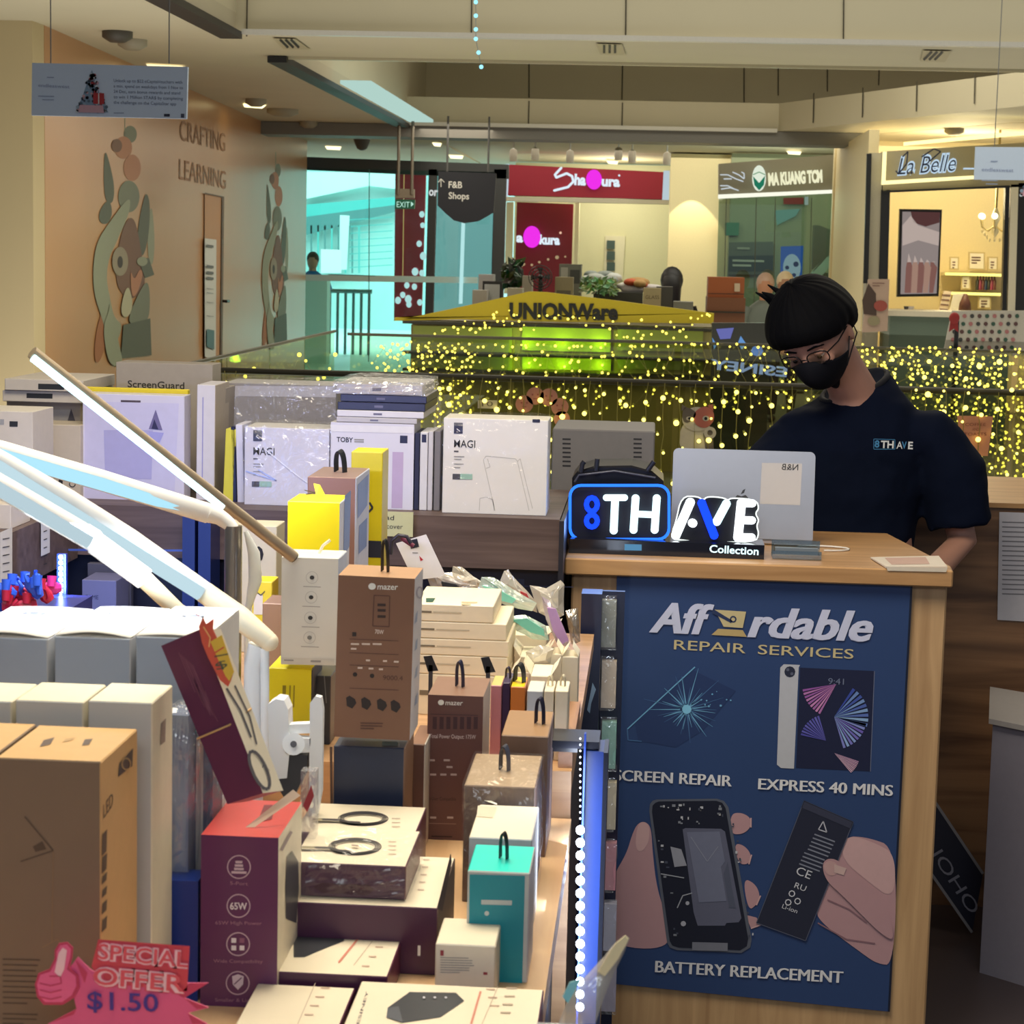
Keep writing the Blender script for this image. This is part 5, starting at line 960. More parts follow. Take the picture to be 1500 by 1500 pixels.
q2 = PD(m, (0, 4.168, 0), (0, -1, 0), .0005); q2.poly([(1298, 830), (1388, 832), (1386, 838), (1300, 836)], C(216, 206, 190, .35), 1)
single('code_card', m, 'white card with a pinkish square taped at the right front of the counter', 'card')
t = Thing('receipt_printer', 'black rounded receipt printer behind the neon sign', 'printer', V((P(905, 720, 4.5).x, 4.55, CT))); bk = C(22, 24, 34, .3)
mb = MB(); out = [(838, 740), (838, 700), (846, 690), (870, 683), (925, 682), (955, 690), (972, 705), (976, 742)]
mb.prism([P(x, y, 4.45) for x, y in out], (0, .17, 0), bk); mb.box(P(838, 740, 4.45).x, P(976, 740, 4.45).x, 4.45, 4.62, CT, P(900, 739, 4.45).z, bk); t.part('body', mb, bevel=.004)
for pts in ([(851, 692), (853, 680), (856, 676)], [(873, 690), (875, 672)], [(948, 690), (958, 676)]): mb = MB(); mb.tube([P(x, y, 4.44) for x, y in pts], .0055, C(40, 44, 60, .25), 8); t.part('lever', mb)
mb = MB(); mb.tube([P(x, y, 4.43) for x, y in ((842, 706), (848, 696), (900, 690), (960, 700))], .003, C(70, 74, 96, .2), 6); t.part('lid_seam', mb)
m = MB(); a = P(896, 640, 4.8); 
b = Box('equipment_case', 'grey vented metal machine case behind the black printer', 'machine', 808, 958, 630, 4.78, .28, zb=CT+.02, mat=C(122, 120, 124, .5), bevel=.003)
for x0 in (824, 928):
    for i in range(7): b.f.rect(x0, 642+i*6.5, x0+12, 644.5+i*6.5, C(40, 40, 48), 1)
b.done()
m = MB(); a, b_ = P(800, 700, 4.78), P(970, 700, 4.78); m.box(a.x, b_.x, 4.76, 5.08, 0, CT+.02, C(44, 40, 44)); single('storage_cabinet', m, 'dark cabinet behind the counter under the grey machine case', 'cabinet')
# right rear panel, notice, bin, leaning sign
xr0 = P(1250, 900, 5.25).x; m = MB(); m.box(xr0, 2.4, 5.26, 5.9, 0, P(1470, 737, 5.25).z-.012, walr); m.box(xr0, 2.4, 5.25, 5.92, P(1470, 737, 5.25).z-.012, P(1470, 737, 5.25).z, oakt); single('rear_counter', m, 'brown wood grain counter behind the shop worker at the right', 'counter')
m = MB(); q = PD(m, (0, 5.255, 0), (0, -1, 0), .001); q.poly([(1464, 750), (1530, 752), (1528, 912), (1461, 908)], C(196, 196, 208, .5), 1, .001); q.bars(1468, 764, 60, 16, 7, C(120, 120, 130), 1.6, 2); single('paper_notice', m, 'white printed paper notice taped on the brown rear counter', 'notice')
m = MB(); gb = C(140, 138, 154, .6)
p0, p1 = P(1438, 1366, 4.75), P(1680, 1430, 4.55)
m.prism([V((p0.x, p0.y, 0)), V((p1.x, p1.y-.1, 0)), V((p1.x+.1, p1.y+.25, 0)), V((p0.x+.06, p0.y+.35, 0))], (0, 0, P(1438, 1058, 4.75).z), gb)
m.prism([V((p0.x-.012, p0.y-.012, P(1438, 1058, 4.75).z)), V((p1.x, p1.y-.12, P(1438, 1058, 4.75).z)), V((p1.x+.1, p1.y+.27, P(1438, 1058, 4.75).z)), V((p0.x+.05, p0.y+.36, P(1438, 1058, 4.75).z))], (0, 0, .012), C(160, 158, 160, .5))
single('storage_bin', m, 'large grey lidded storage bin standing on the floor at the right edge', 'bin')
t = Thing('leaning_sign', 'dark framed sign board with white capitals leaning behind the counter on the floor', 'sign', P(1400, 1300, 5.0))
mb = MB(); q = PD(mb, (0, 5.0, 0), (0, -1, 0), .001); q.poly([(1368, 1172), (1440, 1280), (1424, 1366), (1352, 1262)], C(30, 32, 52, .4), 1, .012); t.part('board', mb)
mb = MB(); q = PD(mb, (0, 4.998, 0), (0, -1, 0), .001); fr_ = C(140, 140, 148, .4); q.line([(1368, 1172), (1440, 1280)], 4, fr_, 2); q.line([(1352, 1262), (1424, 1366)], 4, fr_, 2); t.part('frame', mb)
mb = MB(); q = PD(mb, (0, 4.997, 0), (0, -1, 0), .001); q.text('JOHO', (1361, 1248), (1421, 1340), 34, C(140, 142, 160, .4), 3); t.part('lettering', mb)
# ============================================================ REAR LEDGE GOODS
lilac_lit = C(214, 214, 232, .4, nz=.02); wb = C(226, 225, 226, .4, nz=.02); nvb = C(28, 32, 66, .3); fl = film(.07, .03)  # first colour: white boxes with the lamp's lilac light put into it
def case_marks(b, x, y, name='MAGI', k=1.0):
    b.f.rect(x, y, x+13*k, y+5*k, C(90, 90, 100), 1); b.f.rect(x, y+5*k, x+13*k, y+16*k, nvb, 2); b.f.line([(x+4*k, y+9*k), (x+9*k, y+13*k)], 1.2, wb, 3)
    b.f.text(name, (x, y+36*k), (x+31*k, y+37*k), 11*k, C(24, 26, 36), 2, .004); b.f.bars(x, y+41*k, 13*k, 1, 4, C(70, 70, 80), 2, 2)
    b.f.bars(x, y+49*k, 30*k, 1, 4, gtx, 1.2, 2); b.f.bars(x, y+53*k, 22*k, 1, 4, gtx, 1.2, 2); b.f.bars(x, y+60*k, 28*k, 1, 4, gtx, 1.2, 2); b.f.bars(x, y+65*k, 18*k, 1, 4, gtx, 1.2, 2)
    b.f.rect(x-2*k, y+75*k, x+9*k, y+83*k, C(60, 62, 76), 2); b.f.rect(x+9*k, y+75*k, x+27*k, y+83*k, C(150, 190, 176), 2)
b = Box('screen_guard_board', 'grey board marked ScreenGuard standing at the rear left of the ledge', 'box', 170, 311, 532, 4.5, .09, zb=LZ, mat=C(164, 156, 148)); b.f.text('ScreenGuard', (187, 567), (270, 570), 10, C(50, 48, 46), 1, .012); b.done()
b = Box('tablet_case_box', 'grey box with a dark logo triangle under the two flat boxes, far left', 'box', 10, 118, 588, 4.38, .22, zb=LZ, mat=C(172, 160, 146)); b.f.poly([(104, 598), (112, 622), (98, 622)], C(90, 84, 86), 1); b.f.poly([(16, 600), (104, 600), (96, 622), (16, 616)], C(190, 182, 170), 1); z1 = b.top; b.done()
b = Box('tablet_case_box', 'lower one of two flat white boxes lying at the far left', 'box', 4, 120, 573, 4.34, .26, zb=z1+.001, mat=C(196, 188, 178), top=C(210, 202, 190)); b.f.rect(39, 576, 77, 583, ink, 1); z2 = b.top; b.done()
b = Box('tablet_case_box', 'upper one of two flat white boxes lying at the far left', 'box', 7, 122, 556, 4.33, .26, zb=z2+.001, mat=C(196, 188, 178), top=C(214, 206, 196)); b.f.rect(56, 562, 94, 570, ink, 1); b.done()
b = Box('accessory_box', 'cream box with small diagrams standing right of the tall left box', 'box', 50, 118, 622, 4.2, .1, zb=LZ, mat=C(190, 178, 160)); b.f.rect(86, 700, 92, 724, ink, 1); b.f.ring(106, 709, 5, 1.5, ink, 1); b.f.bars(56, 690, 22, 3, 4, gtx, 1.6, 1); b.f.line([(60, 705), (75, 698)], 3, gtx, 1); b.done()
b = Box('accessory_box', 'tall white box with black labels at the left edge on the side ledge', 'box', -40, 48, 602, 3.93, .14, zb=LZ, mat=C(200, 192, 180), top=C(214, 208, 198), right=C(200, 192, 180)); b.f.rect(14, 617, 26, 625, ink, 1); b.f.rect(0, 614, 6, 622, gtx, 1)
b.M  # label on side
b.done()
b = Box('accessory_box', 'cream flat box leaning at the lower left on the side ledge', 'box', -60, 16, 738, 3.72, .12, zb=LZ, mat=C(206, 196, 180)); b.done()
b = Box('backing_sheet', 'yellow backing sheet just behind the big lilac-lit white case box', 'sheet', 122, 275, 569, 4.30, .02, zb=LZ, mat=C(226, 206, 52)); b.done()
b = Box('tablet_case_box', 'big lilac-lit white case box with a pale tablet picture at the left of the ledge', 'box', 121, 270, 578, 4.22, .06, zb=LZ, mat=C(206, 204, 226, .4, nz=.02), top=C(220, 216, 206)); b.f.rect(177, 586, 206, 589, C(80, 70, 80), 1)  # white box, lilac lamp light put into its colours
b.f.poly([(124, 588), (262, 591), (255, 733), (124, 731)], C(196, 194, 226, .4), 1); b.f.poly([(152, 630), (224, 630), (222, 702), (154, 700)], C(170, 168, 214, .4), 2); b.f.poly([(228, 600), (238, 630), (218, 628)], C(110, 104, 150, .4), 3); b.f.poly([(226, 614), (232, 629), (222, 628)], C(44, 44, 84, .4), 4); b.f.poly([(218, 632), (240, 634), (234, 648), (222, 646)], C(160, 160, 220, .4), 3); b.done()
b = Box('tablet_case_box', 'white slab box leaning beside the big lilac-lit white box', 'box', 0, 0, 0, 4.26, .14, tilt=((287, 744), (314, 745), (277, 563)), mat=C(206, 204, 214), right=C(170, 160, 150)); b.frect(.3, .1, .36, .8, C(150, 148, 200)); b.done()
b = Box('tablet_case_box', 'grey white slab box leaning beside the yellow slim box', 'box', 0, 0, 0, 4.36, .1, tilt=((308, 744), (325, 745), (290, 566)), mat=C(150, 142, 134)); b.frect(.4, .22, .55, .34, ink); b.done()
b = Box('slim_case_box', 'yellow slim box leaning left of the bagged white case box', 'box', 0, 0, 0, 4.24, .1, tilt=((326, 744), (341, 745), (312, 627)), mat=C(214, 206, 70)); b.done()
b = Box('slim_case_box', 'navy slim box leaning right of the yellow slim box', 'box', 0, 0, 0, 4.24, .1, tilt=((341, 745), (347, 745), (325, 625)), mat=nvb); b.done()
b = Box('slim_case_box', 'lilac-lit white slim box leaning right of the navy slim box', 'box', 0, 0, 0, 4.24, .1, tilt=((348, 745), (358, 745), (332, 622)), mat=lilac_lit); b.done()
b = Box('tablet_case_box', 'large grey box wrapped in clear plastic behind the bagged case box', 'box', 326, 492, 563, 4.46, .16, zb=LZ, mat=C(140, 136, 138), top=C(186, 184, 184))
b.f.poly([(326, 565), (492, 566), (492, 582), (330, 580)], C(176, 174, 182, .3), 1); b.done()
mb = MB(); 
def wrap(b, e=.004, mt=None):
    mb = MB(); w_, d_, h_ = b.w/2+e, b.d/2+e, b.h+e; rr = random.Random(int(b.w*1e5)); n = 7
    for (o, u, v, nn) in (((-w_, -d_, 0), (2*w_, 0, 0), (0, 0, h_), (0, -1, 0)), ((-w_, -d_, h_), (2*w_, 0, 0), (0, 2*d_, 0), (0, 0, 1)), ((w_, -d_, 0), (0, 2*d_, 0), (0, 0, h_), (1, 0, 0))):
        o, u, v, nn = V(o), V(u), V(v), V(nn); vs = []
        for j in range(n+1):
            for i in range(n+1): ed = (0 < i < n and 0 < j < n); vs.append(b.M @ (o+u*(i/n)+v*(j/n)+nn*(rr.uniform(0, .007) if ed else 0)))
        mb.add(vs, [(j*(n+1)+i, j*(n+1)+i+1, (j+1)*(n+1)+i+1, (j+1)*(n+1)+i) for j in range(n) for i in range(n)], mt or fl, False)
    b.part('plastic_wrap', mb)
wrap(b)
b = Box('tablet_case_box', 'white case box in a creased clear bag, right of the leaning slim boxes', 'box', 358, 482, 627, 4.2, .12, zb=LZ, mat=lilac_lit, top=C(214, 212, 210)); case_marks(b, 371, 630, 'MAGI'); b.f.line([(388, 658), (415, 680), (440, 700), (470, 720)], 1.6, C(240, 242, 255, .2), 3); b.f.line([(360, 690), (405, 704), (378, 688)], 1.6, C(170, 190, 255, .2), 3); b.done(); wrap(b)
b = Box('tablet_case_box', 'lilac-lit white case box with a pink tablet strip under the flat stack', 'box', 484, 606, 620, 4.2, .12, zb=LZ, mat=lilac_lit, top=C(220, 218, 220)); b.f.poly([(484, 622), (605, 625), (605, 635), (484, 632)], C(224, 224, 234, .4), 1)
b.f.text('TOBY', (493, 647), (517, 648), 7, C(36, 38, 60), 1, .02); b.f.rect(519, 643, 533, 645, gtx, 1); b.f.rect(519, 646, 533, 648, gtx, 1); b.f.rect(586, 638, 597, 649, nvb, 1); b.f.rect(575, 662, 591, 744, C(186, 168, 206), 1); z1 = b.top; b.done()
for k, (y0, y1, x0, x1, col, lab) in enumerate([(612, 622, 492, 610, (190, 188, 196), 'lowest pale slab in the flat stack of tablet boxes'), (602, 612, 493, 620, (216, 215, 226), 'white slab above the lowest in the flat stack'), (590, 602, 494, 622, (30, 34, 66), 'lower navy slab in the flat stack of tablet boxes'), (579, 590, 498, 624, (34, 38, 72), 'upper navy slab in the flat stack of tablet boxes'), (563, 579, 492, 618, (208, 206, 216), 'topmost white bagged slab of the flat stack')]):
    b = Box('tablet_case_box', lab, 'box', x0, x1, y0, 4.2, .24, zb=z1+.0008, mat=C(*col, .3), top=C(206, 204, 204)); b.frect(.42, .35, .52, .65, C(110, 110, 140)); z1 = b.top; b.done()
wrap(b, .006, film(.25, .12))
for k, (x0, x1, col, lab) in enumerate([(607, 614, (34, 38, 70), 'dark slim spine right of the lilac-lit white case box'), (615, 626, (214, 214, 222), 'white slim spine box with a small navy square'), (627, 634, (200, 198, 206), 'pale slim spine box, second before the lit white case box'), (636, 645, (120, 116, 120), 'grey slim spine box nearest the lit white case box')]):
    b = Box('slim_case_box', lab, 'box', x0, x1, 634-k, 4.2, .12, zb=LZ, mat=C(*col)); 
    if k == 1: b.frect(.2, .03, .8, .13, nvb)
    b.done()
b = Box('tablet_case_box', 'large white case box with a faint tablet outline, right of the slim spines', 'box', 649, 802, 614, 4.17, .12, zb=LZ, mat=wb, top=C(226, 222, 210)); case_marks(b, 665, 619, 'MAGI', 1.0); b.f.rect(780, 614, 791, 619, nvb, 1)
for pts in ([(708, 674), (712, 668), (755, 672), (758, 676), (775, 748)], [(708, 674), (725, 748)], [(758, 676), (762, 672), (780, 745)], [(702, 748), (703, 730), (712, 728), (722, 732), (724, 748)], [(714, 672), (718, 684), (712, 686)]): b.f.line(pts, 1, C(190, 190, 190), 1)
b.done(); wrap(b, .003, film(.025, .01))
b = Box('sale_note', 'pale green handwritten note card on the rear ledge edge', 'note', 564, 605, 750, 4.1, .004, yb=786, mat=C(196, 198, 156), bevel=0); b.f.text('ad', (565, 761), (577, 762), 7, ink, 1); b.f.text('cover', (566, 774), (590, 775), 7, ink, 1); b.done()
# boxes under ledge
b = Box('accessory_box', 'small lilac white box in the dark shelf below the rear ledge', 'box', 120, 170, 850, 3.98, .1, zb=.84, mat=C(110, 112, 150)); b.f.text('GAME', (124, 877), (144, 878), 6, C(40, 44, 80), 1); b.done()
b = Box('accessory_box', 'flat greyish box behind the small lilac box in the dark shelf', 'box', 128, 192, 826, 4.1, .02, zb=.84, mat=C(78, 78, 96)); b.done()
# blue and red clips and strip at left
cl_b = C(60, 110, 235, .3); cl_r = C(200, 40, 70, .3); ct_ = MB(); a, b_ = P(-60, 895, 3.1), P(84, 895, 3.1); ct_.box(a.x, b_.x, 2.95, 3.3, .80, P(0, 900, 3.1).z, C(30, 40, 110, .3)); tray_z = P(0, 900, 3.1).z
single('display_tray', ct_, 'dark blue tray holding the blue and red clips at the left edge', 'tray')
rr = random.Random(2); k = 0
for (x, y, c_) in [(8, 866, 0), (22, 860, 0), (36, 856, 0), (50, 862, 0), (64, 868, 1), (74, 862, 2), (12, 880, 1), (28, 876, 1), (42, 872, 1), (56, 858, 0), (2, 886, 0), (20, 890, 0), (38, 888, 1)]:
    t = Thing('plastic_clip', ('blue' if c_ == 0 else 'red' if c_ == 1 else 'pink')+' plastic clip in the heap at the left edge', 'clip', P(x, y, 3.1), ('blue', 'red', 'pink')[c_]+' plastic clips heaped in the tray'); c = P(x, y, 3.05+.02*(k % 3)); c.z = max(c.z, tray_z+.02); k += 1; mt = [cl_b, cl_r, C(220, 60, 150, .3)][c_]
    dd = V((rr.uniform(-1, 1), rr.uniform(-.5, .5), rr.uniform(-.5, .5))).normalized()*.017; mb = MB(); mb.tube([c-dd, c-dd*.5, c+dd*.5, c+dd], [.008, .011, .010, .006], mt, 8, sx=.6, smooth=False); mb.tube([c+dd*.2+V((0, -.008, .004)), c+dd*.2+V((0, -.004, .020))], [.006, .008], mt, 8); t.part('body', mb)
    mb = MB(); mb.tube([c-dd*.8+V((0, -.008, .0)), c-dd*1.1+V((0, -.01, .008)), c-dd*.6+V((0, -.008, .014))], .003, mt, 6); t.part('lever', mb)
t = Thing('light_strip', 'short vertical strip of white diodes at the left before the dark blue shelf', 'light', P(88, 885, 3.3)); mb = MB(); a = P(83, 885, 3.3); b_ = P(96, 812, 3.3); mb.box(a.x, b_.x, 3.302, 3.312, .80, b_.z, C(30, 50, 150, .3)); t.part('backing', mb)
for i in range(9): mb = MB(); mb.ball(P(89-.2*i*0, 816+i*8.3, 3.298), .0042, E(215, 230, 255, 9), 8, 5); t.part('diode', mb)
area('light_strip_glow', (P(89, 850, 3.28).x, 3.27, P(89, 850, 3.28).z), .02, .08, .5, (.3, .45, 1), (math.pi/2, 0, 0)); area('light_strip_glow', (P(160, 800, 3.7).x, 3.7, 1.0), .3, .3, .6, (.25, .4, 1), (math.pi/2, 0, 0))
# ============================================================ FOREGROUND GOODS
kraft = C(190, 152, 104, .6, nz=.05, sc_=30); kraft_shaded = C(132, 108, 86, .6, nz=.05, sc_=30); kink = C(92, 72, 56, .6)  # second kraft is darker: shade of the front faces put into the colour
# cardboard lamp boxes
b = Box('lamp_box', 'large kraft cardboard lamp box in the lower left corner with a lamp outline', 'box', -6, 148, 1113, 1.76, .13, zb=TZ, mat=kraft_shaded, top=C(214, 170, 108, .55), right=C(206, 164, 110, .6))
b.f.line([(36, 1196), (78, 1246), (30, 1262)], 2, kink, 1); b.f.line([(78, 1246), (76, 1380)], 1, C(150, 118, 84), 1); b.f.poly([(48, 1240), (62, 1232), (68, 1244), (52, 1248)], kink, 1); b.f.line([(62, 1388), (84, 1376), (88, 1382)], 1, C(150, 118, 84), 1)
b.f.bars(4, 1404, 60, 9, 8, kink, 2, 1, seed=3); b.f.bars(4, 1484, 56, 3, 7, kink, 2, 1)
b.t.poly([(64, 1084), (80, 1080), (74, 1090), (58, 1094)], kink, 1); b.t.poly([(96, 1082), (110, 1080), (106, 1084), (92, 1087)], C(190, 150, 96), 1); b.t.poly([(124, 1083), (136, 1082), (130, 1091), (120, 1092)], kink, 1)
b.r.poly([(175, 1118), (195, 1096), (194, 1122), (173, 1138)], C(84, 70, 62), 1); b.r.ring(185, 1119, 7, 1.5, kraft, 2, 9)
b.r.text('LED', (152, 1199), (166, 1179), 21, kink, 1)
for i, (y, h) in enumerate([(1222, 32), (1256, 24), (1284, 12), (1304, 12), (1324, 16), (1348, 18)]): b.r.poly([(150, y), (157, y-7), (156, y+h-7), (149, y+h)], kink, 1)
b.done()
b = Box('lamp_box', 'second kraft cardboard lamp box cut by the left edge beside the large one', 'box', -170, -12, 1107, 1.76, .135, zb=TZ, mat=kraft_shaded, top=C(214, 170, 108, .55)); b.done()
# three white boxes behind
cw_ = C(200, 200, 196, .5, nz=.02); cwt = C(244, 232, 190, .5)  # same white card: overhead light put into the top colour, shade into front
for k, (x0, x1, lab) in enumerate([(-80, 17, 'white lamp box at the left edge behind the kraft boxes'), (23, 122, 'middle white lamp box behind the kraft boxes'), (129, 223, 'rightmost white lamp box behind the kraft boxes with a small side label')]):
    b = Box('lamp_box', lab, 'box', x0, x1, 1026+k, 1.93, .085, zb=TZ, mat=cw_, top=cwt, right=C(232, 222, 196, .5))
    if k == 2: b.r.poly([(236, 1060), (243, 1052), (242, 1086), (235, 1092)], C(150, 130, 118), 1)
    b.done()
mt_ = MB(); 
# three larger white boxes with loose lids
gw = C(168, 178, 194, .45, nz=.02); gt = C(250, 246, 240, .4)  # lid white is brightened for the lamp light falling on it
for k, (x0, x1, lab, fx) in enumerate([(-60, 70, 'left large white box with a bulging lid under the white lamp arms', 10), (80, 191, 'middle large white box with a lifted lid under the white lamp arms', 130), (199, 300, 'right large white box nearest the tilted maroon box', 250)]):
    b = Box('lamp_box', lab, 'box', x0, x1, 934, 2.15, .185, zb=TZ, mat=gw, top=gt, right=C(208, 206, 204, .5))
    b.done(); mb = MB(); n = 10; vs = []
    for j in range(5):
        for i in range(n+1): u = i/n-.5; vv = j/4; vs.append(b.M @ V((u*b.w*1.0, b.d/2-vv*b.d*.99, b.h+.0012+(.0045 if k < 2 else .002)*math.cos(u*math.pi)*(.35+vv*.8))))
    m_ = len(vs); vs += [v-V((0, 0, .0012)) for v in vs]
    fs = [(j*(n+1)+i, (j+1)*(n+1)+i, (j+1)*(n+1)+i+1, j*(n+1)+i+1) for j in range(4) for i in range(n)]; fs += [tuple(m_+q for q in reversed(f)) for f in fs]
    fs += [(4*(n+1)+i, m_+4*(n+1)+i, m_+4*(n+1)+i+1, 4*(n+1)+i+1) for i in range(n)]
    mb.add(vs, fs, gt, True)
    c = b.M @ V((.0, .02, b.h+.007 if k < 2 else b.h+.004)); 
    for (dx, dy, wx, wy) in ((-.012, .004, .024, .003), (-.012, -.006, .024, .003), (-.012, -.006, .003, .012), (.009, -.006, .003, .012), (-.004, -.002, .008, .003)): mb.box(c.x+dx, c.x+dx+wx, c.y+dy, c.y+dy+wy, c.z, c.z+.0006, C(150, 156, 176))
    b.part('lid_flap', mb)
# plastic bags / blue bits between white boxes and maroon
b = Box('bagged_pack', 'grey blue bagged pack standing behind the rightmost white lamp box', 'pack', 246, 276, 1048, 2.06, .05, zb=TZ, mat=C(120, 132, 160, .3), bevel=0); b.done(); wrap(b, .003, film(.12, .06))
b = Box('bagged_pack', 'dark blue bagged pack leaning between the white lamp box and the maroon box', 'pack', 277, 312, 1040, 2.09, .05, zb=TZ, mat=C(70, 84, 116, .3), bevel=0); b.frect(.3, .1, .6, .8, C(200, 198, 190)); b.done(); wrap(b, .003, film(.12, .06))
b = Box('bagged_pack', 'bright blue cased pack low behind the maroon charger box', 'pack', 238, 290, 1290, 2.03, .04, zb=TZ, mat=C(24, 50, 130, .3), bevel=0); b.done()
# tilted maroon box
mar = C(94, 40, 72, .35, nz=.03); mard = C(70, 32, 66, .35, nz=.03); crm = C(238, 226, 200, .45, nz=.02)
M_ = None
t = Thing('cable_box', 'long maroon cable box tilted against the white boxes with a rubber band', 'box', P(350, 1165, 2.03))
mb = MB(); D1 = 1.97; fpts = [P(x, y, D1) for x, y in ((333, 1178), (385, 1162), (292, 922), (236, 946))]; dv = V((.005, .045, .012))
bl, br_, tr, tl = fpts; sidev = (P(415, 1158, D1+.03)-P(385, 1162, D1)); 
back = [p+sidev for p in fpts]
mb.add(fpts+back, [(0, 1, 2, 3)], mar); mb.add([br_, br_+sidev, tr+sidev, tr], [(0, 1, 2, 3)], crm); mb.add([tl, tr, tr+sidev, tl+sidev], [(0, 1, 2, 3)], C(176, 140, 130)); mb.add([bl, bl+sidev, br_+sidev, br_], [(0, 1, 2, 3)], mar); mb.add([bl+sidev, tl+sidev, tr+sidev, br_+sidev], [(0, 1, 2, 3)], mar); mb.add([bl, tl, tl+sidev, bl+sidev], [(0, 1, 2, 3)], mar)
q = PD(mb, fpts[0], (0, -1, 0), .0005); ml = C(122, 70, 92)
for i in range(7): x0, y0 = 262+i*3.4, 956+i*3; q.line([(x0, y0), (x0+24+(i % 3)*8, y0+58+(i % 3)*14)], 1.3, ml, 1)
for i in range(5): q.line([(284+i*4, 1000+i*3), (300+i*4, 1036+i*4)], 1.3, ml, 1)
nn = ((br_+sidev)-br_).cross(tr-br_).normalized(); nn = nn if nn.y < 0 or nn.x > 0 else -nn
q = PD(mb, br_, nn, .0006); gkx = C(96, 92, 96)
q.line([(332, 1008), (352, 1040), (368, 1080)], 3, gkx, 1); q.line([(344, 1004), (366, 1050), (376, 1090)], 2.4, gkx, 1)
cpts = [(380+11*math.cos(a_*.35)+9*math.sin(a_*.35)*.3, 1128+28*math.sin(a_*.35)) for a_ in range(19)]; cpts = [(x+(y-1128)*.28, y) for x, y in cpts]
q.line(cpts, 4.5, gkx, 1); q.text('1.5', (384, 1124), (394, 1134), 7, gkx, 1); t.part('carton', mb)
mb = MB(); q0 = P(289, 1082, D1-.001); q1 = P(336, 1062, D1-.001); q2_ = P(368, 1038, D1+.028); mb.tube([q0, q1, q2_], .0011, C(214, 170, 110, .5), 6); t.part('rubber_band', mb)
m = MB(); Dt = 1.945; q = PD(m, (0, Dt, 0), (0, -1, 0), .0006); orr = C(224, 96, 72, .45)
q.poly([(291, 918), (297, 904), (302, 914), (313, 906), (312, 922), (318, 935), (342, 985), (338, 998), (334, 1006), (322, 996), (305, 964), (296, 942)], orr, 1, .0008)
q.poly([(308, 940), (325, 930), (343, 984), (336, 998), (330, 990)], C(236, 196, 72, .45), 2); q.line([(312, 958), (328, 948)], 2, orr, 3); q.line([(314, 962), (334, 958)], 1.6, C(96, 92, 80), 3); q.text('$', (318, 982), (334, 976), 12, C(96, 96, 76), 3); q.line([(298, 918), (308, 934), (306, 948)], 2, C(250, 190, 120), 3); q.line([(276, 897), (284, 897), (292, 903)], 1.5, orr, 1)
single('price_tag', m, 'orange and yellow starburst price tag stuck on the tilted maroon box', 'price tag')
# purple charger box
pur = C(90, 38, 88, .3, nz=.03, coat=.3); redt = C(196, 70, 66, .35)
b = Box('charger_box', 'tall maroon charger box with red lid and four white round icons, front centre left', 'box', 294, 407, 1225, 2.02, .14, yb=1497, mat=pur, top=redt, right=C(240, 228, 204, .4))
b.M = b.M; pk_ = C(196, 170, 184)
for i, (y, cap_) in enumerate([(1270, '5-Port'), (1327, '65W High Power'), (1383, 'Wide Compatibility'), (1440, 'Smaller & Lighter')]):
    b.f.ring(350-i*.6, y, 17.5, 1.6, pk_, 1, seg=28); w_ = [26, 68, 72, 66][i]; b.f.text(cap_, (350-w_/2-i*.6, y+26+(1 if i else 0)), (350+w_/2-i*.6, y+27+(1 if i else 0)), 5, C(160, 120, 140), 1)
wi = C(232, 222, 228)
for j, w_ in enumerate((10, 12, 14, 22)): b.f.rect(350-w_/2, 1261+j*5, 350+w_/2, 1264.5+j*5, C(206, 180, 192), 2)
b.f.text('65W', (337, 1332), (362, 1332.5), 10, wi, 2, .02)
for (dx, dy, c_) in ((-7, -6, 1), (5, -6, 0), (-7, 5, 1), (5, 5, 1)): (b.f.rect(349+dx-3, 1383+dy-3, 349+dx+4, 1383+dy+4, wi if c_ else C(140, 90, 120), 2))
b.f.poly([(340, 1430), (348.5, 1427), (357, 1430), (356, 1442), (348.5, 1450), (341, 1442)], C(214, 196, 208), 2); b.f.line([(343, 1442), (354, 1432)], 1.6, pur, 3)
b.t.poly([(387, 1179), (404, 1179), (398, 1200), (377, 1204)], C(110, 34, 44), 1)
b.r.poly([(420, 1256), (428, 1246), (437, 1262), (438, 1300), (434, 1352), (419, 1346), (418, 1300)], C(66, 66, 76, .4), 1); b.r.line([(412, 1246), (427, 1218)], 4, C(170, 150, 150), 1); b.r.line([(414, 1440), (432, 1400), (440, 1352)], 1, gtx, 1)
b.done(); z5 = b.top
mb = MB(); a = P(364, 1200, 2.05); a.z = z5+.001; c1 = a+V((.045, .03, .030)); mb.add([a+V((-.003, 0, 0)), a+V((.006, .002, 0)), c1+V((.004, 0, -.002)), c1+V((-.004, 0, .004))], [(0, 1, 2, 3)], C(232, 212, 186)); mb.add([a+V((-.003, 0.001, 0)), c1+V((-.004, 0.001, .004)), c1+V((.004, 0.001, -.002)), a+V((.006, .003, 0))], [(0, 1, 2, 3)], C(232, 212, 186)); b.part('hang_tab', mb, 'cream hang tab')
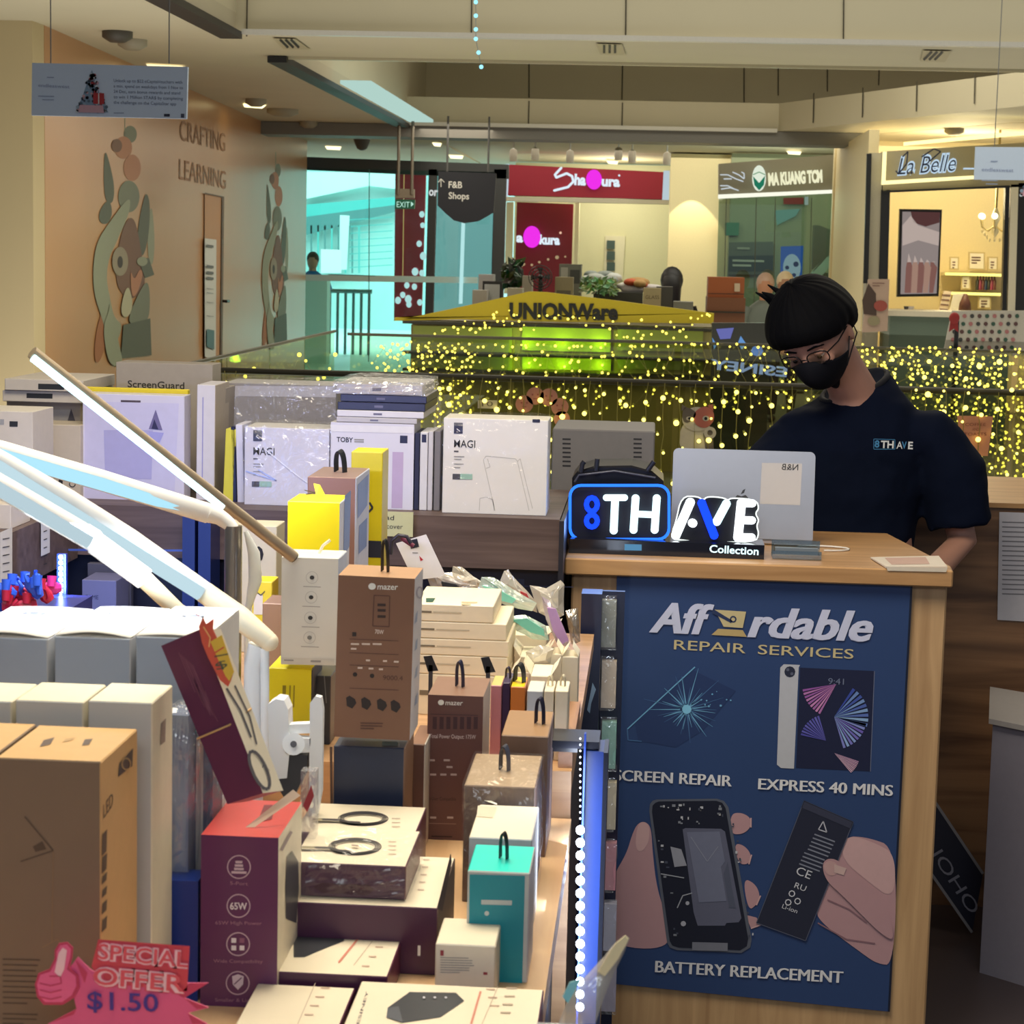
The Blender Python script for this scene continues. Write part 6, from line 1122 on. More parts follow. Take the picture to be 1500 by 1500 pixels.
# special offer sign
t = Thing('price_sign', 'pink thumbs up special offer price sign reading $1.50 at the lower left', 'price sign', V((P(180, 1500, 1.72).x, 1.70, TZ)))
Ds = 1.68; pk1 = C(226, 92, 140, .45); pk2 = C(240, 130, 150, .45); pk3 = C(200, 60, 96, .45); pkl = C(248, 200, 208, .45)
mb = MB(); q = PD(mb, (0, Ds, 0), (0, -1, 0), .0006)
q.poly([(88, 1436), (114, 1402), (132, 1420), (150, 1430), (278, 1440), (305, 1440), (270, 1462), (306, 1476), (275, 1484), (304, 1500), (292, 1530), (100, 1530), (70, 1500), (112, 1478), (108, 1460)], pk1, 1, .0012); q.poly([(110, 1405), (128, 1425), (124, 1440)], pk3, 2)
for pts in ([(278, 1440), (305, 1440), (270, 1462), (262, 1458)], [(270, 1462), (306, 1476), (288, 1478)], [(275, 1484), (304, 1500), (282, 1500)], [(70, 1500), (112, 1478), (108, 1486)]): q.poly(pts, pk3, 2)
q.poly([(144, 1376), (278, 1386), (274, 1452), (150, 1440), (134, 1416)], C(214, 70, 84, .45), 2); t.part('starburst', mb)
mb = MB(); q = PD(mb, (0, Ds-.0015, 0), (0, -1, 0), .0006)
for (s_, a, b_, cap_) in (('SPECIAL', (143, 1404), (275, 1417), 22), ('OFFER', (136, 1441), (270, 1453), 24)): q.text(s_, a, b_, cap_, C(222, 80, 110, .45), 1, .12); q.text(s_, a, b_, cap_, pkl, 2, .075); q.text(s_, a, b_, cap_, C(226, 86, 100, .45), 3, .015)
blu = C(70, 50, 140, .4); q.text('$1.50', (128, 1478), (232, 1482), 26, blu, 3, .012); t.part('lettering', mb)
mb = MB(); q = PD(mb, (0, Ds-.003, 0), (0, -1, 0), .0006)
q.poly([(80, 1392), (86, 1382), (98, 1380), (107, 1388), (106, 1402), (102, 1418), (114, 1428), (116, 1446), (108, 1462), (92, 1472), (64, 1472), (54, 1460), (51, 1442), (56, 1426), (72, 1420), (80, 1404)], pk3, 0, .001); q.poly([(83, 1394), (88, 1385), (98, 1383), (104, 1390), (103, 1402), (98, 1420), (111, 1430), (112, 1444), (105, 1458), (91, 1468), (66, 1468), (57, 1458), (54, 1442), (59, 1428), (74, 1423), (83, 1406)], C(236, 100, 148, .4), 1)
q.poly([(86, 1396), (92, 1388), (98, 1392), (94, 1420), (88, 1432), (80, 1424)], pkl, 2)
for y in (1440, 1450, 1460): q.line([(58, y), (74, y+4), (90, y)], 1.6, pk3, 2)
q.line([(72, 1430), (88, 1430), (90, 1440)], 1.6, pk3, 2); t.part('thumb', mb)
mb = MB(); a = P(180, 1480, Ds+.004); mb.box(a.x-.012, a.x+.012, Ds+.002, Ds+.004, TZ, a.z, glass(200, 210, 220, .2)); mb.box(a.x-.03, a.x+.03, Ds-.01, Ds+.05, TZ, TZ+.003, glass(200, 210, 220, .2)); t.part('clear_stand', mb)
# flat maroon boxes with cream tops
def flat(name, label, x0, x1, yt, D, dep, h=None, zb=None, coil=None, charger=None, right=None, wrapit=False):
    z1_ = P((x0+x1)/2, yt, D).z
    b = Box(name, label, 'box', x0, x1, yt, D, dep, zb=z1_-h if h else zb, mat=mard, top=crm, right=right or C(90, 40, 60, .35))
    if coil:
        cx, cy, rx, ry = coil; 
        for k in range(4): b.t.ring(cx, cy, rx-k*2.6, 1.5, C(50, 48, 52), 1+k, ry-k*1.1, 26)
        b.t.line([(cx-rx-40, cy+1), (cx-rx+2, cy+2), (cx-rx+16, cy+6), (cx-4, cy+7)], 3.4, C(60, 56, 58), 6); b.t.line([(cx-rx-44, cy+1), (cx-rx-20, cy+1.5)], 3, C(150, 140, 110), 7); b.t.line([(cx-5, cy-2), (cx+5, cy-1)], 2, C(150, 130, 120), 6)
        for k in range(4): b.t.bars(cx+rx+10, cy-8+k*6, 22, 1, 1, C(196, 176, 156), 1.4, 1)
    return b
fb = flat('cable_box', 'big maroon flat box lying under the two cable boxes', 430, 641, 1326, 2.14, .19, zb=TZ, right=C(110, 90, 80)); fb.r.poly([(640, 1330), (660, 1250), (662, 1262), (648, 1335)], C(60, 40, 50), 1)
for k in range(5): fb.t.bars(612+k*2, 1302-k*11, 18, 1, 1, C(196, 176, 156), 2, 1)
fb.f.rect(612, 1385, 616, 1400, wt, 1); fb.done(); zf = fb.top
b = flat('cable_box', 'lower cable box with a printed black cable coil, lying on the big flat box', 426, 594, 1266, 2.16, .14, zb=zf+.0008, coil=(520, 1240, 39, 13)); b.f.poly([(458, 1299), (472, 1293), (540, 1296), (548, 1303), (538, 1312), (472, 1308)], C(64, 26, 48), 1); b.done(); wrap(b, .0015, film(.05, .01)); zc = b.top
b = Box('cable_box', 'rear cable box with a printed black cable coil, behind the lower one', 'box', 430, 606, 1222, 2.33, .13, zb=TZ, mat=mard, top=crm, right=mar)
cx, cy, rx, ry = 532, 1199, 37, 11
for k in range(4): b.t.ring(cx, cy, rx-k*2.4, 1.4, C(50, 48, 52), 1+k, ry-k*1.1, 26)
b.t.line([(cx-70, cy+1), (cx-rx+2, cy+2), (cx-rx+16, cy+5), (cx-4, cy+6)], 3.2, C(60, 56, 58), 6); b.t.line([(cx-74, cy+1), (cx-60, cy+1.5)], 3, C(150, 140, 110), 7)
for k in range(3): b.t.bars(574, 1198+k*6, 24, 1, 1, C(196, 176, 156), 1.3, 1)
b.done()
def charger_art(b, k=1, ox=0, oy=0):
    f = lambda *p: [(x*k+ox, y*k+oy) for x, y in p]; g1 = C(50, 52, 58, .4); g2 = C(84, 88, 96, .4)
    b.t.poly(f((568, 1476), (600, 1453), (668, 1454), (680, 1466), (645, 1490), (590, 1498), (566, 1490)), g1, 1); b.t.poly(f((568, 1476), (584, 1474), (590, 1498), (566, 1490)), g2, 2)
    for i in range(3): b.t.disc(621*k+i*16*k+ox, 1461*k+oy, 2, C(200, 200, 210), 3, 1.5, 8)
    for i in range(3): b.t.bars((712+i*3)*k+ox, (1448+i*12)*k+oy, 26*k, 1, 1, C(190, 160, 140), 2, 1)
    for i in range(4): b.t.bars((742-i*3)*k+ox, (1446+i*12)*k+oy, 30*k, 1, 1, C(170, 150, 130), 2.4, 1)
    b.t.line(f((730, 1444), (706, 1500)), 1, C(190, 170, 150), 1); b.t.line(f((704, 1452), (690, 1500)), 3, C(206, 130, 110), 1)
b = Box('charger_box', 'cream topped maroon charger box lying behind the front one', 'box', 400, 567, 1427, 2.03, .15, zb=TZ, mat=mard, top=crm, right=mar)
g1 = C(50, 52, 58, .4); b.t.poly([(430, 1362), (478, 1366), (504, 1368), (504, 1378), (464, 1394), (446, 1402), (430, 1402)], g1, 1)
for k in range(4): b.t.bars(560-k*10, 1372+k*14, 22, 1, 1, C(190, 160, 140), 2, 1)
b.t.line([(555, 1366), (518, 1414)], 1, C(190, 170, 150), 1); b.t.line([(530, 1368), (496, 1410)], 3, C(206, 130, 110), 1); b.r.poly([(596, 1406), (606, 1390), (607, 1404), (597, 1422)], C(214, 206, 206), 1); b.done()
b = Box('charger_box', 'cream topped charger box with a large black charger picture at the bottom edge', 'box', 494, 782, 1530, 1.86, .16, zb=TZ, mat=mard, top=crm, right=mar); charger_art(b); b.t.text('ESINEY', (526, 1500), (540, 1452), 14, C(70, 60, 80), 1)
b.done()
b = Box('charger_box', 'cream topped charger box cut by the bottom edge, left of the black charger picture', 'box', 330, 484, 1530, 1.86, .16, zb=TZ, mat=mard, top=crm, right=mar)
for i in range(4): b.t.bars(470-i*8, 1446+i*13, 26, 1, 1, C(190, 160, 140), 2, 1)
b.t.line([(462, 1440), (436, 1500)], 1, C(190, 170, 150), 1); b.done()
# white cube
b = Box('accessory_box', 'small white cube box with fine print in front of the teal box', 'box', 637, 725, 1384, 2.06, .085, zb=TZ, mat=C(222, 216, 202, .4), top=crm, right=C(210, 200, 180)); b.f.rect(645, 1392, 650, 1400, C(150, 60, 70), 1); b.f.bars(645, 1402, 50, 7, 3.6, gtx, 1.2, 1); b.f.rect(708, 1424, 714, 1428, C(150, 60, 70), 1); b.done()
# teal
tea = C(0, 140, 158, .4, nz=.02); 
b = Box('charger_box', 'teal fronted box with white edges and bright teal lid', 'box', 684, 775, 1277, 2.13, .1, zb=TZ, mat=C(190, 196, 196, .4), top=C(10, 222, 206, .4), right=C(196, 190, 196)); b.f.poly([(688, 1281), (769, 1283), (765, 1440), (686, 1440)], tea, 1); b.f.rect(705, 1318, 750, 1325, C(190, 200, 200), 2); b.f.disc(713, 1338, 3.5, C(200, 210, 210), 2)
b.frect(.1, .3, .8, .36, C(0, 120, 118), 'f', .00045); b.done(); hanger(b, C(34, 34, 40), .05, .006, .034, 'black hang tab')
b = Box('charger_box', 'white topped box with a torn tab behind the teal box', 'box', 686, 778, 1228, 2.245, .14, zb=TZ, mat=C(190, 198, 204, .4), top=crm, right=C(200, 196, 200)); b.t.poly([(700, 1180), (728, 1182), (722, 1198), (698, 1196)], C(214, 200, 176), 1); b.t.line([(703, 1168), (728, 1178)], 5, C(250, 244, 225), 2, 2); b.done()
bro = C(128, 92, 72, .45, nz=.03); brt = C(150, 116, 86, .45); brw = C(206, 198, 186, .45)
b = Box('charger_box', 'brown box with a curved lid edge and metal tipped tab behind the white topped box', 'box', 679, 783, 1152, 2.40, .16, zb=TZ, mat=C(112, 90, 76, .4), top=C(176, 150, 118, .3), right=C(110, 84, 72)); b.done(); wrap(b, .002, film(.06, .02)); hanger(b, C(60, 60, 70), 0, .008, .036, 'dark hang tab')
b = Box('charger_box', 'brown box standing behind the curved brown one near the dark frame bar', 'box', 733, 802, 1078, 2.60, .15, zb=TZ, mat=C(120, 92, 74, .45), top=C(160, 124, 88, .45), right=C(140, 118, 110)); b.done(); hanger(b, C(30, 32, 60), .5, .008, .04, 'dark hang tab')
def maxer(b, x, y, w_, k):
    b.f.disc(x, y, 5*k, wt, 1, 4.5*k, 14); b.f.text('mazer', (x+7*k, y+4*k), (x+w_, y+4*k+.6), 8*k, wt, 1, .01, .1)
# brown box 2
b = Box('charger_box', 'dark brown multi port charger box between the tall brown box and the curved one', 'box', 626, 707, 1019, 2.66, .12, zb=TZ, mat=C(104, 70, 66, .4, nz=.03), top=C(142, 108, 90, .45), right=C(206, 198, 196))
maxer(b, 646, 1029, 32, .9)
for i in range(7): b.f.rect(634+i*10, 1050, 640+i*10, 1068, C(70, 44, 50), 1)
b.f.line([(630, 1046), (700, 1048)], 1, C(70, 44, 50), 1); b.f.text('Total Power Output: 175W', (629, 1081), (697, 1082.5), 6, C(206, 188, 186), 1, .01)
for k, (y, xs) in enumerate([(1112, (628, 650)), (1122, (654,)), (1133, (630, 645, 660)), (1196, (630, 655))]):
    for x in xs: b.f.rect(x, y, x+9, y+3, C(190, 170, 166), 1)
b.f.text('4-User Compatible', (628, 1172), (668, 1173), 5, C(60, 36, 40), 1); b.f.line([(628, 1206), (668, 1207)], 1, C(150, 120, 110), 1); b.f.bars(632, 1224, 34, 2, 5, C(60, 36, 40), 2, 1); b.done(); hanger(b, C(40, 44, 74), 0, .007, .04, 'dark blue hang tab')
b = Box('charger_box', 'second brown box with a white side, half hidden left of the multi port one', 'box', 600, 622, 1090, 2.60, .11, zb=TZ, mat=C(110, 76, 64, .45), top=C(140, 104, 84), right=C(210, 204, 196)); b.done()
# dark blue box and tall brown
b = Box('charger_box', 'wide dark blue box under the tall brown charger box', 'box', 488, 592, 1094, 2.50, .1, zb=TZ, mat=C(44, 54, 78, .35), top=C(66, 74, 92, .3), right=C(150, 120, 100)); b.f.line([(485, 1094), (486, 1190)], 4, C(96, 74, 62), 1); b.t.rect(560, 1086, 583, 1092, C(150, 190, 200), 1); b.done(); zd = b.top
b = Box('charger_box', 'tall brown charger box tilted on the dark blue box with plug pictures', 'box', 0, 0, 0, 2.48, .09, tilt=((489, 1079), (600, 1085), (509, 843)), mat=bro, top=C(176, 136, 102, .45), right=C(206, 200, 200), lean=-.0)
maxer(b, 545, 859, 38, 1.1); dkb = C(92, 62, 52, .5); db2 = C(44, 36, 36, .5)
b.f.line([(548, 872), (571, 873), (570, 918), (546, 917), (548, 872)], 1.5, dkb, 1)
for y in (884, 892, 901): b.f.rect(553, y, 565, y+4, C(60, 44, 40), 1)
b.f.text('70W', (549, 928), (562, 929), 6, C(214, 196, 184), 1, .02); b.f.rect(516, 926, 522, 932, db2, 1)
for (x, y, w_) in ((514, 942, 12), (530, 942, 12), (546, 942, 13), (514, 949, 8), (536, 966, 6), (561, 967, 6), (577, 968, 7), (524, 977, 7), (540, 978, 7), (555, 979, 6)): b.f.rect(x, y, x+w_, y+2.6, C(206, 186, 172), 1)
for y in (936, 956, 974, 1008): b.f.line([(512, y), (584, y+3)], 1, dkb, 1)
for (x, y) in ((520, 988), (545, 990)): b.f.disc(x, y, 3.4, db2, 1, seg=8)
b.f.text('9000.4', (561, 996), (590, 997), 7, dkb, 1)
for i, x in enumerate((514, 536, 559, 579)): b.f.poly([(x-7, 1022+i*2), (x-2, 1019+i*2), (x+6, 1024+i*2), (x+8, 1030+i*2), (x+2, 1038+i*2), (x-6, 1034+i*2)], db2, 1)
b.f.bars(528, 1058, 36, 3, 4, dkb, 2, 1); b.r.ring(615, 868, 5, 2, C(160, 150, 160), 1, 9)
for y in (900, 940, 980, 1020): b.r.poly([(609, y), (612, y-6), (611, y+10), (607, y+14)], C(150, 160, 180), 1)
b.done(); hanger(b, C(30, 30, 34), .1, .006, .045, 'black hang tab')
# white icon box on yellow box
b = Box('charger_box', 'low yellow box under the white icon box', 'box', 393, 457, 979, 2.86, .09, yb=1058, mat=C(228, 222, 20, .4, nz=.02), top=C(240, 232, 60), right=C(60, 66, 80)); b.f.rect(414, 1004, 419, 1022, C(140, 134, 20), 1); b.f.line([(425, 1004), (424, 1044)], 2, C(150, 144, 20), 1); b.f.line([(431, 1004), (430, 1036)], 2, C(150, 144, 20), 1); b.done()
b0 = Box('accessory_box', 'dark grey box right of the low yellow box', 'box', 458, 484, 990, 2.9, .09, zb=RZ, mat=C(58, 64, 74, .4)); b0.f.line([(475, 990), (478, 1030)], 1.5, C(120, 128, 136), 1); b0.done()
b = Box('charger_box', 'white box with four round feature icons standing on the yellow box', 'box', 0, 0, 0, 2.83, .075, tilt=((411, 972), (495, 975), (415, 815)), mat=C(218, 220, 216, .4, nz=.02), top=C(246, 238, 214), right=C(180, 190, 210))
for i, y in enumerate((846, 875, 905, 934)): b.f.ring(457-i*1.2, y, 9, .9, C(190, 192, 190), 1); b.f.disc(457-i*1.2, y, 3.6, C(50, 52, 54) if i != 3 else C(120, 124, 124), 2, 3.2, 7); b.f.line([(444-i, y+13), (470-i, y+14)], 1, gtx, 1)
b.f.rect(412, 963, 490, 973, C(206, 206, 200), 1); b.f.rect(416, 966, 430, 968, gtx, 2); b.f.rect(455, 967, 470, 970, gtx, 2); b.done()
mb = MB(); a = b.M @ V((.006, 0, b.h)); mb.tube([a, a+V((.006, .0, .012)), a+V((.016, 0, .020))], .0025, C(240, 236, 220), 6, sx=.4); b.part('hang_tab', mb, 'cream hang tab')
yel_ = C(236, 214, 12, .4, nz=.02)
b = Box('charger_box', 'tall box with a bright yellow top section and blue white side', 'box', 421, 498, 735, 3.08, .1, zb=RZ, mat=yel_, top=C(226, 206, 20, .45), right=C(196, 200, 214)); b.r.poly([(505, 726), (514, 718), (512, 800), (503, 816)], C(110, 130, 180), 1); b.t.line([(446, 718), (462, 722), (448, 724)], 1.4, C(60, 56, 20), 1); b.done()
mb = MB(); a = b.M @ V((-.01, .03, b.h)); mb.add([a, a+V((.014, .004, 0)), a+V((.004, .01, .016)), a+V((-.006, .01, .018))], [(0, 1, 2, 3)], yel_); b.part('hang_tab', mb, 'yellow hang tab')
b = Box('charger_box', 'brown box with a blue picture side behind the bright yellow topped box', 'box', 450, 521, 699, 3.30, .16, zb=RZ, mat=bro, top=C(136, 112, 104, .5), right=C(190, 196, 216)); b.r.poly([(524, 710), (540, 694), (538, 740), (524, 760)], C(120, 140, 190), 1); b.r.poly([(526, 770), (538, 758), (537, 800), (525, 812)], C(110, 130, 180), 1); b.done(); hanger(b, C(26, 30, 34), .05, .012, .04, 'black hang tab')
b = Box('charger_box', 'tall narrow yellow box with a black band behind the brown boxes', 'box', 514, 560, 662, 3.52, .08, zb=RZ, mat=C(206, 190, 24, .4), top=C(236, 214, 40)); b.frect(0, .42, 1, .50, C(30, 34, 50)); b.f.line([(541, 736), (546, 744), (540, 750)], 3, C(40, 44, 50), 1); b.done()
# left mid yellow/brown bits
b = Box('charger_box', 'small yellow box with folded lid beside the chrome pole', 'box', 369, 398, 852, 3.3, .06, zb=RZ, mat=C(226, 206, 60, .4), top=C(240, 220, 30)); b.f.rect(372, 870, 385, 900, C(220, 214, 190), 1); b.f.line([(374, 866), (382, 872), (388, 866)], 1.4, C(60, 60, 60), 2); b.done()
b = Box('charger_box', 'small brown box with a rounded front beside the white icon box', 'box', 384, 412, 884, 3.12, .08, zb=RZ, mat=C(170, 138, 108, .5), top=C(140, 110, 88)); b.done()
b = Box('accessory_box', 'pale cream box behind the chrome pole', 'box', 330, 405, 770, 3.56, .08, zb=RZ, mat=C(196, 190, 160), top=C(214, 206, 180)); b.f.disc(378, 812, 8, black, 1, 12, 9); b.done()
# chrome lamp, white arm
met = C(150, 146, 140, .28, .9, nz=.03); wpl = C(240, 242, 244, .35, nz=.01)
t = Thing('folding_lamp', 'chrome pole lamp with a glowing white arm reaching left', 'lamp', V((P(340, 1000, 2.86).x, 2.86, RZ))); Dp = 2.86
mb = MB(); a = P(342, 770, Dp); mb.tube([V((a.x, a.y, RZ)), a], .0125, met, 18); mb.lathe((a.x, a.y, RZ), [(.03, 0), (.03, .006), (.014, .01)], met, 18); t.part('pole', mb)
mb = MB(); arm = [P(-30, 655, 2.62), P(0, 661, 2.64), P(150, 704, 2.74), P(305, 752, Dp-.01)]; mb.tube(arm, .0145, wpl, 12, sx=.7); t.part('arm', mb, 'white plastic arm')
mb = MB(); arm2 = [p+V((0, -.0075, -.003)) for p in arm[:3]]+[P(295, 751, Dp-.018)]; mb.tube(arm2, .0098, E(170, 222, 240, 1.15), 10, sx=.8); t.part('light_strip', mb, 'glowing pale blue strip')
mb = MB(); mb.tube([P(303, 751, Dp-.01), P(322, 757, Dp), P(336, 768, Dp), P(342, 776, Dp)], [.014, .012, .010, .009], wpl, 12); t.part('elbow', mb)
area('lamp_arm_glow', P(120, 770, 2.31), .3, .04, .9, (.75, .87, 1), (0, .2, 0)); 
t = Thing('tube_lamp', 'long chrome tube lamp slanting down to the right with a glowing underside', 'lamp', V(P(240, 660, 2.75)))
mb = MB(); ta, tb = P(47, 516, 2.60), P(430, 816, 2.82); mb.tube([ta, tb], .0085, C(166, 150, 128, .35, .35), 18); mb.tube([tb-(tb-ta).normalized()*.001, tb+(tb-ta).normalized()*.002], .0078, C(110, 104, 98, .3, .8), 18); t.part('tube', mb)
mb = MB(); mb.tube([P(48, 522, 2.59)+V((0, 0, -.002)), P(326, 740, 2.752)+V((0, 0, -.003))], .0052, E(190, 235, 245, 3.5), 10); t.part('light_strip', mb, 'glowing white strip')
o = area('tube_lamp_glow', (P(200, 640, 3.0)), .5, .03, 3.2, (.50, .55, 1)); dq = V((0, 1, -.35)).normalized(); o.rotation_euler = dq.to_track_quat('-Z', 'Y').to_euler()
# lower white double arms
t = Thing('clamp_lamp', 'white jointed clamp lamp whose double arms run from the left edge to a white stem', 'lamp', P(380, 1120, 2.44))
mb = MB(); mb.tube([P(-20, 665, 2.34), P(100, 733, 2.38), P(190, 790, 2.41), P(300, 868, 2.45)], .0135, wpl, 14); t.part('upper_arm', mb)
mb = MB(); mb.tube([P(-20, 668, 2.335)-V((0, .0085, .002)), P(296, 866, 2.445)-V((0, .0085, .002))], .0088, E(200, 228, 238, .95), 10); t.part('light_strip', mb)
mb = MB(); mb.tube([P(-20, 700, 2.30), P(0, 712, 2.30), P(138, 792, 2.33), P(140, 796, 2.33), P(212, 848, 2.35)], .0135, wpl, 14); t.part('lower_arm', mb)
mb = MB(); mb.tube([P(-20, 700, 2.30)-V((0, .0085, .001)), P(0, 712, 2.30)-V((0, .0085, .001)), P(136, 791, 2.33)-V((0, .0085, .001))], .0088, E(205, 230, 240, .8), 10); t.part('light_strip', mb)
mb = MB(); mb.tube([P(205, 842, 2.35), P(260, 895, 2.38), P(300, 920, 2.42)], [.011, .010, .009], C(226, 206, 170, .4), 12); t.part('arm_sleeve', mb, 'cream arm sleeve')
mb = MB(); mb.tube([P(300, 868, 2.45), P(352, 906, 2.44), P(392, 938, 2.44)], [.0135, .015, .012], C(240, 228, 200, .4), 14); mb.ball(P(394, 940, 2.44), .012, C(240, 228, 200, .4), 12, 8); t.part('joint', mb, 'cream rounded joint')
mb = MB(); mb.tube([P(380, 945, 2.45), P(372, 975, 2.45), P(371, 1128, 2.45)], [.014, .012, .0125], wpl, 14); mb.tube([P(388, 950, 2.44), P(388, 1128, 2.44)], .0055, wpl, 8); t.part('stem', mb)
mb = MB(); D_ = 2.40
mb.prism([P(x, y, D_) for x, y in ((392, 1032), (404, 1024), (416, 1026), (422, 1040), (424, 1100), (420, 1140), (396, 1142))], (0, .03, 0), wpl); mb.prism([P(x, y, D_) for x, y in ((454, 1030), (462, 1020), (470, 1022), (473, 1040), (471, 1160), (464, 1200), (452, 1200))], (0, .012, 0), wpl)
mb.prism([P(x, y, D_+.006) for x, y in ((414, 1062), (455, 1060), (455, 1074), (414, 1076))], (0, .015, 0), wpl); mb.tube([P(430, 1090, D_-.004), P(430, 1090, D_+.02)], .0135, wpl, 20); mb.tube([P(430, 1090, D_-.006), P(430, 1090, D_)], .004, C(90, 90, 96, .3), 12)
mb.prism([P(x, y, D_) for x, y in ((418, 1080), (455, 1082), (455, 1102), (418, 1104))], (0, .015, 0), wpl); t.part('clamp', mb, 'white clamp bracket')
mb = MB(); mb.prism([P(x, y, D_+.002) for x, y in ((414, 1106), (450, 1106), (450, 1128), (424, 1180), (404, 1150))], (0, .03, 0), C(62, 66, 72, .4)); t.part('clamp_pad', mb, 'dark grey wedge pad')
c0 = P(371, 1128, 2.45); mb = MB(); mb.tube([c0, V((c0.x, c0.y, TZ+.008))], .0125, wpl, 12); mb.lathe((c0.x, c0.y, TZ), [(.035, 0), (.035, .008), (.014, .01)], wpl, 18); t.part('foot', mb)
# white ribbed thing behind pole
m = MB(); m.tube([P(360, 778, 2.94), P(372, 810, 2.94), P(374, 850, 2.94), P(362, 896, 2.94)], [.003, .009, .010, .004], C(225, 230, 230, .3), 12, sx=.6); a = P(362, 896, 2.94); m.tube([a, V((a.x, a.y, RZ))], .004, wpl, 8); single('curved_light_diffuser', m, 'curved white plastic shade beside the chrome pole', 'shade')
# ---------------------------------------------------------- cream boxes on step
zz = RZ
for k, (y0, x1, dx) in enumerate([(975, 742, 0), (949, 742, 0), (925, 744, 0), (900, 741, 0), (874, 722, -8)]):
    b = Box('glass_protector_box', ['lowest', 'second lowest', 'middle', 'second highest', 'topmost'][k]+' slim cream box in the stack behind the brown boxes', 'box', 606, x1, y0+14 if k == 0 else y0+12, 3.12, .17, zb=zz, mat=C(232, 220, 190, .5), top=C(244, 232, 200))
    b.frect(.06, .40, .22, .52, C(120, 110, 90)); b.frect(.24, .42, .6, .5, C(196, 184, 156)); 
    if k == 4: b.t.poly([(624, 876), (638, 876), (634, 882), (624, 882)], C(40, 84, 60), 1); b.t.bars(676, 881, 26, 2, 3, C(200, 180, 140), 2, 1)
    zz = b.top+.0006; b.done()
# jumble of small white boxes right
rr = random.Random(21)
jumb = [(746, 800, 930, 3.34, 'cream box lying right of the slim stack under the mint pouch', 0), (748, 776, 985, 3.10, 'cream box with a slanted lid beside the slim stack', .05), (776, 806, 990, 3.06, 'small cream box in the middle of the white jumble', -.04), (800, 822, 958, 3.16, 'upright cream box with folded flaps, left of the last pair', 0), (822, 846, 962, 3.16, 'upright cream box with folded flaps beside the dark post', 0), (760, 792, 962, 3.24, 'cream box half hidden in the white jumble', .03)]
for (x0, x1, y0, D, lab, tl_) in jumb:
    b = Box('glass_protector_box', lab, 'box', x0, x1, y0, D, .06 if x1-x0 < 30 else .09, zb=RZ, mat=C(224, 214, 192, .5, nz=.03), top=C(244, 234, 206))
    b.done(); mb = MB()
    for s_ in (-1, 1):
        a = [b.M @ V((s_*b.w*.5, -b.d/2, b.h)), b.M @ V((s_*b.w*.5, b.d/2, b.h)), b.M @ V((s_*b.w*(.1 if x1-x0 < 30 else .85), b.d*.45, b.h+.014)), b.M @ V((s_*b.w*(.12 if x1-x0 < 30 else .8), -b.d*.5, b.h+.016))]
        mb.add(a+[v+V((0, 0, .0008)) for v in a], [(0, 1, 2, 3), (7, 6, 5, 4), (0, 3, 7, 4)], C(240, 232, 208))
    b.part('lid_flaps', mb)
for k, (x0, x1, y0, col, top_, lab) in enumerate([(718, 734, 1004, (196, 130, 140), (206, 196, 120), 'pinkish slim box left of the purple one'), (735, 746, 1000, (52, 34, 70), (60, 44, 80), 'dark purple slim box between the pink and orange ones'), (747, 768, 1006, (206, 120, 50), (244, 208, 20), 'orange slim box with a bright yellow lid'), (771, 794, 1012, (186, 190, 196), (236, 230, 210), 'grey slim box right of the orange one'), (796, 810, 1012, (226, 214, 190), (240, 230, 205), 'cream slim box, left one of the front pair'), (812, 831, 1012, (226, 214, 190), (240, 230, 205), 'cream slim box, right one of the front pair by the dark post')]):
    b = Box('cable_box', lab, 'box', x0, x1, y0, 2.86, .07, zb=RZ, mat=C(*col, .45), top=C(*top_, .45)); b.done()
    if k in (1, 2, 4, 5): hanger(b, C(28, 32, 36) if k == 2 else C(60, 50, 70) if k == 1 else C(226, 216, 190), 0, .010 if k == 2 else .005, .03 if k == 2 else .018)
for (x, y, lab) in ((628, 974, 'black hang tag sticking up left of the slim cream stack'), (712, 976, 'navy hang tag sticking up before the slim cream stack')):
    m = MB(); a = P(x, y, 2.9); m.prism([a+V((-.008, 0, .012)), a+V((.004, 0, .014)), a+V((.014, 0, -.008)), a+V((-.001, 0, -.01))], (0, .0015, 0), C(28, 32, 44)); m.box(a.x, a.x+.006, 2.9, 2.9015, RZ, a.z, C(60, 60, 70)); single('hang_tag', m, lab, 'tag')
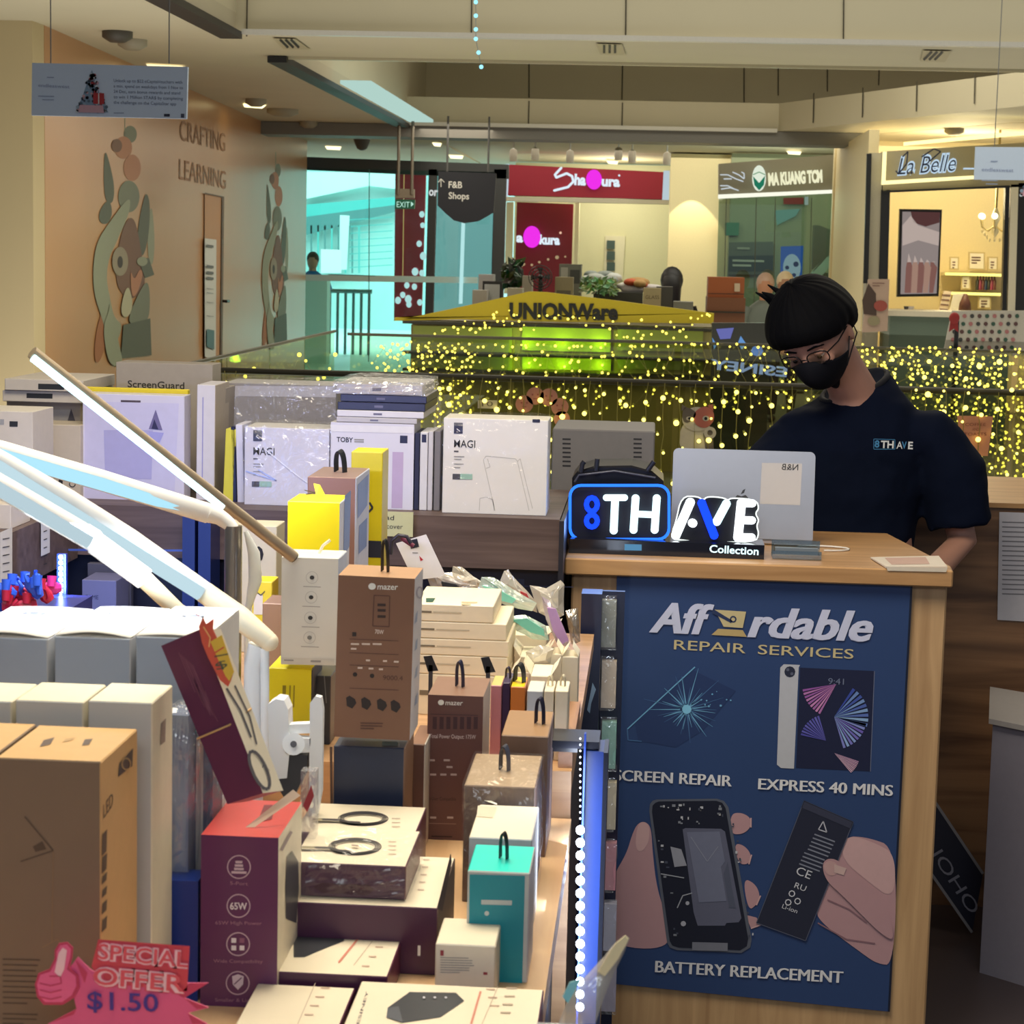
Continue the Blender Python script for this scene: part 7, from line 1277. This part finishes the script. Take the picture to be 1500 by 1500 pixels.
# cables in plastic pouches heaped behind
def pouch(label, pts, D, col, inner, seed, dz=0):
    rr = random.Random(seed); t = Thing('accessory_pouch', label, 'pouch', P(sum(p[0] for p in pts)/len(pts), max(p[1] for p in pts), D))
    cx = sum(p[0] for p in pts)/len(pts); cy = sum(p[1] for p in pts)/len(pts)
    rim = []; n = len(pts)
    for i in range(n):
        for u in (0, .5): x = pts[i][0]*(1-u)+pts[(i+1) % n][0]*u; y = pts[i][1]*(1-u)+pts[(i+1) % n][1]*u; rim.append((x+rr.uniform(-1, 1), y+rr.uniform(-1, 1)))
    f0 = [P(x, y, D) for x, y in rim]; mid = [P(cx+(x-cx)*.55, cy+(y-cy)*.55, D-.010+rr.uniform(-.004, .004)) for x, y in rim]; mb_ = [P(cx+(x-cx)*.55, cy+(y-cy)*.55, D+.010) for x, y in rim]; c1 = P(cx, cy, D-.012); c2 = P(cx, cy, D+.012)
    N = len(rim); vs = f0+mid+mb_+[c1, c2]
    fs = [(i, (i+1) % N, N+(i+1) % N, N+i) for i in range(N)]+[(N+i, N+(i+1) % N, 3*N) for i in range(N)]+[(i, 2*N+i, 2*N+(i+1) % N, (i+1) % N) for i in range(N)]+[(2*N+i, 3*N+1, 2*N+(i+1) % N) for i in range(N)]
    mb = MB(); mb.add(vs, fs, film(.22, .55, col), False); t.part('bag', mb)
    if inner:
        ip, ic = inner; mb = MB(); q = [P(x, y, D-.016) for x, y in ip]; mb.prism(q, (0, .006, 0), C(*ic, .35)); t.part('contents', mb)
    return t
fw = (226, 220, 206)
pouch('white pouch with a dark clip lying at the left of the pouch heap', [(636, 842), (662, 838), (700, 850), (696, 866), (650, 868)], 3.5, fw, None, 1)
pouch('clear pouch with a black holder beside the leaning white card', [(622, 838), (640, 840), (688, 856), (690, 874), (636, 872)], 3.46, (190, 186, 190), ([(646, 852), (668, 856), (676, 864), (650, 866)], (34, 40, 52)), 2)
pouch('long white pouch slanting to the right in the heap', [(664, 829), (676, 831), (712, 856), (706, 864), (660, 846)], 3.52, fw, None, 3)
pouch('upper mint green cable pouch in the heap', [(706, 846), (724, 846), (786, 884), (780, 896), (740, 886), (696, 868)], 3.42, (206, 226, 214), ([(706, 858), (730, 864), (756, 878), (750, 884), (726, 878)], (130, 206, 182)), 4)
pouch('white pouch with a red cable standing in the heap', [(738, 836), (744, 833), (756, 850), (784, 880), (788, 898), (764, 886), (730, 862)], 3.46, fw, ([(762, 866), (772, 870), (780, 888), (774, 892), (764, 878)], (170, 50, 54)), 5)
pouch('lower mint green cable pouch below the red cable', [(744, 904), (770, 900), (800, 916), (804, 938), (780, 936), (756, 924)], 3.30, (190, 220, 206), ([(750, 908), (772, 906), (796, 922), (798, 932), (776, 926)], (120, 200, 184)), 6)
pouch('tall clear pouch with a ragged top before the dark post', [(776, 858), (800, 862), (822, 850), (827, 856), (826, 900), (812, 910), (790, 898)], 3.44, fw, None, 7)
pouch('clear pouch holding a lilac cable near the dark post', [(794, 872), (806, 880), (830, 930), (836, 948), (818, 946), (800, 908)], 3.32, (214, 196, 214), ([(801, 890), (814, 892), (833, 938), (822, 945), (810, 924)], (190, 150, 200)), 8)
pouch('small white pouch between the cream boxes and the lilac cable', [(770, 955), (790, 945), (812, 950), (806, 972), (776, 980)], 3.16, fw, None, 9)
pouch('greyish clear pouch behind the lilac cable at the post', [(828, 895), (846, 890), (850, 940), (836, 945)], 3.5, (150, 140, 124), None, 10)
# white card with red picture
t = Thing('product_card', 'white product card with a black tab leaning in the pouch heap', 'card', P(630, 870, 3.4))
mb = MB(); q = PD(mb, (0, 3.42, 0), (0, -1, 0), .0006); q.poly([(580, 796), (624, 783), (652, 842), (640, 846), (606, 850)], C(226, 224, 224), 1, .002); q.poly([(598, 792), (611, 789), (614, 801), (602, 804)], C(28, 30, 48), 2); q.poly([(614, 814), (620, 820), (616, 822)], C(180, 40, 50), 2); q.bars(604, 809, 16, 1, 1, gtx, 1.5, 2); t.part('card', mb)
mb = MB(); mb.tube([P(x, y, 3.38) for x, y in ((572, 812), (574, 792), (584, 784), (596, 786), (602, 796))], .0035, C(40, 36, 48, .3), 8); mb.tube([P(588, 788, 3.39), P(606, 800, 3.39)], .004, C(110, 40, 66, .4), 8); t.part('cable_loop', mb, 'dark and maroon cable loop')
# bottom right crumpled clear film
m = MB(); rr = random.Random(8); pts = [(818, 1500), (832, 1462), (856, 1432), (884, 1402), (902, 1380), (916, 1370), (922, 1374), (914, 1396), (900, 1424), (886, 1458), (872, 1500)]
q = [P(x, y, 1.62+.004*math.sin(i)) for i, (x, y) in enumerate(pts)]; cpt = P(872, 1440, 1.60); m.add(q+[cpt], [(i, (i+1) % len(q), len(q)) for i in range(len(q))], film(.15, .62, (236, 228, 214)), True)
q = [P(x, y, 1.60) for x, y in ((900, 1384), (916, 1371), (921, 1376), (906, 1404), (886, 1430), (876, 1424))]; m.prism(q, (0, .002, 0), C(236, 220, 176, .4))
q = [P(x, y, 1.61) for x, y in ((824, 1460), (834, 1440), (852, 1434), (832, 1470))]; m.prism(q, (0, .002, 0), C(140, 210, 220, .3))
a = P(840, 1500, 1.62); m.box(a.x-.03, a.x+.01, 1.615, 1.62, TZ, a.z, film(.15, .5)); single('plastic_film', m, 'curled milky plastic film sticking up at the bottom edge before the navy poster', 'plastic film', kind=None)
# clear bag hanging right of the maroon charger box
b = Box('clear_bag', 'crumpled clear bag behind the maroon charger box', 'bag', 440, 462, 1130, 2.25, .02, zb=TZ, mat=film(.3, .15), bevel=0); b.f.poly([(444, 1180), (456, 1150), (460, 1166), (450, 1190)], C(170, 60, 70), 1); b.done()
# ============================================================ SHOP WORKER
skn = C(176, 132, 116, .5, nz=.04, sc_=25); shirtm = C(12, 20, 40, .9, nz=.1, sc_=40); hairm = C(7, 8, 14, .8, nz=.3, sc_=60); maskm = C(15, 17, 26, .8); trm = C(22, 23, 30, .8)
for m_, v_ in ((hairm, .12), (shirtm, .1), (maskm, .15)): m_.node_tree.nodes['Principled BSDF'].inputs['Specular IOR Level'].default_value = v_
hc = P(1196, 489, 4.88)
RH = Mx.Rotation(math.radians(-15), 3, 'Y') @ Mx.Rotation(math.radians(-30), 3, 'Z') @ Mx.Rotation(math.radians(30), 3, 'X')
def H(x, f, z): return hc+RH @ V((x, -f, z))
def skull(az, el, k=0.0):
    """az 0 = face front, el latitude; returns x,f,z"""
    d = (math.cos(el)*math.sin(az), math.cos(el)*math.cos(az), math.sin(el)); w_ = 1-.26*max(0, -d[2])**1.2
    fr_ = .012*max(0, -d[2])*max(0, d[1])
    return ((.076+k)*d[0]*w_, (.096+k)*d[1]*w_+fr_, (.114+k)*d[2])
def grid(mb, fn, a0, a1, n, e0, e1, m_, mt, closed=False, smooth=True):
    vs = []
    for j in range(m_+1):
        for i in range(n+1): vs.append(fn(a0+(a1-a0)*i/n, e0+(e1-e0)*j/m_, i/n, j/m_))
    mb.add(vs, [(j*(n+1)+i, j*(n+1)+i+1, (j+1)*(n+1)+i+1, (j+1)*(n+1)+i) for j in range(m_) for i in range(n)], mt, smooth)
feet = V((hc.x+.10, 5.03, 0)); pel = feet+V((.02, 0, .86)); wc = feet+V((.03, 0, 1.02))
nb_ = P(1251, 574, 5.0); sL = P(1150, 640, 5.02); sR = P(1366, 618, 5.02)
eR = P(1410, 792, 5.02); wR = P(1335, 872, 4.84); eL = P(1118, 770, 4.98); wL = P(1130, 790, 4.80); wL.z = CT+.045
body = MB()
vs = []
n, m_ = 28, 20
for j in range(m_+1):
    for i in range(n): az = 2*math.pi*i/n; el = -math.pi/2+math.pi*j/m_; vs.append(H(*skull(az, el)))
body.add(vs, [(j*n+i, j*n+(i+1) % n, (j+1)*n+(i+1) % n, (j+1)*n+i) for j in range(m_) for i in range(n)], skn, True)
body.tube([H(0, .088, .012), H(0, .104, -.012), H(0, .114, -.028), H(0, .104, -.036)], [.008, .010, .014, .009], skn, 10)
for s_ in (-1, 1):
    body.ball(H(s_*.078, -.008, -.012), (.008, .019, .032), skn, 12, 8, RH @ Mx.Rotation(.3*s_, 3, 'Z')); body.ball(H(s_*.032, .084, .026), (.022, .010, .006), skn, 10, 6, RH); body.ball(H(s_*.042, .074, -.024), (.018, .014, .014), skn, 10, 6, RH)
body.ball(H(0, .092, -.066), (.022, .010, .007), skn, 10, 6, RH); body.ball(H(0, .092, -.078), (.018, .010, .006), skn, 10, 6, RH)
body.tube([H(0, -.03, -.04), (H(0, -.03, -.07)+nb_)/2, nb_, nb_+V((0, .01, -.08))], [.054, .053, .060, .075], skn, 18)
body.loft([(pel+V((0, 0, -.06)), .14, .10), (pel, .155, .11), (wc, .135, .095), (V((nb_.x, 5.04, 1.14)), .150, .10), (V((nb_.x, 5.04, nb_.z-.12)), .13, .085), (V((nb_.x, 5.03, nb_.z-.05)), .07, .055)], skn, 22)
for sh, el_, wr in ((sR, eR, wR), (sL, eL, wL)):
    body.tube([nb_+V((0, .02, -.10)), sh+V((0, 0, -.02)), (sh+el_)/2, el_, (el_+wr)/2, wr], [.04, .046, .043, .036, .033, .024], skn, 14)
def hand(wr, d, up, side):
    d = d.normalized(); r = d.cross(up).normalized()*side; u = r.cross(d).normalized()*side
    pc = wr+d*.045; body.tube([wr, wr+d*.03, wr+d*.085], [.024, .030, .030], skn, 12, sx=1)
    for k, (o, l_) in enumerate(((-.027, .062), (-.009, .072), (.009, .068), (.026, .052))):
        a = wr+d*.075+r*o; body.tube([a-d*.02, a+d*l_*.45, a+d*l_*.8-u*.012, a+d*l_*.95-u*.026], [.0095, .009, .008, .006], skn, 8)
    a = wr+d*.02-r*.024; body.tube([a, a+d*.03-r*.02, a+d*.058-r*.024-u*.01], [.012, .010, .007], skn, 8)
hand(wR, V((-.5, -.2, -.8)), V((0, -1, .2)), 1); hand(wL, V((.35, -.9, -.05)), V((0, 0, 1)), -1)
for s_ in (-1, 1):
    hp = pel+V((s_*.085, 0, -.04)); kn = feet+V((s_*.095, -.01, .5)); an = feet+V((s_*.10, .02, .09)); body.tube([hp, kn, (kn+an)/2+V((0, .015, .04)), an], [.085, .055, .052, .038], skn, 14)
    body.tube([an+V((0, .03, -.04)), an+V((0, -.06, -.055)), an+V((s_*.01, -.15, -.065))], [.036, .034, .024], skn, 12)
Mp = T3(feet)
man = tag(body.build('person', None, Mp), 'person in a black t-shirt, black mask and glasses looking down behind the counter laptop', 'person')
def remesh(o, vx, it=6, fac=.5):
    r = o.modifiers.new('remesh', 'REMESH'); r.mode = 'VOXEL'; r.voxel_size = vx; r.use_smooth_shade = True
    s = o.modifiers.new('smooth', 'SMOOTH'); s.iterations = it; s.factor = fac
remesh(man, .0055, 4)
# t-shirt
sh = MB(); cx = nb_.x; cyy = 5.04
hem = .86
sh.loft([(V((cx-.015, cyy, hem)), .175, .125), (V((cx-.01, cyy, hem+.10)), .172, .122), (V((cx-.005, cyy, 1.08)), .18, .125), (V((cx, cyy, 1.16)), .188, .125), (V((cx, cyy-.005, nb_.z-.115)), .188, .115), (V((cx, cyy-.008, nb_.z-.072)), .172, .104), (V((cx, cyy-.01, nb_.z-.032)), .140, .092, .12, .1), (V((cx+.004, cyy-.01, nb_.z-.004)), .105, .080, .30, .2), (V((cx+.004, cyy-.008, nb_.z+.018)), .078, .068, .42, .30)], shirtm, 30)
hemR = P(1407, 770, 5.02); hemL = P(1120, 745, 4.98)
sh.tube([V((cx+.06, 5.03, sR.z-.03)), sR+V((-.006, 0, -.034)), (sR+hemR)/2+V((.012, 0, .01)), hemR], [.055, .070, .083, .079], shirtm, 22)
sh.tube([V((cx-.06, 5.03, sL.z-.01)), sL+V((.006, 0, -.03)), (sL+hemL)/2+V((-.008, 0, .01)), hemL], [.055, .068, .080, .076], shirtm, 22)
so = sh.build('t_shirt', man, Mp, 'plain black t-shirt'); remesh(so, .009, 5, .6)
tx_ = bpy.data.textures.new('cloth_folds', 'CLOUDS'); tx_.noise_scale = .11; dm = so.modifiers.new('folds', 'DISPLACE'); dm.texture = tx_; dm.strength = .022; dm.mid_level = .5
co = MB(); cr = [V((cx+.004, cyy-.008, nb_.z+.012))+V((.077*math.cos(a*.2618), .067*math.sin(a*.2618), .067*.30*math.sin(a*.2618)+.077*.42*math.cos(a*.2618))) for a in range(25)]; co.tube(cr, .0075, C(14, 17, 30, .8), 8); co.build('collar', so, Mp)
# chest print
pr = MB(); q = PD(pr, (0, 4.882, 0), (0, -1, 0), .0008); bl_ = C(60, 130, 180, .5); wq = C(215, 220, 225, .5)
q.text('8', (1281, 655), (1288, 655.3), 10, bl_, 1, .03); q.text('TH', (1290, 656), (1309, 656.5), 10.5, wq, 1, .03); q.text('A', (1313, 657), (1322, 657.3), 10.5, wq, 1, .01); q.text('V', (1321, 657), (1328, 657), 10, bl_, 1, .02); q.text('E', (1330, 657.5), (1337, 657.8), 10.5, wq, 1, .03)
q.line([(1280, 643), (1311, 644), (1311, 658), (1280, 658), (1280, 643)], .8, bl_, 1); po = pr.build('chest_print', so, Mp)
# trousers, shoes
tr = MB(); tr.loft([(pel+V((0, 0, -.10)), .165, .12), (pel+V((0, 0, .03)), .165, .12), (pel+V((0, 0, .12)), .155, .112)], trm, 22)
for s_ in (-1, 1): tr.tube([pel+V((s_*.085, 0, -.05)), feet+V((s_*.095, -.01, .5)), feet+V((s_*.10, .02, .10))], [.098, .075, .062], trm, 16)
to = tr.build('trousers', man, Mp); remesh(to, .012, 4)
for s_ in (-1, 1):
    shm = MB(); an = feet+V((s_*.10, .02, 0)); shm.loft([(an+V((0, -.05, 0)), .05, .14), (an+V((0, -.05, .03)), .05, .14), (an+V((0, -.03, .07)), .044, .11), (an+V((0, .01, .11)), .05, .055)], C(26, 26, 30, .5), 18); shm.build('shoe', man, Mp)
# hair
hm = MB(); rr = random.Random(6)
def hairf(az, el, u, v):
    fr_ = (1+math.cos(az))/2; lim = .37*fr_**2+(.26 if az > 0 else .05)*(1-abs(math.cos(az)))**2-.55*(1-fr_)**1.2; e = lim+(math.pi/2-lim)*v
    k = .022*(min(1, v*5)**.5)+.006+.0009*math.sin(az*23)+.0008*math.sin(az*41+2)+.0012*math.sin(az*5+1)
    x, f, z = skull(az, e, k); z += .004*math.sin(math.pi*.5*v); 
    return H(x*1.06, f*1.02-.002+.012*fr_*(1-v), z)
grid(hm, hairf, -math.pi, math.pi, 96, 0, 1, 18, hairm)
grid(hm, lambda a, e, u, v: H(*[c*(1 if True else 1) for c in skull(a, (.37*((1+math.cos(a))/2)**2+(.26 if a > 0 else .05)*(1-abs(math.cos(a)))**2-.55*(1-(1+math.cos(a))/2)**1.2)-.02, .004+.004*v)]), -math.pi, math.pi, 48, 0, 1, 1, hairm)
for (az, el, l_) in ((-1.75, .75, .035), (-2.2, .6, .035), (-1.6, .95, .02)):
    x, f, z = skull(az, el, .022); a = H(x*1.05, f, z+.01); d = (a-hc).normalized(); hm.tube([a-d*.01, a+d*l_*.5, a+d*l_+V((-.012, 0, .002))], [.012, .007, .0015], hairm, 8)
hm.build('hair', man, Mp, 'thick black hair')
# mask
mk = MB()
def maskf(az, el, u, v):
    c = math.cos((u-.5)*math.pi); top = -.030-.012*(1-c)+.030*c**3; bot = -.140+.055*(1-c)**1.2; zz_ = bot+(top-bot)*v; el_ = math.asin(max(-.93, min(.99, zz_/.130)))
    x, f, z = skull(az*(.9+.1*v), el_, .013+.014*c**2*math.sin(math.pi*min(1, v*.9+.1))); return H(x, f+.022*c**4*(math.sin(math.pi*v)**.7), zz_)
grid(mk, maskf, -1.28, 1.28, 24, 0, 1, 14, maskm)
mko = mk.build('face_mask', man, Mp, 'black face mask'); so_ = mko.modifiers.new('thickness', 'SOLIDIFY'); so_.thickness = .002
for s_ in (-1, 1):
    lp = MB(); p0 = maskf(s_*1.25, 0, .5+s_*.49, .95); p1 = maskf(s_*1.25, 0, .5+s_*.49, .1); e_ = H(s_*.086, -.022, .01); e2 = H(s_*.084, -.024, -.035); lp.tube([p0, e_, e2, p1], .0018, C(20, 20, 26), 6); lp.build('ear_loop', mko, Mp)
# glasses
gl_ = MB(); fm2 = C(28, 26, 32, .25, .4)
for s_ in (-1, 1):
    pts = []
    for i in range(21): a = 2*math.pi*i/20; cxx = s_*.034+.026*abs(math.cos(a))**.7*(1 if math.cos(a) > 0 else -1); czz = .000+.017*abs(math.sin(a))**.7*(1 if math.sin(a) > 0 else -1); pts.append(H(cxx, .106-.010*abs(cxx)/.06, czz))
    gl_.tube(pts, .0017, fm2, 6, caps=False); gl_.tube([H(s_*.060, .096, .008), H(s_*.078, .06, .008), H(s_*.084, -.02, .004), H(s_*.082, -.035, -.012)], .0017, fm2, 6)
gl_.tube([H(-.010, .107, .004), H(0, .110, .007), H(.010, .107, .004)], .0016, fm2, 6); go = gl_.build('glasses', man, Mp, 'thin black framed glasses')
ln_ = MB()
for s_ in (-1, 1): ln_.poly([H(s_*.034+.023*math.cos(i*.524), .1045, .015*math.sin(i*.524)) for i in range(12)], glass(235, 240, 240, .12))
ln_.build('lens', go, Mp)
for s_ in (-1, 1): ey = MB(); ey.ball(H(s_*.032, .080, .001), .012, C(225, 220, 215, .3), 12, 8); ey.ball(H(s_*.032, .089, -.004), .006, C(30, 22, 20, .2), 10, 6); ey.build('eye', man, Mp); el_ = MB(); el_.ball(H(s_*.032, .0835, .006), (.0155, .0125, .009), skn, 12, 6, RH); el_.build('eyelid', man, Mp); eb = MB(); eb.tube([H(s_*.014, .096, .022), H(s_*.034, .094, .027), H(s_*.052, .080, .020)], [.002, .003, .0015], hairm, 6); eb.build('eyebrow', man, Mp)
